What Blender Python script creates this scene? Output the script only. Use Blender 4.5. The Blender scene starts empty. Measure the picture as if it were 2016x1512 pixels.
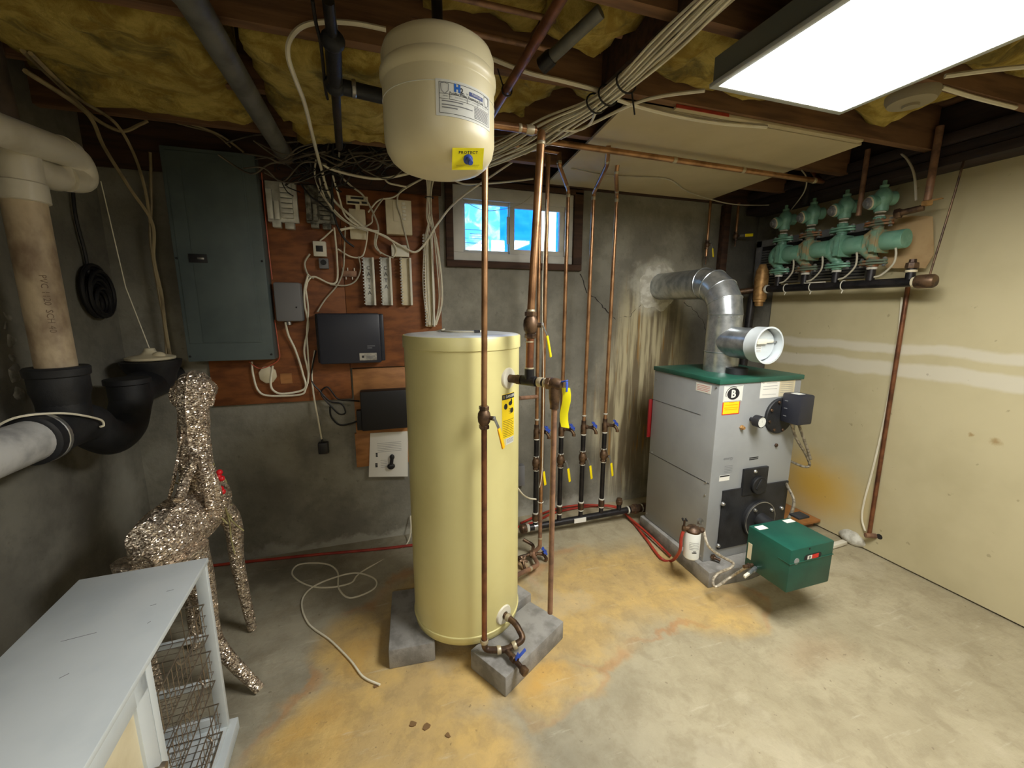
import bpy, bmesh, math, random
from mathutils import Vector as V, Matrix, noise
random.seed(7)
PI = math.pi
COL = bpy.context.scene.collection
SC = bpy.context.scene

# ------------------------------------------------------------ camera
F_PX, YAW, PITCH, ROLL, CAM_H = 810.0, math.radians(17.9), math.radians(10.35), math.radians(0.2), 1.60
fw = V((math.sin(YAW)*math.cos(PITCH), math.cos(YAW)*math.cos(PITCH), -math.sin(PITCH)))
_r = V((math.cos(YAW), -math.sin(YAW), 0)); _u = _r.cross(fw)
rt = _r*math.cos(ROLL)+_u*math.sin(ROLL); up = rt.cross(fw)
CAMP = V((0, 0, CAM_H))
cd = bpy.data.cameras.new('camera'); cam = bpy.data.objects.new('camera', cd); COL.objects.link(cam)
cd.sensor_fit = 'HORIZONTAL'; cd.sensor_width = 36.0; cd.lens = 36.0*F_PX/2016.0; cd.clip_start = 0.02
m4 = Matrix((rt, up, -fw)).transposed().to_4x4(); m4.translation = CAMP
cam.matrix_world = m4
SC.camera = cam
# photo pixel -> point on a known plane of the room
def ray(x, y): return fw + rt*((x-1008)/F_PX) - up*((y-756)/F_PX)
def wY(x, y, Y): d = ray(x, y); return CAMP + d*(Y/d.y)
def wX(x, y, X): d = ray(x, y); return CAMP + d*(X/d.x)
def wZ(x, y, Z): d = ray(x, y); return CAMP + d*((Z-CAM_H)/d.z)

# ------------------------------------------------------------ view, world
SC.view_settings.view_transform = 'Standard'; SC.view_settings.look = 'None'
SC.view_settings.gamma = 1.0; SC.view_settings.use_curve_mapping = False
SC.view_settings.exposure = 1.2
w = bpy.data.worlds.new('world'); SC.world = w; w.use_nodes = True
bg = w.node_tree.nodes['Background']; bg.inputs[0].default_value = (0.72, 0.86, 1.0, 1); bg.inputs[1].default_value = 3.0
LIGHT_STRENGTH = 16.0

# ------------------------------------------------------------ materials
def S(r, g, b):
    f = lambda c: c/12.92 if c <= 0.04045 else ((c+0.055)/1.055)**2.4
    return (f(r/255), f(g/255), f(b/255), 1)
MATS = {}
def newmat(name):
    m = bpy.data.materials.new(name); m.use_nodes = True; MATS[name] = m
    nt = m.node_tree; return m, nt, nt.nodes['Principled BSDF']
def nd(nt, typ, **kw):
    n = nt.nodes.new(typ)
    for k, v in kw.items():
        if k.startswith('i_'):
            key = k[2:]; n.inputs[int(key) if key.isdigit() else key].default_value = v
        else: setattr(n, k, v)
    return n
def mixc(nt, fac, a, b, bt='MIX'):
    n = nt.nodes.new('ShaderNodeMix'); n.data_type = 'RGBA'; n.blend_type = bt; n.clamp_factor = True
    for sock, v in ((n.inputs[0], fac), (n.inputs[6], a), (n.inputs[7], b)):
        if hasattr(v, 'is_linked'): nt.links.new(v, sock)
        else: sock.default_value = v
    return n.outputs[2]
def mth(nt, op, a, b=None, c=None, clamp=False):
    n = nt.nodes.new('ShaderNodeMath'); n.operation = op; n.use_clamp = clamp
    for i, v in enumerate((a, b, c)):
        if v is None: continue
        if hasattr(v, 'is_linked'): nt.links.new(v, n.inputs[i])
        else: n.inputs[i].default_value = v
    return n.outputs[0]
def nse(nt, co, scale, detail=4, rough=0.55, dist=0):
    n = nd(nt, 'ShaderNodeTexNoise', i_Scale=scale, i_Detail=detail, i_Roughness=rough, i_Distortion=dist)
    nt.links.new(co, n.inputs['Vector']); return n.outputs['Fac']
def sstep(nt, v, a, b):
    n = nd(nt, 'ShaderNodeMapRange', interpolation_type='SMOOTHSTEP', i_1=a, i_2=b, i_3=0.0, i_4=1.0)
    nt.links.new(v, n.inputs[0]); return n.outputs[0]
def coords(nt, kind='Object', scale=None):
    t = nd(nt, 'ShaderNodeTexCoord'); o = t.outputs[kind]
    if scale:
        mp = nd(nt, 'ShaderNodeMapping'); mp.inputs['Scale'].default_value = scale
        nt.links.new(o, mp.inputs['Vector']); o = mp.outputs['Vector']
    return o
def bumpn(nt, p, h, strength=0.3, dist=0.01):
    b = nd(nt, 'ShaderNodeBump', i_Strength=strength, i_Distance=dist); nt.links.new(h, b.inputs['Height'])
    nt.links.new(b.outputs[0], p.inputs['Normal'])
def M(name, col, rough=0.5, metal=0.0, col2=None, scale=6, lo=0.4, hi=0.65, bump=0.0, bscale=60, stretch=None, coat=0, detail=5):
    m, nt, p = newmat(name)
    p.inputs['Roughness'].default_value = rough; p.inputs['Metallic'].default_value = metal
    if coat: p.inputs['Coat Weight'].default_value = coat
    co = coords(nt, 'Object', stretch)
    if col2:
        f = sstep(nt, nse(nt, co, scale, detail), lo, hi)
        nt.links.new(mixc(nt, f, col, col2), p.inputs['Base Color'])
    else: p.inputs['Base Color'].default_value = col
    if bump: bumpn(nt, p, nse(nt, co, bscale, 5), bump, 0.006)
    return m

M('copper', S(188, 144, 104), 0.33, 0.75, S(142, 104, 74), 9, 0.42, 0.66, 0.05, 80)
M('copper_dark', S(150, 100, 72), 0.38, 0.7, S(104, 70, 54), 9, 0.4, 0.65)
M('copper_dull', S(160, 122, 96), 0.5, 0.3, S(118, 90, 74), 14, 0.4, 0.65)
M('solder', S(190, 178, 150), 0.45, 0.5)
M('bronze', S(112, 88, 66), 0.45, 0.6, S(70, 54, 44), 20, 0.4, 0.6)
M('brass', S(190, 150, 96), 0.5, 0.55, S(146, 108, 64), 20, 0.4, 0.65)
M('black_iron', S(44, 41, 42), 0.42, 0.3, S(26, 25, 27), 14, 0.4, 0.6, 0.08, 120)
M('black_cast', S(40, 41, 44), 0.55, 0.1, S(24, 25, 28), 8, 0.4, 0.65, 0.15, 90)
M('black_plastic', S(30, 31, 36), 0.45)
M('navy_plastic', S(38, 40, 50), 0.45)
M('dark_plastic', S(24, 24, 28), 0.55)
M('steel', S(190, 190, 188), 0.35, 0.85, S(140, 140, 138), 24)
M('galv', S(188, 192, 194), 0.3, 0.8, S(148, 154, 158), 18, 0.35, 0.7, 0.04, 40)
M('white_paint', S(206, 213, 216), 0.42, 0, S(196, 204, 208), 4)
M('white_plastic', S(226, 222, 206), 0.45)
M('white_paper', S(232, 230, 222), 0.8)
M('cream_plastic', S(220, 210, 180), 0.5, 0, S(204, 192, 160), 6)
M('cable_white', S(236, 230, 208), 0.5, 0, S(220, 212, 188), 5)
M('cable_grey', S(196, 190, 170), 0.55, 0, S(168, 160, 140), 5)
M('cable_black', S(24, 23, 24), 0.5)
M('cable_orange', S(196, 96, 72), 0.5)
M('pvc', S(214, 208, 190), 0.4, 0, S(190, 182, 160), 5, 0.45, 0.75)
M('pvc_dirty', S(196, 178, 148), 0.55, 0, S(128, 106, 84), 7, 0.4, 0.68, 0.1, 90, (1, 1, 0.6))
M('pvc_grey', S(190, 190, 188), 0.55, 0, S(150, 150, 150), 10, 0.4, 0.7, 0.06, 60)
M('stack_dark', S(96, 82, 70), 0.7, 0, S(62, 54, 48), 6)
M('grey_pipe', S(112, 112, 106), 0.55, 0.1, S(84, 84, 80), 8, 0.4, 0.7, 0.06, 60)
M('panel_grey', S(92, 104, 104), 0.5, 0.1, S(82, 94, 95), 4)
M('box_grey', S(118, 118, 120), 0.6)
M('tank_cream', S(222, 214, 152), 0.34, 0, S(214, 205, 142), 3, 0.4, 0.7)
M('tank_lid', S(206, 208, 206), 0.3)
M('exp_cream', S(230, 220, 182), 0.36, 0, S(222, 211, 172), 4, 0.4, 0.7)
M('label_white', S(220, 222, 216), 0.5)
M('tag_yellow', S(250, 238, 20), 0.45)
M('label_yellow', S(246, 214, 30), 0.5)
M('handle_orange', S(250, 176, 10), 0.4)
M('handle_yellow', S(250, 226, 20), 0.4)
M('handle_blue', S(52, 82, 178), 0.4)
M('ink_black', S(30, 30, 34), 0.6)
M('ink_grey', S(120, 122, 126), 0.6)
M('ink_blue', S(20, 96, 190), 0.5)
M('ink_navy', S(36, 60, 130), 0.5)
M('ink_red', S(206, 52, 40), 0.6)
M('ink_olive', S(90, 80, 30), 0.6)
M('boiler_grey', S(158, 161, 163), 0.45, 0.15, S(148, 151, 153), 3, 0.4, 0.7)
M('boiler_green', S(38, 92, 76), 0.38, 0, S(32, 80, 66), 6)
M('burner_green', S(22, 84, 70), 0.4, 0, S(18, 74, 62), 8)
M('pump_green', S(124, 170, 148), 0.38, 0.05, S(104, 152, 130), 16, 0.4, 0.65, 0.12, 90)
M('pump_rust', S(160, 142, 104), 0.7, 0, S(118, 150, 126), 22, 0.42, 0.6, 0.15, 90)
M('rust_plate', S(150, 100, 66), 0.8, 0, S(96, 110, 92), 18, 0.45, 0.6)
M('red_paint', S(120, 20, 22), 0.4)
M('red_hose', S(176, 62, 44), 0.5, 0, S(150, 44, 34), 10)
M('hose_braid', S(200, 190, 170), 0.5, 0.4, S(150, 140, 124), 60)
M('flex_steel', S(176, 168, 152), 0.4, 0.6, S(120, 112, 98), 60)
M('cement_block', S(150, 148, 144), 0.9, 0, S(122, 120, 116), 12, 0.4, 0.65, 0.3, 160)
M('wood_dark', S(72, 48, 34), 0.8, 0, S(50, 33, 24), 5, 0.4, 0.65, 0.15, 30, (0.6, 6, 6))
M('wood_joist', S(128, 94, 64), 0.8, 0, S(98, 70, 48), 4, 0.4, 0.65, 0.15, 30, (0.6, 6, 6))
M('wood_subfloor', S(104, 76, 54), 0.85, 0, S(80, 56, 40), 5, 0.4, 0.65, 0.1, 30, (5, 0.8, 1))
M('ply_red', S(140, 84, 42), 0.62, 0, S(104, 58, 28), 5, 0.38, 0.68, 0.06, 40, (1.2, 1, 4))
M('ply_light', S(172, 118, 66), 0.6, 0, S(140, 92, 48), 5, 0.38, 0.68, 0.05, 40, (1.2, 1, 4))
M('drywall', S(196, 182, 148), 0.9, 0, S(186, 172, 138), 3, 0.35, 0.7)
M('plaster_white', S(214, 212, 200), 0.95, 0, S(186, 182, 168), 20, 0.4, 0.6, 0.6, 60)
M('cardboard', S(190, 160, 116), 0.9, 0, S(168, 136, 92), 6, 0.4, 0.7)
M('grey_sheet', S(138, 138, 138), 0.6, 0.2, S(112, 112, 114), 8)
M('beam_dark', S(58, 46, 44), 0.75, 0, S(42, 34, 34), 5, 0.4, 0.65, 0.1, 30, (6, 0.6, 6))
M('wire_steel', S(150, 138, 124), 0.35, 0.8)
M('twig', S(178, 170, 122), 0.8, 0, S(140, 132, 88), 20)
M('berry', S(206, 22, 34), 0.35)
M('beige_plastic', S(150, 140, 116), 0.7)  # even beige, darker than the cream plastic
M('housing_metal', S(120, 122, 114), 0.4, 0.3)
M('cable_dark', S(98, 90, 76), 0.7, 0, S(64, 58, 50), 9)  # darker cable colour for the tangle under the joists
M('ink_brown', S(112, 92, 72), 0.7)
M('mortar_grey', S(156, 153, 142), 0.95, 0, S(120, 117, 107), 20, 0.4, 0.6, 0.6, 60)
M('cable_tan', S(158, 142, 108), 0.6, 0, S(120, 106, 78), 6)
M('mesh_dark', S(52, 52, 54), 0.5, 0.4)
M('crack', S(40, 36, 32), 0.95)
M('leaf_brown', S(120, 92, 58), 0.9)
M('frame_vinyl', S(206, 204, 196), 0.6, 0, S(190, 188, 180), 4)
M('fixture_metal', S(184, 188, 184), 0.45, 0.1)
# fibreglass
def fib():
    m, nt, p = newmat('insulation'); co = coords(nt)
    f = sstep(nt, nse(nt, co, 9, 8, 0.68, 0.6), 0.36, 0.64); g = sstep(nt, nse(nt, co, 4.2, 6, 0.65, 0.8), 0.50, 0.66)
    c = mixc(nt, f, S(220, 196, 104), S(170, 142, 58)); c = mixc(nt, mth(nt, 'MULTIPLY', g, 0.75), c, S(96, 88, 48))
    nt.links.new(c, p.inputs['Base Color']); p.inputs['Roughness'].default_value = 1
    bumpn(nt, p, nse(nt, co, 34, 8, 0.72), 1.0, 0.02)
fib()
def glitter():
    m, nt, p = newmat('glitter'); co = coords(nt, 'Object', (1, 1, 1.6))
    vo = nd(nt, 'ShaderNodeTexVoronoi', i_Scale=190.0); nt.links.new(co, vo.inputs['Vector'])
    sp = nd(nt, 'ShaderNodeSeparateColor'); nt.links.new(vo.outputs['Color'], sp.inputs[0])
    c = mixc(nt, sp.outputs[0], S(172, 146, 120), S(252, 240, 222))
    c = mixc(nt, mth(nt, 'MULTIPLY', sstep(nt, nse(nt, co, 40, 4), 0.52, 0.62), 0.55), c, S(84, 66, 52))
    nt.links.new(c, p.inputs['Base Color']); p.inputs['Metallic'].default_value = 0.72; p.inputs['Roughness'].default_value = 0.3
    g = nd(nt, 'ShaderNodeNewGeometry'); a1 = nd(nt, 'ShaderNodeVectorMath', operation='SUBTRACT'); a1.inputs[1].default_value = (0.5, 0.5, 0.5)
    nt.links.new(vo.outputs['Color'], a1.inputs[0]); a2 = nd(nt, 'ShaderNodeVectorMath', operation='SCALE'); a2.inputs['Scale'].default_value = 1.5; nt.links.new(a1.outputs[0], a2.inputs[0])
    a3 = nd(nt, 'ShaderNodeVectorMath', operation='ADD'); nt.links.new(g.outputs['Normal'], a3.inputs[0]); nt.links.new(a2.outputs[0], a3.inputs[1])
    a4 = nd(nt, 'ShaderNodeVectorMath', operation='NORMALIZE'); nt.links.new(a3.outputs[0], a4.inputs[0]); nt.links.new(a4.outputs[0], p.inputs['Normal'])
glitter()
def emis(name, col, st):
    m, nt, p = newmat(name); p.inputs['Base Color'].default_value = col
    p.inputs['Emission Color'].default_value = col; p.inputs['Emission Strength'].default_value = st
emis('diffuser', (1.0, 0.985, 0.93, 1), LIGHT_STRENGTH); emis('diffuser_dim', (1.0, 0.95, 0.84, 1), LIGHT_STRENGTH*0.42)  # second fixture's diffuser is set dimmer and warmer
def glass():
    m, nt, p = newmat('glass'); p.inputs['Roughness'].default_value = 0.02
    nt.nodes.remove(p); out = nt.nodes['Material Output']
    t = nd(nt, 'ShaderNodeBsdfTransparent'); t.inputs[0].default_value = (0.9, 0.95, 0.97, 1)
    g = nd(nt, 'ShaderNodeBsdfGlossy', i_Roughness=0.03); x = nd(nt, 'ShaderNodeMixShader'); x.inputs[0].default_value = 0.06
    nt.links.new(t.outputs[0], x.inputs[1]); nt.links.new(g.outputs[0], x.inputs[2]); nt.links.new(x.outputs[0], out.inputs[0])
glass()
def film(name, c1, c2, scale):
    m, nt, p = newmat(name); nt.nodes.remove(p); out = nt.nodes['Material Output']; co = coords(nt)
    c = mixc(nt, sstep(nt, nse(nt, co, scale, 4, 0.6, 1.0), 0.4, 0.62), c1, c2)
    t = nd(nt, 'ShaderNodeBsdfTranslucent'); d = nd(nt, 'ShaderNodeBsdfDiffuse'); x = nd(nt, 'ShaderNodeMixShader'); x.inputs[0].default_value = 0.2
    nt.links.new(c, t.inputs[0]); nt.links.new(c, d.inputs[0])
    nt.links.new(t.outputs[0], x.inputs[1]); nt.links.new(d.outputs[0], x.inputs[2]); nt.links.new(x.outputs[0], out.inputs[0])
film('blue_film', S(84, 172, 244), S(104, 186, 248), 4)
film('clear_film', S(150, 208, 244), S(222, 246, 252), 9)

# ------------------------------------------------------------ mesh builder
def frame_of(d):
    d = d.normalized(); a = V((0, 0, 1)) if abs(d.z) < 0.9 else V((1, 0, 0))
    u = d.cross(a).normalized(); return u, d.cross(u).normalized()
OFF = {}
class MB:
    def __init__(s): s.v = []; s.f = []
    def add(s, vs, fs):
        b = len(s.v); s.v += [V(x) for x in vs]; s.f += [tuple(b+i for i in f) for f in fs]; return s
    def box(s, x0, x1, y0, y1, z0, z1):
        return s.add([(x0,y0,z0),(x1,y0,z0),(x1,y1,z0),(x0,y1,z0),(x0,y0,z1),(x1,y0,z1),(x1,y1,z1),(x0,y1,z1)],
                     [(3,2,1,0),(4,5,6,7),(0,1,5,4),(1,2,6,5),(2,3,7,6),(3,0,4,7)])
    def obox(s, c, ux, uy, uz, hx, hy, hz):
        c = V(c); ux = V(ux).normalized()*hx; uy = V(uy).normalized()*hy; uz = V(uz).normalized()*hz
        P = [c-ux-uy-uz, c+ux-uy-uz, c+ux+uy-uz, c-ux+uy-uz, c-ux-uy+uz, c+ux-uy+uz, c+ux+uy+uz, c-ux+uy+uz]
        return s.add(P, [(3,2,1,0),(4,5,6,7),(0,1,5,4),(1,2,6,5),(2,3,7,6),(3,0,4,7)])
    def prism(s, pts, ext):
        n = len(pts); e = V(ext); P = [V(p) for p in pts]
        return s.add(P+[p+e for p in P], [tuple(range(n))[::-1], tuple(range(n, 2*n))]+[(i,(i+1)%n,(i+1)%n+n,i+n) for i in range(n)])
    def lathe(s, base, axis, prof, n=24, a0=0, a1=2*PI):
        base = V(base); d = V(axis).normalized(); u, w_ = frame_of(d); full = abs(a1-a0-2*PI) < 1e-6; k = n if full else n+1
        vs = []; fs = []
        for r, h in prof:
            for i in range(k):
                a = a0+(a1-a0)*i/n; vs.append(base+d*h+u*(r*math.cos(a))+w_*(r*math.sin(a)))
        for j in range(len(prof)-1):
            for i in range(n):
                i2 = (i+1) % k; fs.append((j*k+i, j*k+i2, (j+1)*k+i2, (j+1)*k+i))
        if full:
            if prof[0][0] > 1e-6: fs.append(tuple(range(k))[::-1])
            if prof[-1][0] > 1e-6: fs.append(tuple((len(prof)-1)*k+i for i in range(k)))
        return s.add(vs, fs)
    def cyl(s, p, q, r, r2=None, n=16):
        p = V(p); q = V(q); return s.lathe(p, q-p, [(r, 0), (r if r2 is None else r2, (q-p).length)], n)
    def tube(s, path, r, n=8, closed=False):
        P = [V(p) for p in path]; m = len(P); R = r if isinstance(r, (list, tuple)) else [r]*m
        vs = []; fs = []; t0 = (P[1]-P[0]).normalized(); u, w_ = frame_of(t0)
        for i in range(m):
            a = P[max(i-1, 0)]; b = P[min(i+1, m-1)]
            if closed: a = P[(i-1) % m]; b = P[(i+1) % m]
            t = (b-a)
            if t.length < 1e-9: t = t0
            t = t.normalized(); u = (u-t*u.dot(t))
            if u.length < 1e-6: u, _ = frame_of(t)
            u.normalize(); w_ = t.cross(u)
            for k in range(n):
                an = 2*PI*k/n; vs.append(P[i]+(u*math.cos(an)+w_*math.sin(an))*R[i])
        for i in range(m if closed else m-1):
            j = (i+1) % m
            for k in range(n): fs.append((i*n+k, i*n+(k+1) % n, j*n+(k+1) % n, j*n+k))
        if not closed: fs += [tuple(range(n))[::-1], tuple((m-1)*n+k for k in range(n))]
        return s.add(vs, fs)
    def ball(s, c, rx, ry=None, rz=None, n=14, m=9):
        ry = ry or rx; rz = rz or rx; c = V(c); vs = [c+V((0, 0, -rz))]; fs = []
        for j in range(1, m):
            b = -PI/2+PI*j/m
            for i in range(n):
                a = 2*PI*i/n; vs.append(c+V((rx*math.cos(b)*math.cos(a), ry*math.cos(b)*math.sin(a), rz*math.sin(b))))
        vs.append(c+V((0, 0, rz))); L = len(vs)-1
        for i in range(n):
            fs.append((0, 1+(i+1) % n, 1+i)); fs.append((L, L-n+i, L-n+(i+1) % n))
        for j in range(m-2):
            for i in range(n): a = 1+j*n; fs.append((a+i, a+(i+1) % n, a+n+(i+1) % n, a+n+i))
        return s.add(vs, fs)
    def hexp(s, p, axis, r, h): return s.lathe(p, axis, [(r*0.9, 0), (r, h*0.12), (r, h*0.88), (r*0.9, h)], 6)
    def build(s, name, mat, parent=None, bev=0.0, ang=38, smooth=True, seg=2):
        me = bpy.data.meshes.new(name)
        if parent is not None: off = OFF.get(parent.name, V((0, 0, 0)))
        else:
            xs = [p.x for p in s.v]; ys = [p.y for p in s.v]; zs = [p.z for p in s.v]
            off = V(((min(xs)+max(xs))/2, (min(ys)+max(ys))/2, min(zs)))
        me.from_pydata([p-off for p in s.v], [], s.f)
        bm = bmesh.new(); bm.from_mesh(me)
        bmesh.ops.recalc_face_normals(bm, faces=bm.faces)
        if bev:
            es = [e for e in bm.edges if len(e.link_faces) == 2 and e.calc_face_angle(0) > 0.6]
            bmesh.ops.bevel(bm, geom=es, offset=bev, segments=seg, profile=0.5, affect='EDGES', clamp_overlap=True)
        bm.to_mesh(me); bm.free()
        if smooth:
            for p in me.polygons: p.use_smooth = True
            me.set_sharp_from_angle(angle=math.radians(ang))
        me.materials.append(MATS[mat])
        o = bpy.data.objects.new(name, me); COL.objects.link(o)
        if parent is None: o.location = off
        else: o.parent = parent
        OFF[o.name] = off
        return o
def tag(o, label, cat, group=None):
    o['label'] = label; o['category'] = cat
    if group: o['group'] = group
    return o
def T(name, label, cat, loc, group=None, rotz=0, local=False):
    o = bpy.data.objects.new(name, None); COL.objects.link(o); o.location = V(loc); o.rotation_euler = (0, 0, rotz)
    o.empty_display_size = 0.05
    tag(o, label, cat, group); OFF[o.name] = V((0, 0, 0)) if local else V(loc); return o
def struct(o): o['kind'] = 'structure'; return o
def lab(o, text): o['label'] = text; return o
def dup(root, loc, rotz=None, label=None, parent=None):
    r = root.copy(); COL.objects.link(r)
    if parent is None:
        r.location = V(loc)
        if rotz is not None: r.rotation_euler = (0, 0, rotz)
        if label: r['label'] = label
    else: r.parent = parent
    for c in root.children: dup(c, None, parent=r)
    return r
def spl(pts, k=8, closed=False):
    P = [V(p) for p in pts]; out = []; n = len(P)
    if n < 3 and not closed:
        return [P[0].lerp(P[1], i/k) for i in range(k+1)]
    rng = range(n) if closed else range(n-1)
    for i in rng:
        g = (lambda j: P[j % n]) if closed else (lambda j: P[max(0, min(n-1, j))])
        a, b, c, d = g(i-1), g(i), g(i+1), g(i+2)
        for t in range(k):
            x = t/k
            out.append(0.5*((2*b)+(c-a)*x+(2*a-5*b+4*c-d)*x*x+(3*b-a-3*c+d)*x**3))
    if not closed: out.append(P[-1])
    return out
def elbowpath(pts, r=0.03, k=6):
    P = [V(p) for p in pts]; out = [P[0]]
    for i in range(1, len(P)-1):
        a = (P[i-1]-P[i]); b = (P[i+1]-P[i]); d = min(r, a.length*0.49, b.length*0.49)
        p0 = P[i]+a.normalized()*d; p1 = P[i]+b.normalized()*d
        for t in range(k+1):
            x = t/k; out.append(p0*(1-x)**2+P[i]*2*x*(1-x)+p1*x*x)
    out.append(P[-1]); return out
def text(name, s, mat, parent, fn, size=0.02, align='CENTER', space=1.0, depth=0.0004, bold=0.0):
    # fn maps (u, v, d) in metres on the surface to a point of the room
    cu = bpy.data.curves.new(name, 'FONT'); cu.body = s; cu.size = size; cu.align_x = align; cu.align_y = 'CENTER'
    cu.space_character = space; cu.resolution_u = 2; cu.offset = bold; cu.extrude = 0.0
    tmp = bpy.data.objects.new(name+'_tmp', cu)
    me0 = bpy.data.meshes.new_from_object(tmp)
    mb = MB(); mb.v = [V(fn(v.co.x, v.co.y, depth)) for v in me0.vertices]; mb.f = [tuple(p.vertices) for p in me0.polygons]
    bpy.data.objects.remove(tmp); bpy.data.curves.remove(cu); bpy.data.meshes.remove(me0)
    return mb.build(name, mat, parent, smooth=False)
def plane_fn(o, ux, uy):
    o = V(o); ux = V(ux).normalized(); uy = V(uy).normalized(); n = ux.cross(uy)
    return lambda u, v, d: o+ux*u+uy*v+n*d
def sticker(name, fn, w_, h, mat, parent, thick=0.0008, nu=1):
    mb = MB(); vs = []; fs = []
    for j in range(2):
        for i in range(nu+1): vs.append(fn(-w_/2+w_*i/nu, -h/2+h*j, thick))
    for j in range(2):
        for i in range(nu+1): vs.append(fn(-w_/2+w_*i/nu, -h/2+h*j, 0))
    k = nu+1
    for i in range(nu):
        fs += [(i, i+1, k+i+1, k+i), (2*k+i+1, 2*k+i, 3*k+i, 3*k+i+1), (i, 2*k+i, 2*k+i+1, i+1), (k+i+1, 3*k+i+1, 3*k+i, k+i)]
    fs += [(0, k, 3*k, 2*k), (nu, 2*k+nu, 3*k+nu, k+nu)]
    return mb.add(vs, fs).build(name, mat, parent)
def lines(name, fn, rows, mat, parent, th=0.0016, depth=0.0012, seg=1):
    mb = MB()
    for (u0, u1, v) in rows:
        for i in range(seg):
            a = u0+(u1-u0)*i/seg; b = u0+(u1-u0)*(i+1)/seg
            mb.add([fn(a, v-th/2, depth), fn(b, v-th/2, depth), fn(b, v+th/2, depth), fn(a, v+th/2, depth)], [(0, 1, 2, 3)])
    o = mb.build(name, mat, parent, smooth=False); o['kind'] = 'stuff'; return o
def cable(name, label, pts, r, mat, cat='cable', group=None, k=8, n=6, parent=None):
    o = MB().tube(spl(pts, k), r, n).build(name, mat, parent)
    return o if parent is not None else tag(o, label, cat, group)
# ============================================================ room shell
XL, XR, YB, YF = -1.345, 3.075, 2.82, -2.6
JZ = 2.45            # underside of joists
def pos(nt): return nd(nt, 'ShaderNodeNewGeometry').outputs['Position']
def ell(nt, P, cx, cy, rx, ry, ax=(0, 1)):
    sp = nd(nt, 'ShaderNodeSeparateXYZ'); nt.links.new(P, sp.inputs[0])
    a = mth(nt, 'DIVIDE', mth(nt, 'SUBTRACT', sp.outputs[ax[0]], cx), rx); b = mth(nt, 'DIVIDE', mth(nt, 'SUBTRACT', sp.outputs[ax[1]], cy), ry)
    return mth(nt, 'SQRT', mth(nt, 'ADD', mth(nt, 'MULTIPLY', a, a), mth(nt, 'MULTIPLY', b, b)))
def warp(nt, P, sc, amt):
    n = nd(nt, 'ShaderNodeTexNoise', i_Scale=sc, i_Detail=5.0, i_Roughness=0.6); nt.links.new(P, n.inputs['Vector'])
    s1 = nd(nt, 'ShaderNodeVectorMath', operation='SUBTRACT'); nt.links.new(n.outputs['Color'], s1.inputs[0]); s1.inputs[1].default_value = (0.5, 0.5, 0.5)
    s2 = nd(nt, 'ShaderNodeVectorMath', operation='SCALE'); nt.links.new(s1.outputs[0], s2.inputs[0]); s2.inputs['Scale'].default_value = amt
    s3 = nd(nt, 'ShaderNodeVectorMath', operation='ADD'); nt.links.new(P, s3.inputs[0]); nt.links.new(s2.outputs[0], s3.inputs[1]); return s3.outputs[0]
def blobs(nt, P, lst, soft=0.45, ax=(0, 1)):
    out = None
    for (cx, cy, rx, ry) in lst:
        e = sstep(nt, ell(nt, P, cx, cy, rx, ry, ax), 1.0+soft*0.4, 1.0-soft)
        out = e if out is None else mth(nt, 'MAXIMUM', out, e)
    return out
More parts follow.
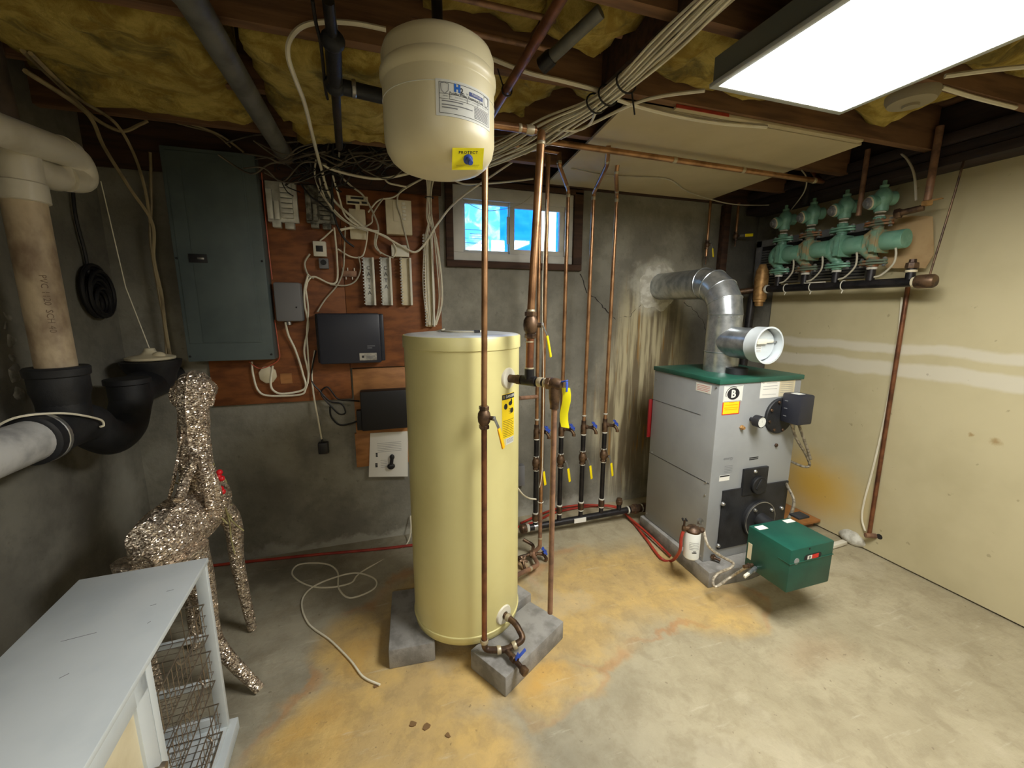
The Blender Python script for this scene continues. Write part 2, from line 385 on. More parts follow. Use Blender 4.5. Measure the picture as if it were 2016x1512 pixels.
def floor_mat():
    m, nt, p = newmat('floor_concrete'); P = pos(nt); W = warp(nt, P, 2.6, 0.34)
    c = mixc(nt, sstep(nt, nse(nt, P, 2.2, 6, 0.6), 0.36, 0.66), S(170, 163, 142), S(138, 132, 114))
    sx = nd(nt, 'ShaderNodeSeparateXYZ'); nt.links.new(P, sx.inputs[0])
    warm = sstep(nt, sx.outputs[0], 0.3, 1.4)
    c = mixc(nt, mth(nt, 'MULTIPLY', warm, 0.5), c, S(182, 168, 132))
    def pl(lst): return [(wZ(x, y, 0).x, wZ(x, y, 0).y, rx, ry) for x, y, rx, ry in lst]
    st = blobs(nt, W, pl([(760, 1420, 0.42, 0.30), (600, 1470, 0.18, 0.22), (900, 1330, 0.34, 0.24), (700, 1280, 0.22, 0.30), (640, 1420, 0.24, 0.22), (900, 1180, 0.55, 0.35),
                          (1180, 1150, 0.42, 0.40), (1290, 1140, 0.40, 0.40), (1080, 1340, 0.20, 0.16), (1100, 1230, 0.36, 0.26), (900, 1500, 0.30, 0.2), (1420, 1200, 0.3, 0.2)]), 0.5)
    st2 = blobs(nt, W, pl([(620, 1440, 0.18, 0.16), (700, 1300, 0.12, 0.14), (1080, 1330, 0.12, 0.10)]), 0.8)
    n2 = sstep(nt, nse(nt, P, 5, 6, 0.62), 0.3, 0.62)
    sc = mixc(nt, n2, S(214, 178, 104), S(192, 162, 104))
    c = mixc(nt, mth(nt, 'MULTIPLY', st, 0.85), c, sc); c = mixc(nt, mth(nt, 'MULTIPLY', mth(nt, 'MULTIPLY', st2, n2), 0.6), c, S(214, 164, 70))
    tide = mth(nt, 'MULTIPLY', sstep(nt, st, 0.05, 0.25), sstep(nt, st, 0.55, 0.28)); tn = sstep(nt, nse(nt, P, 1.6, 3), 0.45, 0.6)
    c = mixc(nt, mth(nt, 'MULTIPLY', mth(nt, 'MULTIPLY', tide, tn), 0.5), c, S(186, 124, 58))
    # rust streaks and dark specks
    rs = blobs(nt, warp(nt, P, 3.5, 0.5), pl([(1330, 1242, 0.26, 0.03)]), 0.9)
    c = mixc(nt, mth(nt, 'MULTIPLY', rs, 0.55), c, S(178, 118, 62))
    rb = blobs(nt, W, pl([(1610, 1290, 0.22, 0.1), (1450, 1180, 0.12, 0.14)]), 0.95)
    c = mixc(nt, mth(nt, 'MULTIPLY', rb, 0.3), c, S(150, 112, 72))
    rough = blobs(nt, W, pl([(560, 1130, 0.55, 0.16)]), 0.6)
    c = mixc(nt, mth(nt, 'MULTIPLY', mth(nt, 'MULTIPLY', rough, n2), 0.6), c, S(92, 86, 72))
    sp = sstep(nt, nse(nt, P, 38, 3, 0.5), 0.68, 0.74); c = mixc(nt, mth(nt, 'MULTIPLY', sp, 0.45), c, S(80, 66, 48))
    md = sstep(nt, nse(nt, warp(nt, P, 4, 0.25), 8, 8, 0.7), 0.42, 0.66); c = mixc(nt, mth(nt, 'MULTIPLY', md, 0.30), c, S(116, 102, 76))
    mp0 = nd(nt, 'ShaderNodeMapping'); mp0.inputs['Rotation'].default_value = (0, 0, 0.55); mp0.inputs['Scale'].default_value = (3, 22, 1); nt.links.new(P, mp0.inputs['Vector'])
    scr = sstep(nt, nse(nt, mp0.outputs[0], 1.0, 6, 0.65), 0.60, 0.72); c = mixc(nt, mth(nt, 'MULTIPLY', scr, 0.35), c, S(214, 206, 184))
    pat = sstep(nt, nse(nt, warp(nt, P, 3, 0.3), 1.7, 3), 0.57, 0.64); c = mixc(nt, mth(nt, 'MULTIPLY', pat, 0.22), c, S(205, 196, 172))
    nt.links.new(c, p.inputs['Base Color']); p.inputs['Roughness'].default_value = 0.72
    mp = nd(nt, 'ShaderNodeMapping'); mp.inputs['Rotation'].default_value = (0, 0, 0.7); mp.inputs['Scale'].default_value = (2, 14, 1); nt.links.new(P, mp.inputs['Vector'])
    bumpn(nt, p, mth(nt, 'ADD', nse(nt, P, 22, 8, 0.66), mth(nt, 'MULTIPLY', nse(nt, mp.outputs[0], 1.2, 5, 0.6), 0.6)), 0.45, 0.014)
floor_mat()
def concrete_mat(name, a, b, dark, streaks=False):
    m, nt, p = newmat(name); P = pos(nt)
    c = mixc(nt, sstep(nt, nse(nt, P, 2.4, 7, 0.62), 0.35, 0.66), a, b)
    c = mixc(nt, mth(nt, 'MULTIPLY', sstep(nt, nse(nt, P, 1.1, 3), 0.5, 0.7), 0.5), c, dark)
    md = sstep(nt, nse(nt, P, 7, 8, 0.7), 0.44, 0.66); c = mixc(nt, mth(nt, 'MULTIPLY', md, 0.35), c, dark)
    sp = sstep(nt, nse(nt, P, 26, 4, 0.6), 0.64, 0.74); c = mixc(nt, mth(nt, 'MULTIPLY', sp, 0.4), c, dark)
    if streaks:
        mp = nd(nt, 'ShaderNodeMapping'); mp.inputs['Scale'].default_value = (16, 1, 1.1); nt.links.new(P, mp.inputs['Vector'])
        n1 = sstep(nt, nse(nt, mp.outputs[0], 1.0, 4, 0.6), 0.42, 0.6)
        W = warp(nt, P, 4, 0.2)
        zone = blobs(nt, W, [(2.06, 1.05, 0.42, 0.85), (1.9, 0.7, 0.35, 0.7)], 0.5, (0, 2))
        sc = mixc(nt, n1, S(110, 94, 64), S(196, 184, 146))
        c = mixc(nt, mth(nt, 'MULTIPLY', zone, 0.8), c, sc)
        n3 = sstep(nt, nse(nt, mp.outputs[0], 1.7, 3, 0.5), 0.62, 0.68)
        c = mixc(nt, mth(nt, 'MULTIPLY', mth(nt, 'MULTIPLY', n3, zone), 0.7), c, S(150, 112, 52))
        corner_dark = blobs(nt, W, [(2.75, 1.35, 0.45, 0.5), (2.9, 2.0, 0.4, 0.5)], 0.7, (0, 2))  # darker blobs toward the right end of the back wall
        c = mixc(nt, mth(nt, 'MULTIPLY', corner_dark, 0.75), c, S(54, 52, 48))
        eff = blobs(nt, warp(nt, P, 6, 0.35), [(2.08, 1.78, 0.2, 0.22)], 0.5, (0, 2))
        c = mixc(nt, mth(nt, 'MULTIPLY', eff, 0.7), c, S(206, 204, 190))
        base = blobs(nt, warp(nt, P, 7, 0.25), [(0.0, 0.0, 1.4, 0.06), (1.2, 0.02, 0.7, 0.1)], 0.6, (0, 2))
        c = mixc(nt, mth(nt, 'MULTIPLY', base, 0.6), c, S(190, 188, 176))
    else:
        eff = blobs(nt, warp(nt, P, 5, 0.4), [(2.35, 1.0, 0.1, 0.3), (2.6, 0.6, 0.2, 0.35), (1.9, 1.6, 0.06, 0.3)], 0.8, (1, 2))
        c = mixc(nt, mth(nt, 'MULTIPLY', eff, 0.45), c, S(180, 178, 166))
    nt.links.new(c, p.inputs['Base Color']); p.inputs['Roughness'].default_value = 0.85
    bumpn(nt, p, nse(nt, P, 22, 8, 0.62), 0.35, 0.012)
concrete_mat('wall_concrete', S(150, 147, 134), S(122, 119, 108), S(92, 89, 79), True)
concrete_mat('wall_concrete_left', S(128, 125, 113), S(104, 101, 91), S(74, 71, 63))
def drywall_mat():
    m, nt, p = newmat('drywall_right'); P = pos(nt)
    c = mixc(nt, sstep(nt, nse(nt, P, 1.3, 5, 0.6), 0.36, 0.66), S(198, 187, 150), S(184, 173, 136))
    W = warp(nt, P, 2.2, 0.10); s = nd(nt, 'ShaderNodeSeparateXYZ'); nt.links.new(W, s.inputs[0]); z = s.outputs[2]
    zt = wX(1900, 688, XR).z; zb = wX(1900, 760, XR).z
    def band(z0, z1, e): return mth(nt, 'MULTIPLY', sstep(nt, z, z0-e, z0+e), sstep(nt, z, z1+e, z1-e))
    m1 = band(zb, zb+0.085, 0.012); m2 = band(zt-0.06, zt, 0.012)
    mud = mth(nt, 'MAXIMUM', m1, m2)
    c = mixc(nt, mth(nt, 'MULTIPLY', mud, 0.75), c, S(214, 208, 190))
    a = wX(1600, 950, XR)
    ye = blobs(nt, warp(nt, P, 3, 0.2), [(a.y-0.02, a.z-0.02, 0.36, 0.26)], 0.9, (1, 2)); c = mixc(nt, mth(nt, 'MULTIPLY', ye, 0.9), c, S(206, 164, 60))
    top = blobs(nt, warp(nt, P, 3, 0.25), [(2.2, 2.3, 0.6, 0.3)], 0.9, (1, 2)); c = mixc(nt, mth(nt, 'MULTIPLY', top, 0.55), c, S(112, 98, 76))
    b = wX(1965, 870, XR); sp0 = blobs(nt, warp(nt, P, 18, 0.06), [(b.y, b.z, 0.03, 0.02), (b.y+0.1, b.z+0.01, 0.014, 0.014)], 0.8, (1, 2))
    c = mixc(nt, mth(nt, 'MULTIPLY', sp0, 0.7), c, S(150, 118, 66))
    sp = sstep(nt, nse(nt, P, 20, 3, 0.5), 0.70, 0.75); c = mixc(nt, mth(nt, 'MULTIPLY', sp, 0.4), c, S(120, 104, 76))
    nt.links.new(c, p.inputs['Base Color']); p.inputs['Roughness'].default_value = 0.85
    bumpn(nt, p, nse(nt, P, 8, 5, 0.6), 0.08, 0.01)
drywall_mat()

struct(MB().box(XL-0.2, XR+0.2, YF-0.2, YB+0.25, -0.12, 0).build('floor', 'floor_concrete', smooth=False))
WX0, WX1, WZ0, WZ1 = 0.50, 1.36, 1.918, 2.388
b = MB(); WT = 2.43
b.box(XL-0.2, WX0, YB, YB+0.25, 0, WT).box(WX1, XR+0.2, YB, YB+0.25, 0, WT).box(WX0, WX1, YB, YB+0.25, 0, WZ0).box(WX0, WX1, YB, YB+0.25, WZ1, WT)
wall_back = struct(b.build('wall_back', 'wall_concrete', smooth=False))
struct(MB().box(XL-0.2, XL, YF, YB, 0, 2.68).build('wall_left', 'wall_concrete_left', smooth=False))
struct(MB().box(XL-0.2, XR+0.2, YF-0.2, YF, 0, 2.68).build('wall_front', 'drywall', smooth=False))
# right side: concrete behind, drywall sheets in front stopping short of the corner
struct(MB().box(XR, XR+0.2, YF, YB, 0, 2.68).build('wall_right', 'wall_concrete_left', smooth=False))
DX = 3.06
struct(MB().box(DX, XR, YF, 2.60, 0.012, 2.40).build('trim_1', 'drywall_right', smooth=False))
# ceiling: subfloor boards on joists
ceil = struct(MB().box(XL-0.2, XR+0.2, YF-0.2, YB+0.25, 2.68, 2.72).build('ceiling', 'wood_subfloor', smooth=False))
x = XL
i = 0
while x < XR:
    MB().box(x+0.002, min(x+0.136, XR), YF, YB, 2.664, 2.68).build('subfloor_board', 'wood_subfloor', ceil, smooth=False); x += 0.14
for yb in [2.50, 2.07, 1.635, 1.20, 0.77, 0.34, -0.09, -0.52, -0.95, -1.38, -1.81, -2.24]:
    MB().box(XL, 2.90, yb-0.042, yb, JZ, 2.664).build('joist', 'wood_joist', ceil, smooth=False)
MB().box(0.875, 0.965, 0.772, 1.158, JZ-0.0, 2.662).build('header_beam', 'wood_dark', ceil, smooth=False)
MB().box(0.875, 0.965, 1.202, 1.591, JZ-0.0, 2.662).build('header_beam', 'wood_dark', ceil, smooth=False)
MB().box(XL, XR, YB-0.04, YB+0.2, WT, 2.664).build('rim_joist', 'wood_dark', ceil, smooth=False)
MB().box(XL, 0.42, YB-0.06, YB-0.041, 2.30, 2.66).build('sill_board', 'wood_dark', ceil, smooth=False)
# ledger beam along the right wall: stacked timbers
lb = tag(bpy.data.objects.new('ledger_beam', None), 'dark brown stacked timber beam running above the tan drywall', 'beam'); COL.objects.link(lb)
lb.location = (2.97, 0, 2.36); OFF[lb.name] = V(lb.location)
MB().box(2.90, 3.07, YF, 2.79, 2.352, 2.40).build('timber', 'beam_dark', lb, bev=0.004)
MB().box(2.915, 3.07, YF, 2.79, 2.404, 2.455).build('timber', 'beam_dark', lb, bev=0.004)
MB().box(2.885, 3.07, YF, 2.79, 2.459, 2.51).build('timber', 'beam_dark', lb, bev=0.004)
MB().box(2.93, 3.07, YF, 2.79, 2.514, 2.66).build('timber', 'beam_dark', lb, bev=0.004)

# insulation batts
def batt(x0, x1, y0, y1, z, seed, ragged=0.04, bump=0.035, thick=0.10):
    nx = max(6, int((x1-x0)/0.03)); ny = max(5, int((y1-y0)/0.03)); mb = MB(); vs = []; fs = []
    def edge(t, s): return ragged*(noise.noise(V((t*7, s, seed)))+0.6*noise.noise(V((t*21, s, seed+3))))
    for top in (0, 1):
        for j in range(ny+1):
            for i in range(nx+1):
                u = i/nx; v = j/ny; X = x0+(x1-x0)*u; Y = y0+(y1-y0)*v
                X += edge(Y, 1)*(1-u)**4+edge(Y, 2)*u**4; Y += 0.4*edge(X, 3)*(1-v)**4+0.4*edge(X, 4)*v**4
                q = V((X*4.2, Y*4.2, seed)); zz = z+bump*(noise.noise(q)+0.55*noise.noise(q*2.3)+0.3*noise.noise(q*5.5))
                e = min(u*nx, (1-u)*nx, v*ny, (1-v)*ny); zz += 0.03*max(0, 1-e/2.0)
                vs.append((X, Y, min(zz, z+thick-0.01) if not top else z+thick))
    k = (nx+1)*(ny+1); idx = lambda i, j: j*(nx+1)+i
    for j in range(ny):
        for i in range(nx):
            fs.append((idx(i, j+1), idx(i+1, j+1), idx(i+1, j), idx(i, j))); fs.append((k+idx(i, j), k+idx(i+1, j), k+idx(i+1, j+1), k+idx(i, j+1)))
    for i in range(nx): fs += [(idx(i, 0), idx(i+1, 0), k+idx(i+1, 0), k+idx(i, 0)), (idx(i+1, ny), idx(i, ny), k+idx(i, ny), k+idx(i+1, ny))]
    for j in range(ny): fs += [(idx(0, j+1), idx(0, j), k+idx(0, j), k+idx(0, j+1)), (idx(nx, j), idx(nx, j+1), k+idx(nx, j+1), k+idx(nx, j))]
    return mb.add(vs, fs).build('insulation_batt', 'insulation', None, ang=80)
G = 'fibreglass batts between the ceiling joists'
def B(label, *a, **k): return tag(batt(*a, **k), label, 'insulation', G)
B('broad sagging yellow fibreglass batt above the grey breaker panel', -1.11, -0.47, 1.645, 2.36, 2.415, 1.0, 0.05, 0.03, 0.19)
B('flat yellow fibreglass batt beside the black iron drain pipe', -0.37, 0.10, 1.645, 2.30, 2.42, 2.3, 0.03, 0.022, 0.17)
B('mottled yellow batt hanging behind the black iron drain pipe', -0.33, 0.30, 2.31, 2.48, 2.42, 3.1, 0.05, 0.05, 0.16)
B('torn yellow batt above the copper pipe tee with grey edges', 0.12, 0.72, 1.645, 2.02, 2.47, 4.7, 0.07, 0.05, 0.16)
B('lumpy torn yellow batt beside the dark header beam', 0.58, 0.86, 1.22, 1.55, 2.50, 5.2, 0.07, 0.05, 0.14)
B('yellow batt behind the thin copper pipes near the expansion tank', 0.20, 0.58, 1.21, 1.585, 2.56, 6.6, 0.03, 0.04, 0.10)
B('dull yellow batt between the wire bundle and the light fixture', 1.00, 1.68, 1.21, 1.58, 2.48, 7.9, 0.05, 0.05, 0.15)
B('greyish torn batt above the edge of the drywall ceiling sheet', 1.76, 2.45, 1.21, 1.58, 2.50, 8.4, 0.06, 0.06, 0.13)
B('small yellow batt scrap above the wire bundle ties', 0.78, 1.12, 1.645, 1.85, 2.51, 9.4, 0.05, 0.04, 0.13)
B('grey and yellow batt remnant above the smoke detector', 2.0, 2.8, 0.79, 1.15, 2.52, 10.2, 0.06, 0.06, 0.13)
B('dusty batt over the top of the breaker panel side wall', -1.30, -0.5, 1.21, 1.58, 2.52, 11.2, 0.05, 0.04, 0.13)
B('dusty yellow batt behind the fluorescent fixture', 1.75, 2.6, 1.645, 1.70, 2.50, 12.2, 0.02, 0.02, 0.13)
B('small tuft of yellow fibreglass over the white cable bend', -0.20, 0.0, 1.22, 1.42, 2.47, 13.2, 0.05, 0.05, 0.17)

# drywall sheet under the joists
pts = [wZ(1062, 366, 2.44), wZ(1228, 205, 2.44), wZ(1676, 285, 2.44), wZ(1425, 392, 2.44)]
X0, X1, Y0 = 1.06, 2.42, 1.645
b = MB().prism([(1.14, YB-0.042, 2.437), (1.03, Y0, 2.437), (2.42, Y0, 2.437), (2.50, YB-0.042, 2.437)], (0, 0, 0.012))
sheet = tag(b.build('drywall_sheet', 'drywall', smooth=False), 'tan drywall sheet nailed under the ceiling joists near the window', 'drywall')
MB().box(1.25, 2.38, Y0-0.035, Y0-0.006, 2.437, 2.449).build('edge_strip', 'drywall', sheet, bev=0.002)
MB().box(1.24, 1.52, Y0-0.0385, Y0-0.0352, 2.436, 2.4485).build('red_tape', 'red_hose', sheet, smooth=False)

# ============================================================ window
WL, WR, WB_, WTp = 0.065, 0.065, 0.052, 0.082
win = struct(MB().box(WX0, WX1, YB-0.012, YB+0.03, WZ0, WZ0+WB_).box(WX0, WX1, YB-0.012, YB+0.03, WZ1-WTp, WZ1)
    .box(WX0, WX0+WL, YB-0.012, YB+0.03, WZ0+WB_, WZ1-WTp).box(WX1-WR, WX1, YB-0.012, YB+0.03, WZ0+WB_, WZ1-WTp).build('window_1', 'frame_vinyl', bev=0.003))
def ring(b, x0, x1, z0, z1, y0, y1, t):
    b.box(x0, x1, y0, y1, z0, z0+t).box(x0, x1, y0, y1, z1-t, z1).box(x0, x0+t, y0, y1, z0+t, z1-t).box(x1-t, x1, y0, y1, z0+t, z1-t); return b
xm = wY(1008, 450, YB).x
s1 = ring(MB(), WX0+WL, xm, WZ0+WB_, WZ1-WTp, YB+0.02, YB+0.05, 0.02).build('sash', 'frame_vinyl', win, bev=0.002)
s2 = ring(MB(), xm-0.016, WX1-WR, WZ0+WB_, WZ1-WTp, YB-0.002, YB+0.02, 0.034).build('sash', 'frame_vinyl', win, bev=0.002)
MB().box(WX0+WL+0.018, xm-0.018, YB+0.033, YB+0.037, WZ0+WB_+0.018, WZ1-WTp-0.018).build('pane', 'glass', s1, smooth=False)
MB().box(xm+0.016, WX1-WR-0.032, YB+0.008, YB+0.012, WZ0+WB_+0.032, WZ1-WTp-0.032).build('pane', 'glass', s2, smooth=False)
MB().box(xm-0.034, xm-0.014, YB+0.008, YB+0.02, WZ0+0.12, WZ0+0.30).build('latch', 'frame_vinyl', s1, bev=0.002)
fn = plane_fn((WX0+0.125, YB+0.0325, WZ0+0.15), (1, 0, 0), (0, 0, 1))
lines('sticker_print', lambda u, v, d: fn(u, v, d), [(-0.05, 0.08, 0.055), (-0.05, 0.08, -0.03), (-0.005, 0.08, 0.03), (-0.005, 0.08, 0.015), (-0.005, 0.08, 0.0), (-0.045, -0.015, 0.0)], 'ink_grey', s1, 0.003, 0.0005)
bk = MB().box(WX0-0.05, WX1+0.07, YB-0.03, YB+0.1, WZ0-0.045, WZ0-0.002).box(WX1+0.002, WX1+0.07, YB-0.03, YB+0.1, WZ0-0.002, WZ1+0.02).box(WX0-0.05, WX0-0.002, YB-0.03, YB+0.1, WZ0-0.002, WZ1+0.02).box(WX0-0.05, WX1+0.07, YB-0.03, YB+0.1, WZ1+0.002, WZ1+0.035)
bk.build('wooden_buck', 'wood_dark', win, bev=0.003)
# outside: translucent sheets standing in the window well
struct(MB().box(WX0-0.3, WX1+0.4, YB+0.26, YB+1.0, 1.5, 1.6).build('trim_2', 'wall_concrete_left', smooth=False))
tag(MB().box(WX0-0.15, xm+0.02, YB+0.36, YB+0.364, 1.6, 2.7).build('plastic_sheet', 'clear_film'), 'crinkled clear plastic sheet outside the left window sash', 'plastic sheet')
tag(MB().box(xm+0.02, wY(1063, 450, YB+0.37).x, YB+0.37, YB+0.374, 1.6, 2.7).build('foam_board', 'blue_film'), 'flat blue panel outside the right window sash', 'panel')
tag(MB().box(wY(1095, 450, YB+0.37).x, WX1+0.3, YB+0.37, YB+0.374, 1.6, 2.7).build('foam_strip', 'blue_film'), 'narrow blue strip at the far edge of the window view', 'panel')

# crack and mortar on the back wall
def crack(pts, wd):
    mb = MB(); P = [wY(x, y, YB-0.0006) for x, y in pts]; Q = []
    for i in range(len(P)-1):
        for t in range(5):
            p = P[i].lerp(P[i+1], t/5); Q.append(p+V((random.uniform(-1, 1)*0.008, 0, random.uniform(-1, 1)*0.008)))
    Q.append(P[-1]); vs = []; fs = []
    for i, p in enumerate(Q):
        h = wd*random.uniform(0.4, 1.2); vs += [p+V((-h, 0, -h*0.4)), p+V((h, 0, h*0.4))]
    for i in range(len(Q)-1): fs.append((2*i, 2*i+1, 2*i+3, 2*i+2))
    return mb.add(vs, fs).build('crack', 'crack', wall_back, smooth=False)
crack([(1143, 538), (1157, 575), (1180, 595), (1200, 618), (1212, 628), (1240, 622), (1262, 600)], 0.004)
crack([(1345, 596), (1370, 612), (1385, 635), (1392, 665)], 0.004)
# ============================================================ ceiling light
LX0, LX1, LY1, LZ = 1.093, 1.705, 1.255, 2.326; LY0 = LY1-1.22
t = T('ceiling_light', 'large white fluorescent light fixture hung under the joists, lit', 'ceiling light', ((LX0+LX1)/2, (LY0+LY1)/2, LZ))
ring2 = MB(); ft = 0.022
ring2.box(LX0, LX1, LY0, LY0+ft, LZ, LZ+0.014).box(LX0, LX1, LY1-ft, LY1, LZ, LZ+0.014).box(LX0, LX0+ft, LY0+ft, LY1-ft, LZ, LZ+0.014).box(LX1-ft, LX1, LY0+ft, LY1-ft, LZ, LZ+0.014)
ring2.build('frame', 'fixture_metal', t, bev=0.002)
MB().box(LX0+ft, LX1-ft, LY0+ft, LY1-ft, LZ+0.004, LZ+0.008).build('diffuser', 'diffuser', t, smooth=False)
h = MB(); hz = LZ+0.085
h.box(LX0+0.012, LX1-0.012, LY0+0.012, LY1-0.012, hz, hz+0.004)
h.box(LX0+0.008, LX0+0.012, LY0+0.012, LY1-0.012, LZ+0.014, hz+0.004).box(LX1-0.012, LX1-0.008, LY0+0.012, LY1-0.012, LZ+0.014, hz+0.004)
h.box(LX0+0.008, LX1-0.008, LY0+0.008, LY0+0.012, LZ+0.014, hz+0.004).box(LX0+0.008, LX1-0.008, LY1-0.012, LY1-0.008, LZ+0.014, hz+0.004)
h.build('housing', 'housing_metal', t)
for (x, y) in ((LX0+0.1, LY0+0.1), (LX1-0.1, LY0+0.1), (LX0+0.1, LY1-0.1), (LX1-0.1, LY1-0.1)):
    MB().box(x-0.012, x+0.012, y-0.001, y+0.001, hz, 2.47).build('hanger', 'steel', t)
# a second fixture of the same kind further back in the room
t2 = dup(t, (-0.35, -1.30, LZ), rotz=PI/2, label='matching white fluorescent light fixture over the other half of the basement')
for c in t2.children:
    if c.name.startswith('diffuser'): c.data = c.data.copy(); c.data.materials[0] = MATS['diffuser_dim']
# round detector behind it
c = wZ(1795, 195, 2.43)
t = T('smoke_detector', 'round white ceiling detector beyond the fluorescent light', 'detector', c)
MB().lathe(c+V((0, 0, 0.02)), (0, 0, -1), [(0.085, 0), (0.085, 0.015), (0.075, 0.035), (0.03, 0.042), (0, 0.042)], 28).build('body', 'beige_plastic', t)
MB().lathe(c+V((0, 0, -0.021)), (0, 0, -1), [(0.028, 0), (0.026, 0.010), (0, 0.012)], 20).build('lens', 'beige_plastic', t)

# ============================================================ generic fittings
class JB:
    # a set of small rings, each its own part
    def __init__(s): s.p = []
    def build(s, name, mat, parent): return [q.build(name, mat, parent) for q in s.p]
def collar(jb, p, ax, r, l): ax = V(ax).normalized(); jb.p.append(MB().lathe(V(p)-ax*l/2, ax, [(r*0.93, 0), (r, l*0.15), (r, l*0.85), (r*0.93, l)], 14))
def ball_valve(parent, p, ax, r, stem, lever, hl, hmat, mat='bronze', hw=0.0115):
    p = V(p); ax = V(ax).normalized(); stem = V(stem).normalized(); lever = V(lever).normalized(); mb = MB()
    L = r*3.2
    mb.hexp(p-ax*L, ax, r*1.45, r*1.1); mb.hexp(p+ax*(L-r*1.1), ax, r*1.45, r*1.1)
    mb.lathe(p-ax*L*0.7, ax, [(r*1.1, 0), (r*1.7, L*0.35), (r*1.8, L*0.7), (r*1.7, L*1.05), (r*1.1, L*1.4)], 16)
    mb.cyl(p, p+stem*r*2.8, r*0.6)
    v = mb.build('ball_valve', mat, parent)
    q = p+stem*r*2.8; side = stem.cross(lever).normalized()
    hb = MB().hexp(q-stem*0.002, stem, r*0.7, 0.008); s0 = q+stem*0.004; s1 = s0+lever*hl*0.32+stem*r*0.6
    hb.obox((s0+s1)/2, (s1-s0), side, (s1-s0).cross(side), (s1-s0).length/2, hw*0.7, 0.0015)
    hb.build('handle_shank', 'steel', v)
    e = s1+lever*hl*0.68; n = lever.cross(side)
    gp = MB().obox((s1+e)/2, lever, side, n, hl*0.34, hw, 0.004)
    gp.build('handle_grip', hmat, v, bev=0.0035)
    return v
def drain_valve(parent, p, out, r=0.013, hmat='handle_blue', down=(0, 0, -1), name='drain_valve'):
    p = V(p); out = V(out).normalized(); down = V(down); mb = MB()
    mb.hexp(p, out, r*1.2, 0.014); mb.cyl(p, p+out*0.045, r*0.85)
    mb.tube(spl([p+out*0.03, p+out*0.055+down*0.006, p+out*0.072+down*0.03], 5), r*0.8, 10)
    mb.lathe(p+out*0.072+down*0.026, down, [(r*0.95, 0), (r*0.95, 0.016), (r*0.7, 0.016)], 12)
    s = (out*0.75-down*0.65).normalized(); mb.cyl(p+out*0.035, p+out*0.035+s*0.03, r*0.5)
    v = mb.build(name, 'bronze', parent)
    q = p+out*0.035+s*0.03; u, w_ = frame_of(s); hb = MB()
    hb.lathe(q, s, [(0.006, 0), (0.006, 0.006)], 10)
    for k in range(5):
        a = k*2*PI/5; d = u*math.cos(a)+w_*math.sin(a)
        hb.obox(q+s*0.003+d*0.014, d, s, d.cross(s), 0.014, 0.004, 0.007)
    hb.build('handle', hmat, v, bev=0.0015); return v

# ============================================================ hot water tank
TC = V((0.36, 1.85, 0.0)); TR = 0.258; TZ0, TZ1 = 0.098, 1.487
t = T('water_heater', 'tall cream storage water heater standing on concrete blocks', 'water heater', (TC.x, TC.y, TZ0))
MB().lathe((TC.x, TC.y, TZ0), (0, 0, 1), [(TR-0.012, 0), (TR-0.002, 0.006), (TR, 0.03), (TR, TZ1-TZ0-0.05)], 72).build('jacket', 'tank_cream', t, ang=60)
MB().lathe((TC.x, TC.y, TZ0+0.038), (0, 0, 1), [(TR, -0.003), (TR+0.004, 0), (TR+0.004, 0.006), (TR, 0.009)], 72).build('base_ring', 'tank_cream', t)
MB().lathe((TC.x, TC.y, TZ1-0.055), (0, 0, 1), [(TR, 0), (TR+0.005, 0.002), (TR+0.005, 0.05), (TR+0.002, 0.055)], 72).build('lid_band', 'tank_cream', t)
MB().lathe((TC.x, TC.y, TZ1-0.004), (0, 0, 1), [(TR+0.001, 0), (TR-0.006, 0.006), (TR-0.05, 0.010), (0, 0.013)], 72).build('lid', 'tank_lid', t)
def cylfn(c, r, ang, z):
    return lambda u, v, d: V((c.x+(r+d)*math.cos(ang+u/r), c.y+(r+d)*math.sin(ang+u/r), z+v))
A1 = math.atan2(-0.8, 0.6)
zE = wY(997, 745, 1.642).z; zF = wY(987, 1213, 1.62).z
nE = V((0.6, -0.8, 0)); pE = V((TC.x, TC.y, zE))+nE*TR
A2 = math.atan2(-0.87, 0.5); nF = V((0.5, -0.866, 0)); pF = V((TC.x, TC.y, zF))+nF*TR
for p, n in ((pE, nE), (pF, nF)):
    lab(MB().lathe(p-n*0.012, n, [(0.046, 0), (0.046, 0.012), (0.042, 0.018), (0.018, 0.020), (0.018, 0.0)], 32).build('pipe_collar', 'white_plastic', t), 'round white pipe collar')
zt, zb_ = wY(998, 775, 1.64).z, wY(998, 862, 1.64).z; zl = (zt+zb_)/2; hl_ = zt-zb_
f1 = cylfn(TC, TR, A1+0.01, zl)
dl = sticker('danger_label', f1, 0.088, hl_, 'label_yellow', t, nu=8); lab(dl, 'yellow danger scald warning label')
f2 = cylfn(TC, TR, A1+0.01, zt-0.013)
sticker('black_header', lambda u, v, d: f2(u, v, d+0.0006), 0.088, 0.022, 'ink_black', dl, nu=6)
text('lettering', 'DANGER', 'label_white', dl, lambda u, v, d: f2(u+0.010, v, d+0.0018), 0.016, bold=0.0003)
text('lettering', '!', 'label_yellow', dl, lambda u, v, d: f2(u-0.034, v, d+0.0018), 0.016, bold=0.0005)
rows = [(-0.038, 0.038-random.choice((0, 0, 0.012)), -0.010-i*0.0078) for i in range(10)]
lines('print', lambda u, v, d: f1(u, v-hl_*0.02, d), [(a, b_, v-0.005) for a, b_, v in rows], 'ink_olive', dl, 0.0022, 0.0012, 5)
pic = MB()
def blob(mb, fn, u, v, ru, rv, n=10): mb.add([fn(u+ru*math.cos(2*PI*i/n), v+rv*math.sin(2*PI*i/n), 0.0014) for i in range(n)], [tuple(range(n))])
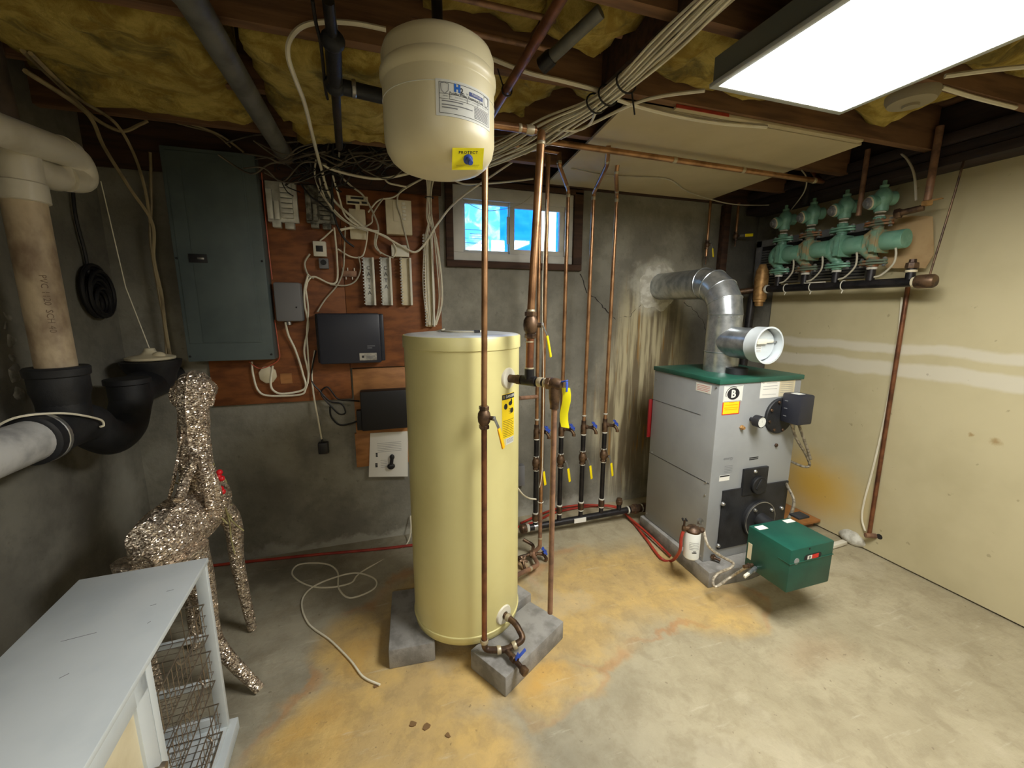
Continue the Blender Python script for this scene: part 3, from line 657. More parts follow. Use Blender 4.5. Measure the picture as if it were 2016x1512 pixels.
blob(pic, f1, -0.022, hl_*0.22, 0.012, 0.013); blob(pic, f1, 0.012, hl_*0.27, 0.015, 0.010); blob(pic, f1, 0.020, hl_*0.31, 0.006, 0.013)
blob(pic, f1, 0.024, hl_*0.10, 0.014, 0.012)
for k in range(4): pic.add([f1(0.018-0.022, hl_*0.10+0.012-k*0.007, 0.0014), f1(0.016, hl_*0.10+0.009-k*0.006, 0.0014), f1(0.016, hl_*0.10+0.005-k*0.006, 0.0014)], [(0, 1, 2)])
pic.build('pictogram', 'ink_black', dl, smooth=False)
f3 = cylfn(TC, TR, A1+0.05, zb_-0.016)
wl = sticker('rating_label', f3, 0.06, 0.028, 'label_white', t, nu=5)
lines('print', f3, [(-0.026, 0.024, 0.009-i*0.005) for i in range(4)], 'ink_grey', wl, 0.0016, 0.0014, 4)
# thermostat cord lying on the lid
q0 = V((TC.x-0.12, TC.y+0.08, TZ1+0.012))
_P = [wY(860, 652, 1.98), wY(875, 648, 1.94), V((0.27, 1.88, TZ1+0.014)), V((0.31, 1.80, TZ1+0.0135)), V((0.40, 1.78, TZ1+0.0135))]
t = T('cord_plug', 'short grey cord with black and white plug lying on the water heater lid', 'cord', (0.41, 1.78, TZ1+0.010))
MB().cyl((0.40, 1.78, TZ1+0.015), (0.425, 1.78, TZ1+0.015), 0.006, n=10).build('sleeve', 'black_plastic', t)
cable('lead', '', _P, 0.0035, 'cable_grey', parent=t)
MB().cyl((0.425, 1.78, TZ1+0.015), (0.45, 1.778, TZ1+0.015), 0.005, n=10).build('tip', 'white_plastic', t)

# concrete blocks
def block(name_label, ca, cb_, w_, h=0.097):
    # ca, cb: the two ends of the long centre line on the floor
    ca = V(ca); cb_ = V(cb_); d = (cb_-ca); c = (ca+cb_)/2
    mb = MB().obox((0, 0, h/2), (1, 0, 0), (0, 1, 0), (0, 0, 1), d.length/2, w_/2, h/2)
    o = mb.build('concrete_block', 'cement_block', None, bev=0.006); o.location = (c.x, c.y, 0); o.rotation_euler = (0, 0, math.atan2(d.y, d.x))
    return tag(o, name_label, 'concrete block', 'concrete blocks under the water heater')
block('solid grey concrete block under the water heater beside the loose white wire', (0.07, 1.675, 0), (0.10, 2.08, 0), 0.205)
block('solid grey concrete block under the copper drain valve, angled outward', (0.372, 1.485, 0), (0.735, 1.70, 0), 0.215)
block('solid grey concrete block behind the water heater, mostly hidden', (0.46, 2.12, 0), (0.62, 1.80, 0), 0.20)

# front supply pipe with valve, bottom elbow and drain
fx, fy = 0.372, 1.534
tpipe = T('supply_pipe', 'copper pipe with orange lever valve running down the front of the water heater', 'pipe', (fx, fy, 0.13))
zb = wY(956, 1277, fy).z; zv = wY(950, 822, fy).z
a = wY(1019, 1238, 1.495); a.z = zb+0.035
MB().cyl((fx, fy, zb+0.01), (fx+0.008, fy, zv-0.03), 0.0118).build('lower_pipe', 'copper_dark', tpipe)
MB().cyl((fx+0.008, fy, zv+0.03), (fx+0.022, fy, 2.235), 0.0118).build('upper_pipe', 'copper', tpipe)
ball_valve(tpipe, (fx+0.008, fy, zv), (0, 0, 1), 0.0145, (0.75, -0.6, 0), (0.22, -0.05, -1), 0.125, 'handle_orange')
pth = elbowpath([pF+nF*0.005, pF+nF*0.075+V((0, 0, -0.004)), V((0.545, 1.50, zb+0.03)), V((0.46, 1.495, zb+0.005)), V((fx, fy-0.005, zb)), V((fx, fy, zb+0.05))], 0.024)
MB().tube(pth, 0.014, 12).build('elbow_run', 'bronze', tpipe)
mb = JB(); tee = V((0.46, 1.495, zb+0.005))
for p, d in ((V((0.43, 1.505, zb+0.004)), V((1, -0.1, 0))), (V((0.50, 1.497, zb+0.015)), V((1, 0, 0.3))), (pF+nF*0.03, nF), (V((fx, fy, zb+0.04)), V((0, 0, 1)))): collar(mb, p, d, 0.018, 0.018)
mb.build('solder_joint', 'solder', tpipe)
dv = V((0.50, 1.40, zb-0.01)); d_ = (dv-tee).normalized()
MB().cyl(tee, tee+d_*0.045, 0.012).build('branch', 'bronze', tpipe)
q = tee+d_*0.04
v = MB().hexp(q, d_, 0.018, 0.02).cyl(q, q+d_*0.07, 0.011).lathe(q+d_*0.06, d_, [(0.012, 0), (0.018, 0.008), (0.018, 0.03), (0.013, 0.032)], 14).cyl(q+d_*0.03, q+d_*0.03+V((0.012, 0, 0.03)), 0.006).build('drain_valve', 'bronze', tpipe)
hh = q+d_*0.03+V((0.012, 0, 0.032)); hb = MB()
hb.obox(hh+V((0.012, 0, 0.004)), (0.8, 0.2, 0.5), (0, 1, 0), (-0.5, 0, 0.8), 0.022, 0.007, 0.003).obox(hh+V((-0.010, 0, -0.006)), (0.6, 0.2, 0.7), (0, 1, 0), (-0.5, 0, 0.8), 0.014, 0.008, 0.003)
hb.build('handle', 'handle_blue', v, bev=0.002)

# hot outlet: black tee, valve, riser to the ceiling
tee = pE+nE*0.105; elb = pE+nE*0.225
tout = T('outlet_pipe', 'copper riser with yellow lever valve above black tee at the water heater collar', 'pipe', (pE.x, pE.y, zE-0.02))
MB().cyl(pE+nE*0.005, pE+nE*0.05, 0.017, 0.019).cyl(pE+nE*0.045, pE+nE*0.068, 0.0205).build('union', 'bronze', tout)
MB().cyl(pE+nE*0.066, tee+nE*0.04, 0.0165).cyl(tee-nE*0.032, tee+nE*0.032, 0.021).cyl(tee, tee+V((0, 0, 0.05)), 0.020).build('black_tee', 'black_iron', tout)
zv = wY(1043, 640, tee.y).z; topc = V((0.612, 1.55, 2.24)); vb = V((tee.x+0.003, tee.y, zv))
MB().cyl(tee+V((0, 0, 0.045)), vb-V((0, 0, 0.04)), 0.0165).build('black_nipple', 'copper_dark', tout)
ball_valve(tout, vb, (0, 0, 1), 0.0165, (0.85, -0.5, 0), (0.18, -0.05, -1), 0.13, 'handle_yellow')
MB().tube(elbowpath([vb+V((0, 0, 0.04)), topc, V((0.775, 1.965, 2.372))], 0.03), 0.0155, 12).build('copper_riser', 'copper', tout)
mb = JB(); collar(mb, tee+V((0, 0, 0.052)), (0, 0, 1), 0.019, 0.008); collar(mb, vb+V((0, 0, 0.055)), (0, 0, 1), 0.018, 0.012); collar(mb, tee+V((0, 0, 0.16)), (0, 0, 1), 0.0182, 0.006)
collar(mb, topc-V((0.002, 0, 0.035)), (0, 0, 1), 0.0175, 0.012)
mb.build('solder_joint', 'solder', tout)
# relief valve with tag and discharge pipe
trel = T('relief_valve', 'bronze relief valve with yellow tag and open copper discharge pipe', 'valve', (elb.x, elb.y, 0.29))
MB().cyl(tee+nE*0.035, elb-nE*0.03, 0.0165).build('nipple', 'black_iron', trel)
mb = JB(); collar(mb, tee+nE*0.052, nE, 0.02, 0.02); collar(mb, elb-nE*0.042, nE, 0.02, 0.012)
mb.build('solder_joint', 'solder', trel)
MB().hexp(elb-nE*0.035, nE, 0.026, 0.02).lathe(elb-nE*0.02, nE, [(0.022, 0), (0.025, 0.02), (0.022, 0.04), (0.015, 0.05)], 16).lathe(elb, (0, 0, -1), [(0.02, 0), (0.024, 0.03), (0.022, 0.06), (0.018, 0.085), (0.018, 0.1)], 16).build('valve_body', 'bronze', trel)
ev = elb+nE*0.03; lv = MB().obox(ev+V((0.006, 0, 0.012)), (0.6, -0.8, 0.3), (0.8, 0.6, 0), (0, 0, 1), 0.018, 0.010, 0.003).obox(ev+V((0.018, -0.01, -0.008)), (0, 0, 1), (0.8, 0.6, 0), nE, 0.02, 0.007, 0.002)
lv.build('test_lever', 'handle_blue', trel, bev=0.002)
zt = wY(1106, 762, elb.y).z; zd = wY(1104, 838, elb.y).z
tgp = ev+V((0.02, 0.004, 0)); tu = V((0.95, -0.31, 0)); hgt = zt-zd
n_ = 6; vs = []; fs = []
for s_ in (0, 1):
    for i in range(n_+1):
        zz = zt-hgt*i/n_; off = nE*(0.006*math.sin(i*1.1)+0.001*s_)
        vs += [V((tgp.x, tgp.y, zz))-tu*0.016+off, V((tgp.x, tgp.y, zz-(0.006 if i == n_ else 0)))+tu*0.016+off]
k = 2*(n_+1)
for i in range(n_):
    a = 2*i; fs += [(a, a+1, a+3, a+2), (k+a+2, k+a+3, k+a+1, k+a), (a, a+2, k+a+2, k+a), (a+1, k+a+1, k+a+3, a+3)]
fs += [(0, k, k+1, 1), (2*n_, 2*n_+1, k+2*n_+1, k+2*n_)]
lab(MB().add(vs, fs).build('tag', 'tag_yellow', trel), 'bright yellow plastic tag')
MB().cyl(elb+V((0, 0, -0.095)), (elb.x+0.002, elb.y, 0.29), 0.0115).build('discharge_pipe', 'copper_dull', trel)

# ============================================================ expansion tank
EC = V((0.182, 1.187, 0)); ER = 0.142; EZ0 = 1.953
EH = wY(860, 30, 1.047).z-EZ0
t = T('expansion_tank', 'cream potable water expansion tank hanging below the joists', 'expansion tank', (EC.x, EC.y, EZ0))
zr_ = wY(860, 100, 1.047).z-EZ0; zs_ = wY(860, 158, 1.047).z-EZ0
prof = [(0.0, 0), (0.05, 0.0015), (0.085, 0.006), (0.11, 0.015), (0.126, 0.028), (0.137, 0.046), (ER, 0.07), (ER, zr_), (ER, EH-0.022), (ER-0.006, EH-0.006), (ER-0.022, EH+0.006), (0.09, EH+0.02), (0.04, EH+0.026), (0, EH+0.028)]
MB().lathe((EC.x, EC.y, EZ0), (0, 0, 1), prof, 64).build('shell', 'exp_cream', t, ang=50)
MB().lathe((EC.x, EC.y, EZ0+zr_-0.02), (0, 0, 1), [(ER, 0), (ER+0.001, 0.004), (ER+0.0045, 0.010), (ER+0.0055, 0.02), (ER+0.0045, 0.03), (ER, 0.036)], 64).build('seam_ring', 'exp_cream', t)
MB().lathe((EC.x, EC.y, EZ0+zs_), (0, 0, 1), [(ER, 0), (ER+0.0012, 0.0008), (ER, 0.0018)], 64).build('wrap_edge', 'label_white', t)
MB().cyl((EC.x, EC.y, EZ0+EH+0.02), (EC.x, EC.y, 2.449), 0.014).hexp((EC.x, EC.y, EZ0+EH+0.024), (0, 0, 1), 0.022, 0.03).build('inlet_pipe', 'black_iron', t)
# sticker on the shell: read its place from the photo
def ecyl(px, py):
    d = ray(px, py); A = d.x**2+d.y**2; Bq = -2*(d.x*EC.x+d.y*EC.y); Cq = EC.x**2+EC.y**2-ER**2
    s_ = (-Bq-math.sqrt(max(0, Bq*Bq-4*A*Cq)))/(2*A); P = CAMP+d*s_; return math.atan2(P.y-EC.y, P.x-EC.x), P.z
a0, z0 = ecyl(857, 154); a1, z1 = ecyl(963, 197); _, z2 = ecyl(861, 227)
aw = (a1-a0)*ER; zc_ = (z0+z2)/2; hh = abs(z0-z2); am = (a0+a1)/2
fe = lambda u, v, d: V((EC.x+(ER+d)*math.cos(am+u/ER), EC.y+(ER+d)*math.sin(am+u/ER), zc_+v))
st = sticker('label', fe, aw, hh, 'label_white', t, nu=20); lab(st, 'white printed label with blue H2 lettering')
def rect_rows(w_, h_, th): return [(-w_/2, w_/2, h_/2), (-w_/2, w_/2, -h_/2)]
iw, ih = aw*0.90, hh*0.84
lines('border', fe, rect_rows(iw, ih, 0), 'ink_black', st, 0.0009, 0.0012, 16)
bb = MB()
for u in (-iw/2, iw/2): bb.add([fe(u-0.0005, -ih/2, 0.0012), fe(u+0.0005, -ih/2, 0.0012), fe(u+0.0005, ih/2, 0.0012), fe(u-0.0005, ih/2, 0.0012)], [(0, 1, 2, 3)])
for u in (-iw*0.33, -iw*0.02, iw*0.2): bb.add([fe(u-0.0004, -ih*0.03, 0.0012), fe(u+0.0004, -ih*0.03, 0.0012), fe(u+0.0004, ih*0.13, 0.0012), fe(u-0.0004, ih*0.13, 0.0012)], [(0, 1, 2, 3)])
bb.build('table_line', 'ink_black', st, smooth=False)['kind'] = 'stuff'
lines('table_rule', fe, [(-iw/2, iw/2, ih*0.13), (-iw/2, iw/2, -ih*0.03)], 'ink_black', st, 0.0008, 0.0012, 16)
text('lettering', 'H', 'ink_blue', st, lambda u, v, d: fe(u-iw*0.20, v+ih*0.355, d+0.001), hh*0.27, bold=0.0016)
text('lettering', '2', 'ink_black', st, lambda u, v, d: fe(u-iw*0.12, v+ih*0.31, d+0.001), hh*0.2, bold=0.0004)
text('lettering', 'PRO', 'ink_grey', st, lambda u, v, d: fe(u-iw*0.11, v+ih*0.21, d+0.001), hh*0.08)
text('lettering', 'Potable Water Expansion Tank', 'ink_black', st, lambda u, v, d: fe(u, v+ih*0.17, d+0.001), hh*0.097, bold=0.0001)
text('lettering', 'by', 'ink_grey', st, lambda u, v, d: fe(u-iw*0.02, v+ih*0.27, d+0.001), hh*0.07)
sticker('logo_bar', lambda u, v, d: fe(u+iw*0.17, v+ih*0.31, d+0.0008), iw*0.30, ih*0.13, 'ink_navy', st, nu=6)
text('lettering', 'FLEXCON', 'label_white', st, lambda u, v, d: fe(u+iw*0.17, v+ih*0.31, d+0.0022), hh*0.085)
text('lettering', 'Model  HB-2      Tank Volume  4.4 gallons      Precharge 40 PSI     Max. Temp', 'ink_grey', st, lambda u, v, d: fe(u, v+ih*0.06, d+0.001), hh*0.05)
lines('small_print', fe, [(-iw*0.46, -iw*0.1, -ih*0.10), (-iw*0.46, iw*0.08, -ih*0.22), (-iw*0.46, -iw*0.2, -ih*0.31)], 'ink_grey', st, 0.0022, 0.0012, 10)
lines('small_print', fe, [(iw*0.12, iw*0.47, -ih*0.08-i*ih*0.05) for i in range(8)], 'ink_grey', st, 0.0018, 0.0012, 8)
sh = MB()
for (u0, v0) in ((-iw*0.41, ih*0.30), (iw*0.42, ih*0.30)):
    P = [(-0.009, 0.010), (0, 0.012), (0.009, 0.010), (0.008, -0.004), (0, -0.011), (-0.008, -0.004)]
    for i in range(6):
        a, b_ = P[i], P[(i+1) % 6]; d_ = V((b_[0]-a[0], b_[1]-a[1], 0)).normalized(); nn = V((-d_.y, d_.x, 0))*0.0006
        sh.add([fe(u0+a[0]-nn.x, v0+a[1]-nn.y, 0.0014), fe(u0+b_[0]-nn.x, v0+b_[1]-nn.y, 0.0014), fe(u0+b_[0]+nn.x, v0+b_[1]+nn.y, 0.0014), fe(u0+a[0]+nn.x, v0+a[1]+nn.y, 0.0014)], [(0, 1, 2, 3)])
sh.build('shield_mark', 'ink_grey', st, smooth=False)['kind'] = 'stuff'
# yellow tag and blue valve cap on the dome
def inside(P):
    r_ = math.hypot(P.x-EC.x, P.y-EC.y); h_ = P.z-EZ0
    for (r0, h0), (r1, h1) in zip(prof, prof[1:]):
        if h0 <= h_ <= h1: return r_ < r0+(r1-r0)*(h_-h0)/max(1e-9, h1-h0)
    return False
d_ = ray(921, 313); k_ = 0.8
while k_ < 1.6 and not inside(CAMP+d_*k_): k_ += 0.001
cp = CAMP+d_*(k_-0.012)
nn = (V((cp.x-EC.x, cp.y-EC.y, 0)).normalized()*0.62+V((0, 0, -0.62))-d_.normalized()*0.5).normalized()
ux = V((0.99, -0.02, 0.06)); ux = (ux-nn*ux.dot(nn)).normalized(); uy = nn.cross(ux)
f4 = plane_fn(cp, ux, uy)
tgl = sticker('protect_tag', f4, 0.080, 0.050, 'tag_yellow', t, 0.001); lab(tgl, 'yellow paper tag reading PROTECT')
text('lettering', 'PROTECT', 'ink_black', tgl, lambda u, v, d: f4(u, v+0.015, d+0.0012), 0.0095, space=1.25, bold=0.0002)
lines('print', f4, [(-0.03, 0.03, -0.014), (-0.03, 0.028, -0.018)], 'ink_olive', tgl, 0.0006, 0.0014)
n4 = ux.cross(uy); MB().lathe(cp, n4, [(0.0115, 0), (0.012, 0.003), (0.0075, 0.005), (0.007, 0.022), (0.0055, 0.025), (0, 0.025)], 16).build('valve_cap', 'handle_blue', tgl)

# ============================================================ boiler
BX0, BX1, BY0, BY1, BZ0, BZ1 = 1.79, 2.41, 1.786, 2.36, 0.10, 1.19
t = tb = T('boiler', 'grey oil boiler with dark green lid and black burner plate', 'boiler', ((BX0+BX1)/2, (BY0+BY1)/2, BZ0))
MB().box(BX0, BX1, BY0, BY1, BZ0, BZ1).build('jacket', 'boiler_grey', t, bev=0.006)
MB().box(BX0-0.006, BX1+0.008, BY0-0.008, BY1+0.004, BZ1, BZ1+0.028).build('lid', 'boiler_green', t, bev=0.003)
zs = wX(1283, 893, BX0).z
MB().box(BX0-0.0012, BX0, BY0+0.008, BY1, zs-0.0015, zs+0.0015).build('seam', 'ink_black', t, smooth=False)
MB().box(BX0-0.0012, BX0, BY0+0.12, BY1, 0.985, 0.987).build('seam', 'ink_black', t, smooth=False)
for (y, z) in ((BY0+0.02, 1.17), (BY0+0.03, zs+0.0), (BY0+0.03, zs-0.08), (BY1-0.03, zs+0.01), (BY1-0.03, 1.13), (BY1-0.02, 0.14), (BY0+0.02, 0.13)):
    MB().lathe((BX0, y, z), (-1, 0, 0), [(0.006, 0), (0.006, 0.003), (0.003, 0.005), (0, 0.005)], 10).build('screw', 'steel', t)
FN = lambda px, py, d=0: wY(px, py, BY0-d)
def ff(px, py): return plane_fn(FN(px, py), (1, 0, 0), (0, 0, 1))
# badge
fb = ff(1443, 775)
bd = sticker('badge', fb, 0.135, 0.092, 'label_white', t, 0.003); lab(bd, 'silver badge with letter B in a black oval')
lines('border', fb, [(-0.063, 0.063, 0.043), (-0.063, 0.063, -0.043)], 'ink_black', bd, 0.0016, 0.0034)
ov = MB().add([fb(0.044*math.cos(a*PI/16), 0.034*math.sin(a*PI/16), 0.0036) for a in range(32)], [tuple(range(32))]); ov.build('oval', 'ink_black', bd, smooth=False)
arc = MB()
for k in range(14):
    a = PI*0.35+k*PI*0.055; b_ = a+PI*0.055
    arc.add([fb(0.048*math.cos(a)-0.003, 0.038*math.sin(a), 0.0036), fb(0.048*math.cos(b_)-0.003, 0.038*math.sin(b_), 0.0036), fb(0.052*math.cos(b_)-0.003, 0.042*math.sin(b_), 0.0036), fb(0.052*math.cos(a)-0.003, 0.042*math.sin(a), 0.0036)], [(0, 1, 2, 3)])
arc.build('arc', 'ink_black', bd, smooth=False)
text('lettering', 'B', 'label_white', bd, lambda u, v, d: fb(u, v-0.002, d+0.004), 0.06, bold=0.0022)
fy_ = ff(1439, 801)
ys = sticker('warning_label', fy_, 0.125, 0.09, 'ink_red', t, 0.001); lab(ys, 'yellow warning label with red border')
sticker('yellow_field', lambda u, v, d: fy_(u, v, d+0.001), 0.112, 0.078, 'label_yellow', ys, 0.0008)
lines('print', fy_, [(-0.045, 0.045, 0.012), (-0.05, 0.05, -0.004), (-0.045, 0.045, -0.014), (-0.02, 0.02, 0.026)], 'handle_orange', ys, 0.004, 0.0024)
fw1 = ff(1516, 764); ws = sticker('instruction_label', fw1, 0.145, 0.115, 'white_paper', t, 0.001)
lines('print', fw1, [(-0.03, 0.05, 0.03), (-0.055, 0.055, 0.012), (-0.055, 0.055, -0.005), (-0.055, 0.05, -0.038)], 'ink_grey', ws, 0.002, 0.0014)
text('lettering', 'C', 'ink_grey', ws, lambda u, v, d: fw1(u-0.058, v+0.04, d+0.0014), 0.03)
fw2 = ff(1549, 762); w2 = sticker('instruction_label', fw2, 0.125, 0.11, 'cream_plastic', t, 0.001)
lines('print', fw2, [(-0.05, 0.05, 0.04-i*0.012) for i in range(7)], 'ink_grey', w2, 0.002, 0.0014)
fs_ = plane_fn(wX(1385, 764, BX0), (0, -1, 0), (0, 0, 1)); w3 = sticker('side_label', fs_, 0.12, 0.05, 'white_paper', t, 0.001)
lines('print', fs_, [(-0.05, 0.05, 0.014), (-0.05, 0.05, 0.004), (-0.05, 0.05, -0.006), (-0.05, 0.04, -0.015)], 'ink_red', w3, 0.002, 0.0014)
# gauge
gp = FN(1478, 825)
g = MB().cyl(gp, gp-V((0, 0.035, 0)), 0.012, n=12).lathe(gp-V((0, 0.03, 0)), (0, -1, 0), [(0.03, 0), (0.034, 0.004), (0.034, 0.045), (0.03, 0.048), (0.03, 0.044), (0, 0.044)], 28).build('pressure_gauge', 'black_plastic', t)
MB().lathe(gp-V((0, 0.075, 0)), (0, -1, 0), [(0.0295, 0), (0, 0.001)], 28).build('dial', 'label_white', g)
fg = plane_fn(gp-V((0, 0.0765, 0)), (1, 0, 0), (0, 0, 1)); nb = MB()
nb.add([fg(-0.001, 0, 0.001), fg(0.001, 0, 0.001), fg(-0.004, 0.018, 0.001)], [(0, 1, 2)])
for k in range(9):
    a = PI*1.25-k*PI*1.5/8; nb.add([fg(0.020*math.cos(a), 0.020*math.sin(a), 0.001), fg(0.024*math.cos(a+0.04), 0.024*math.sin(a+0.04), 0.001), fg(0.024*math.cos(a-0.04), 0.024*math.sin(a-0.04), 0.001)], [(0, 1, 2)])
nb.build('needle', 'ink_black', g, smooth=False)
MB().hexp(FN(1459, 841), (0, -1, 0), 0.014, 0.012).hexp(FN(1459, 841)-V((0, 0.012, 0)), (0, -1, 0), 0.010, 0.012).build('plug', 'brass', t)
MB().hexp(FN(1527, 876), (0, -1, 0), 0.011, 0.010).build('plug', 'bronze', t)
# round tank-coil plate and aquastat box
rc = FN(1532, 818); pl = MB().lathe(rc, (0, -1, 0), [(0.108, 0), (0.108, 0.012), (0.104, 0.016), (0, 0.016)], 40).build('round_plate', 'black_cast', t)
for k in range(8):
    a = k*PI/4+0.3; MB().hexp(rc+V((0.09*math.cos(a), -0.016, 0.09*math.sin(a))), (0, -1, 0), 0.009, 0.008).build('bolt', 'bronze', pl)
ac = FN(1567, 803, 0.07); ac = V((ac.x, BY0-0.075, ac.z))
ax_ = MB().box(ac.x-0.055, ac.x+0.055, BY0-0.135, BY0-0.02, ac.z-0.088, ac.z+0.085).build('control_box', 'navy_plastic', t, bev=0.01)
MB().box(ac.x-0.03, ac.x+0.02, BY0-0.1, BY0-0.05, ac.z+0.085, ac.z+0.0865).build('label', 'label_white', ax_, smooth=False)
MB().cyl((ac.x-0.03, BY0-0.018, ac.z), (ac.x-0.03, BY0, ac.z), 0.02).build('mount', 'black_cast', ax_)
for k in range(3): MB().box(ac.x-0.0565, ac.x-0.055, BY0-0.06, BY0-0.04, ac.z-0.05+k*0.045, ac.z-0.046+k*0.045).build('vent_slot', 'ink_grey', ax_, smooth=False)
# flexible conduits from control box
def flex(parent, pts, r, mat='flex_steel', name='flexible_conduit', k=10):
    P = spl(pts, k); Q = []; R = []; L = 0; step = 0.004
    for i in range(len(P)-1):
        n_ = max(1, int((P[i+1]-P[i]).length/step))
        for j in range(n_): Q.append(P[i].lerp(P[i+1], j/n_)); R.append(r*(1.0 if len(Q) % 2 else 0.84))
    return MB().tube(Q, R, 8).build(name, mat, parent)
cz = ac.z-0.086; YC = BY0-0.08
flex(t, [V((ac.x-0.035, YC, cz)), wY(1567, 862, YC), wY(1585, 892, YC), wY(1594, 915, YC), wY(1580, 918, YC+0.03), V((BX1+0.012, BY0+0.06, wY(1562, 908, BY0).z))], 0.0085)
flex(t, [V((ac.x+0.02, YC, cz)), wY(1581, 860, YC-0.01), wY(1590, 885, YC-0.01), wY(1596, 905, YC-0.012)], 0.0085)
MB().box(BX1, BX1+0.03, BY0+0.03, BY0+0.13, wY(1560, 945, BY0).z, wY(1560, 900, BY0).z).build('switch_box', 'box_grey', t, bev=0.003)
cable('power_conduit', '', [V((BX1+0.015, BY0+0.05, wY(1560, 945, BY0).z)), wY(1553, 962, BY0-0.05), wY(1563, 985, BY0-0.1), wY(1560, 1005, BY0-0.16), wY(1552, 1022, BY0-0.2)], 0.009, 'flex_steel', parent=t)
# printed marks
fe2 = ff(1434, 902); MBs = text('print', 'energy', 'ink_grey', t, lambda u, v, d: fe2(u, v, d+0.0006), 0.026)
fe3 = ff(1434, 922); lines('print', fe3, [(-0.03, 0.03, 0.015-i*0.01) for i in range(5)], 'ink_grey', t, 0.002, 0.0006)
fe4 = ff(1426, 941); w4 = sticker('small_label', fe4, 0.075, 0.035, 'white_paper', t, 0.001); lines('print', fe4, [(-0.036, 0.036, 0.012)], 'ink_black', w4, 0.008, 0.0014)
fe5 = ff(1484, 902); lines('print', fe5, [(-0.035, 0.035, 0.004), (-0.035, 0.035, -0.006)], 'ink_black', t, 0.006, 0.0006)
# burner mounting plate + upper cover
pA, pB = FN(1409, 1092), FN(1418, 968)
px1 = FN(1548, 960).x
bp = MB().prism([(pA.x+0.0, BY0-0.012, 0.17), (px1, BY0-0.012, 0.17), (px1, BY0-0.012, FN(1480, 960).z+0.012), (FN(1456, 960).x, BY0-0.012, FN(1456, 960).z), (pA.x+0.0, BY0-0.012, FN(1420, 966).z)], (0, 0.012, 0)).build('burner_plate', 'black_cast', t, bev=0.003)
u0, u1 = FN(1458, 960).x, FN(1504, 960).x; uz0, uz1 = FN(1480, 962).z, FN(1480, 924).z+0.012
MB().box(u0, u1, BY0-0.018, BY0, uz0-0.03, uz1).build('cover_plate', 'black_cast', t, bev=0.003)
oc = FN(1487, 952); MB().lathe(oc-V((0, 0.018, 0)), (0, -1, 0), [(0.057, 0), (0.057, 0.014), (0.052, 0.018), (0, 0.018)], 28).build('sight_cover', 'black_cast', t)
MB().obox(oc-V((0.01, 0.037, -0.01)), (0.5, 0, 0.8), (0, 1, 0), (0.8, 0, -0.5), 0.035, 0.004, 0.01).build('latch', 'black_cast', t, bev=0.003)
for (px, py) in ((1423, 992), (1414, 1074), (1486, 928), (1490, 953), (1538, 1000)):
    q = FN(px, py, 0.014); MB().lathe(V((q.x, BY0-0.012, q.z)), (0, -1, 0), [(0.013, 0), (0.013, 0.004), (0.010, 0.012), (0.004, 0.016), (0, 0.016)], 14).build('bolt', 'steel', bp)
bc = FN(1487, 1018); fl = MB().lathe(bc-V((0, 0.012, 0)), (0, -1, 0), [(0.122, 0), (0.122, 0.02), (0.116, 0.026), (0.06, 0.026), (0, 0.026)], 40).build('burner_flange', 'black_cast', t)
MB().lathe(bc-V((0, 0.036, 0)), (0, -1, 0), [(0.1175, 0), (0.1175, 0.002), (0.113, 0.0025), (0.113, 0.0)], 40).build('gasket_ring', 'steel', fl)
for k in range(4):
    a = k*PI/2+0.65; q = bc+V((0.094*math.cos(a), -0.038, 0.094*math.sin(a))); MB().lathe(q, (0, -1, 0), [(0.012, 0), (0.012, 0.004), (0.008, 0.012), (0, 0.013)], 12).build('bolt', 'steel', fl)
# burner: tube and green housing
UX0, UX1, UY0, UY1 = 1.835, 2.125, 1.30, 1.545; UZ0, UZ1 = 0.232, 0.462
MB().cyl((bc.x, BY0-0.03, bc.z), (bc.x, UY1-0.01, bc.z-0.03), 0.048, n=28).build('burner_tube', 'black_cast', t)
bu = MB().box(UX0, UX1, UY0, UY1, UZ0, UZ1).build('burner_housing', 'burner_green', t, bev=0.006); lab(bu, 'dark green box housing of the oil burner')
MB().box(UX0-0.002, UX1+0.002, UY0-0.003, UY0+0.06, UZ1-0.075, UZ1-0.072).build('seam', 'boiler_green', bu)
fu = plane_fn((0, 0, 0), (1, 0, 0), (0, 0, 1))
q = wY(1600, 1095, UY0); f6 = plane_fn((q.x, UY0, q.z), (1, 0, 0), (0, 0, 1))
cap = MB()
for s_, e in ((0, 0.0012),):
    P = [f6(0.042+0.016*math.cos(-PI/2+a*PI/8), 0.016*math.sin(-PI/2+a*PI/8), e) for a in range(9)]+[f6(-0.042+0.016*math.cos(PI/2+a*PI/8), 0.016*math.sin(PI/2+a*PI/8), e) for a in range(9)]
    cap.add(P, [tuple(range(len(P)))])
cap.build('logo_recess', 'ink_black', bu, smooth=False)
sticker('logo_field', lambda u, v, d: f6(u-0.022, v, d+0.0016), 0.03, 0.02, 'white_paper', bu, 0.0004)
sticker('logo_field', lambda u, v, d: f6(u+0.016, v, d+0.0016), 0.044, 0.022, 'ink_red', bu, 0.0004)
text('lettering', 'B', 'ink_black', bu, lambda u, v, d: f6(u-0.022, v, d+0.0024), 0.02, bold=0.0006)
q = wY(1568, 1105, UY0); MB().lathe((q.x, UY0, q.z), (0, -1, 0), [(0.016, 0), (0.016, 0.002), (0, 0.002)], 18).build('emblem', 'boiler_grey', bu)
q = wY(1594, 1080, UY0); MB().lathe((q.x, UY0, q.z), (0, -1, 0), [(0.005, 0), (0.005, 0.0015), (0, 0.0015)], 10).build('hole', 'ink_black', bu)
MB().box(UX0+0.015, UX0+0.075, UY1-0.055, UY1-0.02, UZ1, UZ1+0.0012).build('top_label', 'white_paper', bu, smooth=False)
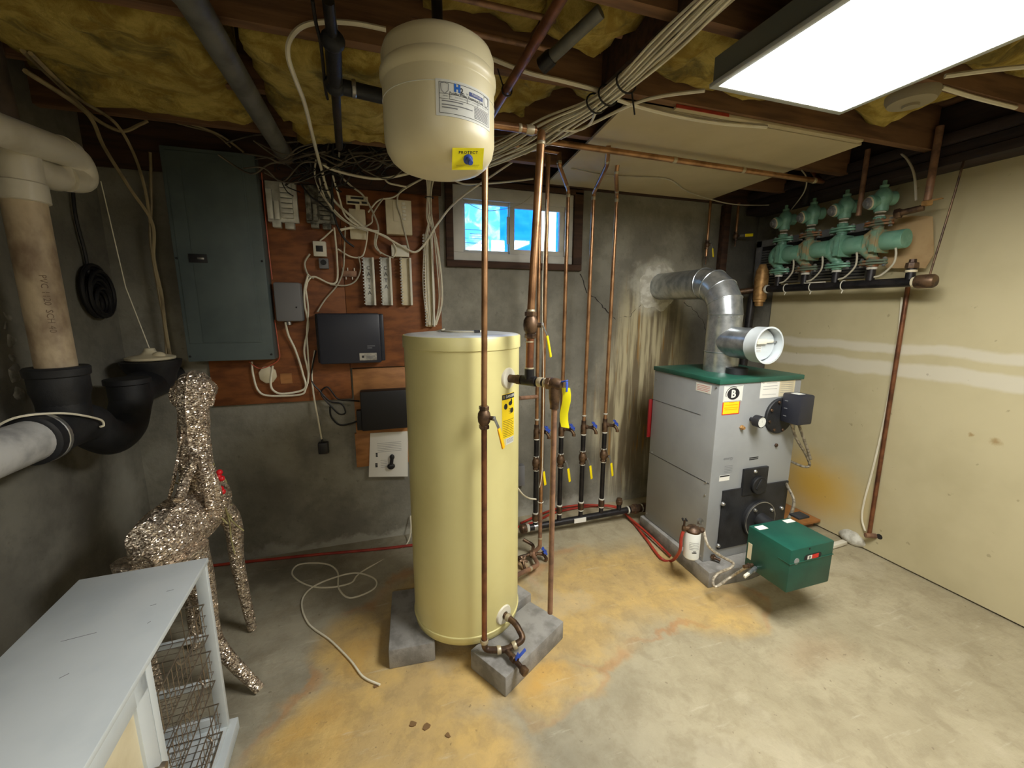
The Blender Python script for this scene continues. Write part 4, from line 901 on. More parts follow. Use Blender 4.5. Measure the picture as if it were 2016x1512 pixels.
MB().box(UX1-0.07, UX1-0.01, UY1-0.045, UY1-0.015, UZ1, UZ1+0.0012).build('top_label', 'white_paper', bu, smooth=False)
MB().box(bc.x-0.02, bc.x+0.06, UY1-0.04, UY1+0.02, UZ1, UZ1+0.012).build('junction_tab', 'black_cast', bu, bev=0.003)
q = wX(1476, 1085, UX0); MB().box(UX0-0.001, UX0, q.y-0.012, q.y+0.012, q.z-0.045, q.z+0.045).build('side_label', 'cream_plastic', bu, smooth=False)
# base pad and lower brass cock
tag(MB().prism([(BX0-0.04, BY0-0.095, 0), (BX0+0.26, BY0-0.11, 0), (BX1+0.03, BY0-0.06, 0), (BX1+0.03, BY1+0.03, 0), (BX0-0.02, BY1+0.03, 0)], (0, 0, BZ0)).build('boiler_pad', 'cement_block', None, bev=0.006), 'rough concrete pad under the grey boiler', 'concrete pad')
q = FN(1402, 1095); MB().hexp(q, (0, -1, 0), 0.017, 0.016).cyl(q-V((0, 0.015, 0)), q-V((-0.02, 0.045, 0.004)), 0.009).build('drain_cock', 'bronze', t)
# red safety plate behind the boiler
q0, q1 = wX(1283, 787, BX0-0.012), wX(1274, 860, BX0-0.012)
tag(MB().box(BX0-0.02, BX0+0.03, BY1+0.006, BY1+0.02, q1.z, q0.z).build('switch_plate', 'red_paint', None, bev=0.004), 'red metal plate behind the back edge of the boiler', 'plate')
# oil filter
oc = wY(1362, 1073, 1.735); r_ = 0.043; zt, zb_ = wY(1362, 1046, 1.735).z, wY(1362, 1096, 1.735).z
t = T('oil_filter', 'white oil filter canister with bronze head beside the boiler corner', 'oil filter', (oc.x, oc.y, zb_))
cn = MB().lathe((oc.x, oc.y, zb_), (0, 0, 1), [(0, 0), (r_-0.008, 0.0), (r_, 0.008), (r_, zt-zb_-0.006), (r_-0.004, zt-zb_)], 28).build('canister', 'label_white', t)
fc = lambda u, v, d: V((oc.x+(r_+d)*math.cos(-PI/2-0.35+u/r_), oc.y+(r_+d)*math.sin(-PI/2-0.35+u/r_), (zt+zb_)/2+v))
lines('print', fc, [(-0.03, 0.025, 0.03-i*0.010) for i in range(5)], 'ink_grey', cn, 0.002, 0.0008, 6); lines('print', fc, [(-0.014, 0.012, -0.03), (-0.008, 0.008, -0.022)], 'ink_black', cn, 0.005, 0.0008, 4)
MB().lathe((oc.x, oc.y, zt), (0, 0, 1), [(r_-0.002, 0), (r_, 0.01), (0.03, 0.028), (0.014, 0.034), (0, 0.034)], 24).cyl((oc.x-0.05, oc.y+0.01, zt+0.022), (oc.x+0.055, oc.y-0.02, zt+0.010), 0.012, n=12).hexp((oc.x+0.035, oc.y-0.015, zt+0.010), (1, -0.3, -0.1), 0.016, 0.02).build('head', 'bronze', t)
gq = V((oc.x+0.035, oc.y-0.01, zt+0.055)); MB().cyl((oc.x+0.02, oc.y, zt+0.025), gq, 0.005, n=8).lathe(gq+V((0, 0.012, 0)), (0.2, -1, 0.2), [(0.018, 0), (0.018, 0.018), (0.015, 0.02), (0, 0.02)], 18).build('vacuum_gauge', 'steel', t)
vq = V((oc.x-0.055, oc.y+0.012, zt+0.035)); vv = MB().hexp(vq-V((0, 0, 0.03)), (0, 0, 1), 0.012, 0.03).cyl(vq, vq+V((0, 0, 0.035)), 0.006, n=10).build('shutoff_valve', 'bronze', t)
hw = MB()
for k in range(4):
    a = k*PI/2+0.3; hw.ball(vq+V((0.013*math.cos(a), 0.013*math.sin(a), 0.038)), 0.006, n=8, m=6)
hw.build('handwheel', 'black_iron', vv)
cable('burner_oil_hose', 'braided steel oil hose looping from the filter to the burner', [V((oc.x+0.055, oc.y-0.022, zt+0.008)), wY(1395, 1075, 1.66), wY(1420, 1095, 1.64), wY(1443, 1108, 1.62), wY(1438, 1118, 1.60), wY(1415, 1128, 1.63), wZ(1404, 1142, 0.112), wZ(1410, 1155, 0.112), wY(1440, 1135, 1.60), V((UX0-0.02, UY1-0.05, 0.262))], 0.0075, 'hose_braid', 'hose')
t = T('fuel_fittings', 'cluster of small metal fuel fittings at the burner side', 'fitting', V((UX0-0.05, UY1-0.05, 0.24)))
MB().cyl((UX0-0.06, UY1-0.05, 0.262), (UX0-0.001, UY1-0.05, 0.262), 0.009, n=10).hexp((UX0-0.035, UY1-0.05, 0.262), (1, 0, 0), 0.013, 0.014).build('nut', 'bronze', t)
MB().cyl((UX0-0.07, UY1-0.09, 0.250), (UX0-0.001, UY1-0.07, 0.258), 0.010, n=10).hexp((UX0-0.03, UY1-0.08, 0.254), (1, 0.2, 0), 0.013, 0.014).build('nut', 'galv', t)
MB().obox((UX0-0.085, UY1-0.093, 0.248), (1, 0.25, 0.1), (0, 1, 0), (0, 0, 1), 0.022, 0.007, 0.007).build('bleeder_tip', 'white_plastic', t, bev=0.002)

# ============================================================ flue
FX, FY, FR = 2.055, 2.06, 0.1
HZ = 1.765; RB = 0.19
t = T('flue_pipe', 'galvanized flue pipe elbowing from the boiler lid into the concrete wall', 'flue', (FX, FY, BZ1+0.028))
MB().cyl((FX, FY, BZ1+0.028), (FX, FY, HZ-RB), FR, n=40).build('vertical_pipe', 'galv', t)
N = 4; cen = V((FX, FY+RB, HZ-RB)); rings = []
for i in range(N+1):
    a = PI*(1-0.5*i/N); c_ = cen+V((0, RB*math.cos(a), RB*math.sin(a))); rd = V((0, math.cos(a), math.sin(a)))
    rings.append((c_, rd))
for i in range(N):
    (c0, r0), (c1, r1) = rings[i], rings[i+1]; vs = []
    for (c_, rd), gr in (((c0, r0), 1.0), ((c1, r1), 1.015)):
        for k in range(40): an = 2*PI*k/40; vs.append(c_+rd*(FR*gr*math.cos(an))+V((FR*gr*math.sin(an), 0, 0)))
    MB().add(vs, [(k, (k+1) % 40, 40+(k+1) % 40, 40+k) for k in range(40)]).build('elbow_gore', 'galv', t)
    sm = MB(); sm.tube([c1+r1*(FR*1.012*math.cos(2*PI*k/40))+V((FR*1.012*math.sin(2*PI*k/40), 0, 0)) for k in range(40)], 0.0035, 6, closed=True); sm.build('seam', 'galv', t)
HX1 = wY(1297, 562, YB).x
MB().cyl((FX, FY+RB, HZ), (HX1, YB-0.001, HZ+0.01), FR*0.99, n=40).build('horizontal_pipe', 'galv', t)
for z in (HZ-RB-0.005, 1.34):
    MB().lathe((FX, FY, z), (0, 0, 1), [(FR, -0.004), (FR+0.003, 0), (FR, 0.004)], 40).build('seam', 'galv', t)
BZc = 1.405
MB().cyl((FX, FY-0.03, BZc), (FX, 1.80, BZc), 0.092, n=40).build('tee_branch', 'galv', t)
dm = MB().lathe((FX, 1.815, BZc), (0, -1, 0), [(0.096, 0), (0.101, 0.004), (0.101, 0.075), (0.104, 0.08), (0.104, 0.085), (0.095, 0.085), (0.095, 0.05), (0.095, 0.02)], 44).build('damper_ring', 'white_paint', t); lab(dm, 'white ring of the draft regulator')
MB().lathe((FX, 1.775, BZc), (0, -1, 0), [(0.084, 0), (0.084, 0.002), (0, 0.004)], 40).build('damper_disc', 'white_paint', dm)
MB().box(FX-0.09, FX+0.095, 1.763, 1.768, BZc+0.012, BZc+0.022).build('axle', 'steel', dm)
MB().box(FX-0.06, FX+0.01, 1.755, 1.769, BZc+0.005, BZc+0.035).box(FX+0.01, FX+0.06, 1.757, 1.767, BZc+0.012, BZc+0.03).build('weight', 'white_plastic', dm, bev=0.003)
fd = plane_fn((FX-0.035, 1.771, BZc-0.02), (1, 0, 0), (0, 0, 1)); sl = sticker('label', fd, 0.05, 0.035, 'label_white', dm, 0.0006); lines('print', fd, [(-0.02, 0.02, 0.01), (-0.02, 0.02, 0.0), (-0.02, 0.02, -0.012)], 'ink_grey', sl, 0.003, 0.001)
MB().lathe((FX+0.0, 1.93, BZ1+0.028), (0, 0, 1), [(0.06, 0), (0.06, 0.035), (0.055, 0.038), (0, 0.038)], 24).build('collar_plug', 'black_cast', t)
for k in range(3):
    MB().lathe((FX-0.09+k*0.05, FY-math.sqrt(max(0.0001, FR**2-(0.09-k*0.05)**2)), HZ-RB-0.02), (0, -1, 0), [(0.004, 0), (0.003, 0.004), (0, 0.004)], 8).build('screw', 'steel', t)
# mortar collar at the wall
rg = []; vs = []; n_ = 40
for j, (rr, yy) in enumerate(((0.101, YB-0.03), (0.125, YB-0.028), (0.155, YB-0.012), (0.18, YB-0.0005))):
    for k in range(n_):
        a = 2*PI*k/n_; q = 1+0.22*noise.noise(V((math.cos(a)*2.2, math.sin(a)*2.2, j*0.7)))*(1 if j else 0); vs.append(V((HX1+rr*q*math.cos(a), yy+0.006*noise.noise(V((math.cos(a)*5, math.sin(a)*5, j))), HZ+0.01+rr*q*math.sin(a))))
MB().add(vs, [(j*n_+k, j*n_+(k+1) % n_, (j+1)*n_+(k+1) % n_, (j+1)*n_+k) for j in range(3) for k in range(n_)]).build('mortar_collar', 'plaster_white', wall_back, ang=80)

# ============================================================ circulators on the right wall
MX, MZ = 2.88, 1.757
t = T('header_pipe', 'black iron header pipe carrying the green circulator pumps', 'pipe', (MX, 1.5, MZ-0.03))
y0h, y1h = wX(1842, 553, MX).y, wX(1508, 570, MX).y
MB().cyl((MX, y0h+0.06, MZ), (MX, y1h, MZ), 0.026, n=20).build('pipe', 'black_iron', t)
MB().lathe((MX, y0h+0.085, MZ), (0, -1, 0), [(0.034, 0), (0.037, 0.01), (0.037, 0.075), (0.03, 0.085), (0, 0.087)], 20).build('end_cap', 'bronze', t)
yc5 = wX(1792, 545, MX).y
MB().cyl((MX, yc5, MZ), (MX, yc5, MZ+0.085), 0.023, n=16).build('nipple', 'black_iron', t)
MB().lathe((MX, yc5, MZ+0.075), (0, 0, 1), [(0.03, 0), (0.032, 0.008), (0.03, 0.03), (0.018, 0.034), (0.017, 0.05), (0, 0.05)], 8).build('plug', 'bronze', t)
mb = JB(); collar(mb, (MX, yc5, MZ+0.06), (0, 0, 1), 0.027, 0.014); collar(mb, (MX, y0h+0.095, MZ), (0, 1, 0), 0.029, 0.014)
mb.build('sealant_ring', 'cream_plastic', t)
for px in (1548, 1598, 1660):
    yy = wX(px, 565, MX).y; lp = [V((MX+0.028*math.cos(a), yy, MZ+0.03*math.sin(a))) for a in [k*2*PI/16 for k in range(16)]]
    MB().tube(lp, 0.003, 6, closed=True).tube([lp[12], lp[12]+V((-0.01, 0, -0.02))], 0.003, 6).build('cable_tie', 'white_plastic', t)
yA, yB_ = wX(1588, 560, MX).y, wX(1628, 556, MX).y
MB().box(MX-0.028, MX-0.01, yB_, yA, MZ+0.024, MZ+0.03).build('white_strip', 'white_plastic', t)
MB().tube([V((MX+0.0, y0h+0.03, MZ+0.03)), V((MX+0.005, y0h-0.01, 2.2)), V((MX+0.01, y0h-0.02, 2.35))], 0.005, 8).build('hanger_rod', 'bronze', t)
# brass air separator at the far end
sy = y1h+0.02; t2 = T('air_separator', 'upright brass air separator at the end of the header pipe', 'fitting', (MX-0.02, sy, MZ-0.16))
MB().lathe((MX, sy+0.03, MZ-0.13), (0, 0, 1), [(0.028, 0), (0.03, 0.01), (0.03, 0.03), (0.042, 0.035), (0.042, 0.05), (0.047, 0.055), (0.049, 0.22), (0.044, 0.25), (0.044, 0.27), (0.032, 0.295), (0.024, 0.32), (0, 0.322)], 24).build('body', 'brass', t2)
MB().cyl((MX, sy+0.03, MZ), (MX, sy-0.03, MZ), 0.03, n=16).build('side_port', 'brass', t2)
mb = JB(); collar(mb, (MX, sy-0.03, MZ), (0, 1, 0), 0.032, 0.02); mb.build('sealant_ring', 'plaster_white', t2)
MB().cyl((MX, sy+0.06, MZ), (MX-0.10, 2.70, MZ-0.02), 0.024).build('tail_pipe', 'bronze', t2)
tag(MB().tube(elbowpath([V((MX, sy+0.08, MZ-0.02)), V((MX, sy+0.10, MZ-0.06)), V((MX-0.02, sy+0.10, 1.05)), V((BX1-0.1, 2.55, 1.0)), V((BX1-0.1, BY1+0.02, 1.0))], 0.04), 0.03, 14).build('feed_pipe', 'black_iron', None), 'thick black iron pipe dropping behind the boiler from the brass separator', 'pipe')
def circulator(label, rust=False, conduit=True):
    t = T('circulator_pump', label, 'pump', (0, 0, 0), 'green circulator pumps on the header pipe', local=True); G1 = 'pump_rust' if rust else 'pump_green'
    MB().cyl((0, 0, 0.0), (0, 0, 0.075), 0.022, n=16).build('nipple', 'black_iron', t)
    mb = JB(); collar(mb, (0, 0, 0.073), (0, 0, 1), 0.026, 0.014); collar(mb, (0, 0, 0.373), (0, 0, 1), 0.024, 0.01); collar(mb, (0, 0, 0.396), (0, 0, 1), 0.027, 0.008); mb.build('sealant_ring', 'plaster_white', t)
    def flange(z, mat, nm):
        pts = []
        for k in range(28):
            a = 2*PI*k/28; pts.append((0.04*math.cos(a), 0.078*math.sin(a) if abs(math.sin(a)) > 0.3 else 0.06*math.sin(a), z))
        f_ = MB().prism(pts, (0, 0, 0.012)).prism([(p[0]*0.97, p[1]*0.97, z+0.016) for p in pts], (0, 0, 0.012)).cyl((0, 0, z-0.012), (0, 0, z+0.042), 0.03, n=18).build(nm, mat, t, bev=0.002)
        for s_ in (-1, 1):
            MB().cyl((0, s_*0.062, z-0.012), (0, s_*0.062, z+0.04), 0.006, n=8).hexp((0, s_*0.062, z+0.028), (0, 0, 1), 0.011, 0.010).hexp((0, s_*0.062, z-0.012), (0, 0, 1), 0.011, 0.010).build('bolt', 'steel', f_)
    flange(0.094, 'rust_plate' if rust else 'pump_green', 'lower_flange'); flange(0.318, 'rust_plate' if rust else 'pump_green', 'upper_flange')
    # S-shaped volute
    MB().tube(spl([(0, 0, 0.12), (0, 0.012, 0.145), (0, 0.05, 0.185), (0, 0.058, 0.225), (0, 0.03, 0.265), (0, 0, 0.29), (0, 0, 0.33)], 6), [0.026]*6+[0.03]*6+[0.036]*6+[0.036]*6+[0.032]*6+[0.026]*6+[0.024], 16).build('volute', G1, t)
    MB().cyl((0, 0.02, 0.225), (0, -0.01, 0.225), 0.052, n=24).build('casing', G1, t)
    MB().box(-0.062, 0.05, -0.035, 0.0, 0.165, 0.285).box(-0.066, 0.054, -0.044, -0.035, 0.158, 0.292).build('motor_mount', G1, t, bev=0.004)
    m_ = MB().lathe((0, -0.044, 0.225), (0, -1, 0), [(0.051, 0), (0.053, 0.004), (0.053, 0.106), (0.051, 0.110), (0, 0.110)], 32).build('motor', 'pump_green', t)
    # flow-control valve
    vb_ = MB().lathe((0, 0, 0.352), (0, 0, 1), [(0.03, 0), (0.032, 0.014), (0.024, 0.02)], 8).lathe((0, 0, 0.40), (0, 0, 1), [(0.033, 0), (0.036, 0.014), (0.034, 0.035), (0.046, 0.055), (0.046, 0.088), (0.036, 0.11), (0.025, 0.125), (0.020, 0.132), (0.022, 0.138), (0.022, 0.146), (0.011, 0.149), (0.011, 0.172), (0, 0.174)], 20)
    vb_.cyl((0, 0, 0.468), (0.06, -0.02, 0.474), 0.034, 0.04, n=18); pt = V((-0.75, 0.35, -0.18)).normalized(); c0 = V((0, 0, 0.464))
    vb_.cyl(c0, c0+pt*0.06, 0.034, 0.036, n=18).lathe(c0+pt*0.05, pt, [(0.04, 0), (0.042, 0.004), (0.042, 0.014), (0.038, 0.018)], 20)
    vo = vb_.build('flow_valve', 'pump_green', t)
    MB().lathe(c0+pt*0.066, pt, [(0.036, 0), (0.037, 0.006), (0.034, 0.008)], 20).build('thread_ring', 'cream_plastic', vo)
    MB().lathe(c0+pt*0.072, pt, [(0.032, 0), (0.032, 0.012), (0.02, 0.014), (0.02, 0.024), (0, 0.024)], 8).build('port_plug', 'grey_sheet', vo)
    return t
C1 = circulator('green circulator pump with clean flanges next to the brass separator')
C4 = circulator('green circulator pump with rusted flanges beside the tan cardboard', True)
pxs = [(1530, 568), (1582, 565), (1643, 561), (1712, 556)]
P4 = [V((MX, wX(x, y, MX).y, MZ+0.02)) for x, y in pxs]
C1.location = P4[0]
dup(C1, P4[2], label='green circulator pump with clean flanges between two rust-stained pumps')
C4.location = P4[3]
C2 = dup(C4, P4[1], label='green circulator pump with rust-stained volute, second from the brass separator')
for i in range(4):
    a = P4[i]+V((0, -0.12, 0.175)); e = V((MX-0.01, P4[i].y-0.17, MZ+0.05))
    o = flex(None, [a+V((-0.02, 0.0, 0)), a+V((-0.025, -0.01, -0.04)), a+V((-0.02, 0.0, -0.09)), P4[i]+V((-0.02, -0.07, 0.03)), P4[i]+V((-0.025, -0.03, 0.018))], 0.006, 'cable_grey', 'pump_whip', 6)
    tag(o, 'grey flexible wiring whip under the '+('pump motor closest to the brass separator', 'rust-stained second pump motor', 'third pump motor from the brass separator', 'pump motor in front of the cardboard')[i], 'cable', 'wiring whips under the pump motors')
# grey backing panel with mesh, cardboard
q0, q1 = wX(1492, 476, 3.03), wX(1720, 572, 3.03)
yl, yr = q0.y, wX(1720, 520, 3.03).y; zt, zb_ = q0.z, wX(1500, 560, 3.03).z
t = T('radiator_panel', 'grey louvred sheet metal panel on the wall behind the pumps', 'panel', (3.04, (yl+yr)/2, zb_))
MB().box(3.035, 3.055, yr, yl, zb_, zt).build('backing', 'mesh_dark', t)
for (a, b_) in ((yl-0.05, yl), (yr, yr+0.04), ((yl+yr)/2-0.05, (yl+yr)/2+0.05)): MB().box(3.022, 3.035, a, b_, zb_, zt).build('stile', 'grey_sheet', t, bev=0.002)
MB().box(3.022, 3.035, yr, yl, zt-0.05, zt).build('rail', 'grey_sheet', t, bev=0.002)
nl = 14
for k in range(nl):
    z = zb_+0.01+(zt-zb_-0.08)*k/nl; MB().obox((3.03, (yl+yr)/2, z), (0, 1, 0), (1, 0, -0.8), (0.8, 0, 1), (yl-yr)/2-0.002, 0.008, 0.0012).build('louvre', 'grey_sheet', t)
cb = [(1722, 422), (1836, 426), (1838, 500), (1822, 528), (1745, 528), (1720, 480)]
P = [wX(x, y, 3.0) for x, y in cb]
tag(MB().prism([V((3.0, p.y, p.z)) for p in P], (0.004, 0, 0)).build('cardboard_piece', 'cardboard', None), 'torn tan cardboard sheet behind the rusted circulator pump', 'cardboard')
# vertical pipes from ceiling to the pump valves
def vpipe(name, label, pxt, pxb, X, r, mat, grp=None):
    a, b_ = wX(*pxt, X), wX(*pxb, X); a.z = min(a.z, 2.66)
    return tag(MB().cyl(b_, V((b_.x, b_.y, 2.55)), r, n=14).build(name, mat, None), label, 'pipe', grp)
vpipe('zone_pipe', 'dark steel zone pipe above the second circulator pump', (1590, 345), (1586, 402), 2.80, 0.02, 'black_iron')
vpipe('zone_pipe', 'thin brownish zone pipe rising behind the third circulator pump', (1702, 325), (1690, 425), 2.86, 0.014, 'copper_dull')
o = vpipe('zone_pipe', 'bronze zone pipe with brass collar above the tan cardboard', (1842, 290), (1825, 400), 2.86, 0.017, 'copper_dull')
b_ = wX(1825, 400, 2.86); t = T('zone_valve', 'small yellow brass valve below the bronze zone pipe', 'valve', b_+V((0, 0, -0.04)))
MB().hexp(b_+V((0, 0, -0.012)), (0, 0, 1), 0.026, 0.024).obox(b_+V((0, -0.035, 0.01)), (0, 1, 0), (1, 0, 0), (0, 0, 1), 0.03, 0.007, 0.003).build('brass_nut', 'brass', t)
MB().cyl(b_+V((0, 0.01, -0.02)), b_+V((-0.02, 0.10, -0.03)), 0.017, n=14).hexp(b_+V((-0.02, 0.10, -0.03)), (-0.2, 1, -0.1), 0.028, 0.03).build('elbow', 'bronze', t)
# ============================================================ floor header and zone risers
RY = 2.50; RZ = 0.085
t = T('return_header', 'black iron return header pipe on the floor beside the boiler', 'pipe', (1.3, RY, 0.05))
x0, x1 = wY(1040, 1040, RY).x, wY(1240, 1004, RY).x
MB().cyl((x0-0.01, RY, RZ), (x1, RY, RZ+0.01), 0.023, n=18).build('pipe', 'black_iron', t)
MB().lathe((x0-0.015, RY, RZ), (-1, 0, 0), [(0.03, 0), (0.034, 0.006), (0.034, 0.035), (0.026, 0.045), (0, 0.046)], 18).build('end_cap', 'bronze', t)
jb = JB(); collar(jb, (x0-0.005, RY, RZ), (1, 0, 0), 0.030, 0.02); collar(jb, (x1-0.02, RY, RZ+0.01), (1, 0, 0), 0.03, 0.012); collar(jb, (x1+0.1, RY, RZ+0.01), (1, 0, 0), 0.032, 0.012); jb.build('sealant_ring', 'plaster_white', t)
MB().cyl((x0+0.04, RY, RZ), (x0+0.075, RY, RZ), 0.027, n=16).build('clamp', 'steel', t)
MB().lathe((x1, RY, RZ+0.01), (1, 0, 0), [(0.028, 0), (0.031, 0.01), (0.031, 0.03), (0.038, 0.034), (0.038, 0.06), (0.031, 0.064), (0.031, 0.1), (0.036, 0.105), (0.036, 0.14)], 8).build('union', 'bronze', t)
MB().cyl((x1+0.13, RY, RZ+0.01), (BX0+0.06, RY, RZ+0.01), 0.026).build('tail', 'black_iron', t)
xl = wY(1140, 1022, RY).x; MB().box(xl-0.05, xl+0.045, RY-0.0245, RY-0.018, RZ-0.012, RZ+0.02).build('paper_label', 'white_paper', t)
xs = wY(1219, 990, RY).x
MB().cyl((xs, RY, RZ), (xs, RY, RZ+0.075), 0.018, n=14).build('stub_nipple', 'black_iron', t)
MB().lathe((xs, RY, RZ+0.07), (0, 0, 1), [(0.022, 0), (0.025, 0.008), (0.025, 0.03), (0.02, 0.034), (0.02, 0.045), (0, 0.046)], 12).build('stub_cap', 'bronze', t)
def zz(px, py): return wY(px, py, RY).z
ZC, ZD, ZR1, ZR2, ZV, ZR3, ZCP = zz(1149, 818), zz(1147, 840), zz(1147, 855), zz(1146, 889), zz(1145, 901), zz(1145, 914), zz(1142, 996)
def riser(label, px, top_pts, zoff=0.0):
    x = wY(px, 1010, RY).x
    t = T('zone_riser', label, 'pipe', (x, RY, RZ), 'zone risers on the return header')
    MB().cyl((x, RY, RZ+0.005), (x, RY, ZCP+0.01+zoff), 0.0165, n=14).build('lower_nipple', 'black_iron', t)
    MB().lathe((x, RY, ZCP-0.03+zoff), (0, 0, 1), [(0.019, 0), (0.022, 0.006), (0.022, 0.05), (0.019, 0.056)], 14).build('coupling', 'bronze', t)
    MB().cyl((x, RY, ZCP+zoff), (x, RY, ZV), 0.0165, n=14).build('iron_pipe', 'black_iron', t)
    ball_valve(t, (x, RY, ZV), (0, 0, 1), 0.0155, (0.5, -0.85, 0), (0.13, -0.06, -1), 0.145, 'handle_yellow')
    MB().cyl((x, RY, ZV), (x, RY, ZR1), 0.0165, n=14).build('upper_nipple', 'black_iron', t)
    MB().lathe((x, RY, ZR1), (0, 0, 1), [(0.018, 0), (0.021, 0.006), (0.021, 0.06), (0.017, 0.07), (0.0165, 0.1)], 14).build('tee', 'bronze', t)
    drain_valve(t, (x+0.012, RY-0.012, ZD), (0.75, -0.66, 0))
    jb = JB()
    for z, r in ((ZR1, 0.02), (ZR2, 0.02), (ZR3, 0.02), (ZCP+0.03+zoff, 0.021), (ZCP-0.032+zoff, 0.02), (ZC, 0.0155)): collar(jb, (x, RY, z), (0, 0, 1), r, 0.010)
    jb.build('sealant_ring', 'plaster_white', t)
    P = [V((x, RY, ZR1+0.08))]+[V(p) for p in top_pts(x)]
    MB().tube(elbowpath(P, 0.02), 0.0125, 12).build('copper_pipe', 'copper', t)
    jb = JB()
    for p, q in zip(P[1:], P[2:]): collar(jb, p.lerp(q, 0.22), (q-p), 0.0142, 0.016)
    if len(P) > 2: collar(jb, P[1]-V((0, 0, 0.035)), (0, 0, 1), 0.0142, 0.02)
    jb.build('solder_joint', 'solder', t)
    return t
riser('zone riser partly behind the bright copper pipe next to the water heater', 1054, lambda x: [(x, RY, 2.40)], -0.03)
riser('zone riser with jogged copper top in front of the window edge', 1101, lambda x: [(x+0.005, RY, 2.33), wY(1101, 325, 2.30), wY(1101, 300, 2.30)])
riser('zone riser whose copper top bends up to the ceiling main', 1143, lambda x: [(x+0.012, RY, 2.33), wY(1195, 325, 2.16), wY(1198, 288, 2.06)])
riser('zone riser closest to the boiler with straight copper top', 1183, lambda x: [(x+0.012, RY, 2.33), wY(1213, 345, 2.34), wY(1217, 316, 2.30)])
# bright copper pipe in front of the first riser, with floor valves
CY = 2.24
p0, p1 = wY(1063, 1068, CY), wY(1066, 640, CY); p2 = wY(1072, 290, CY)
t = T('copper_drop', 'bright copper pipe dropping to the floor valves beside the water heater', 'pipe', (p0.x, p0.y, 0.03))
MB().cyl(p0, V((p0.x, CY, wY(1063, 1008, CY).z)), 0.0125, n=14).build('lower_pipe', 'copper_dull', t)
MB().cyl(V((p0.x, CY, wY(1063, 1008, CY).z)), V((p0.x+0.01, CY, 2.42)), 0.0118, n=14).build('upper_pipe', 'copper', t)
base = V((p0.x, CY, p0.z))
e1 = wZ(1048, 1090, 0.05); e2 = wZ(1060, 1112, 0.05)
MB().tube(elbowpath([base, base-V((0, 0, 0.03)), e1, e2, V((0.607, 1.935, 0.14))], 0.03), 0.013, 12).build('return_elbow', 'copper_dull', t)
MB().tube(elbowpath([e1+V((-0.14, -0.02, 0.0)), e1, e1+V((0.03, 0.06, 0.02)), wZ(1030, 1062, 0.10)], 0.02), 0.011, 10).build('branch_pipe', 'bronze', t)
MB().hexp(e1-V((0.02, 0, 0)), (1, 0, 0), 0.022, 0.04).build('tee', 'bronze', t)
drain_valve(t, e1+V((0.015, -0.01, 0.005)), (0.9, -0.4, 0), 0.012)
drain_valve(t, e1+V((-0.10, -0.02, 0.0)), (0.2, -0.9, 0), 0.011, 'bronze')
jb = JB(); collar(jb, e2.lerp(V((0.607, 1.935, 0.14)), 0.3), V((0.607, 1.935, 0.14))-e2, 0.0155, 0.02); collar(jb, base+V((0, 0, 0.03)), (0, 0, 1), 0.0145, 0.012); jb.build('solder_joint', 'solder', t)
MB().tube([base+V((0, 0, 0.28))+V((0.017*math.cos(a), 0.017*math.sin(a), 0)) for a in [k*2*PI/14 for k in range(14)]], 0.002, 6, closed=True).build('cable_tie', 'white_plastic', t)
cable('sensor_wire', 'thin white sensor wire running down beside the bright copper pipe', [wY(1078, 300, 2.3), wY(1076, 400, CY-0.01), wY(1068, 560, CY-0.02), wY(1070, 760, CY-0.02), wY(1069, 850, CY-0.02), wY(1067, 930, CY-0.02), wY(1062, 960, CY-0.02)], 0.0022, 'cable_white')
tag(flex(None, [wY(1020, 962, 2.3), wY(1030, 974, 2.36), wY(1042, 981, 2.42), wY(1056, 983, 2.47)], 0.006, 'cable_white', 'spiral_cord'), 'coiled cream cord from the water heater to the first riser', 'cord')
o = MB().cyl(wY(1022, 784, 1.98), wY(1056, 781, 2.2), 0.011, n=12).build('copper_stub', 'copper_dull', None); tag(o, 'short horizontal copper stub between the water heater and the copper drop', 'pipe')
o = tag(MB().box(wY(1022, 940, 2.79).x-0.02, wY(1031, 940, 2.79).x, 2.76, 2.82, wY(1025, 954, 2.79).z, wY(1025, 915, 2.79).z).build('wall_box', 'box_grey', None, bev=0.006), 'small grey wall box behind the water heater', 'box')

# ============================================================ ceiling mains
m0, m1 = wY(1072, 262, 1.98), wX(1590, 344, 2.66)
ma, mc = V((0.775, 1.98, 2.385)), V((2.62, 2.02, 2.385))
t = T('ceiling_main', 'long copper main running under the drywall sheet to the pumps', 'pipe', ma)
MB().cyl(ma, mc, 0.015, n=14).build('pipe', 'copper', t)
jb = JB()
for k in (0.02, 0.42, 0.68, 0.99): collar(jb, ma.lerp(mc, k), mc-ma, 0.0175, 0.022)
jb.build('solder_joint', 'solder', t)
MB().tube(elbowpath([mc, V((2.68, 2.02, 2.385)), V((2.72, 2.06, 2.40)), V((2.80, 2.2, 2.52))], 0.02), 0.014, 12).build('end_bend', 'copper_dark', t)
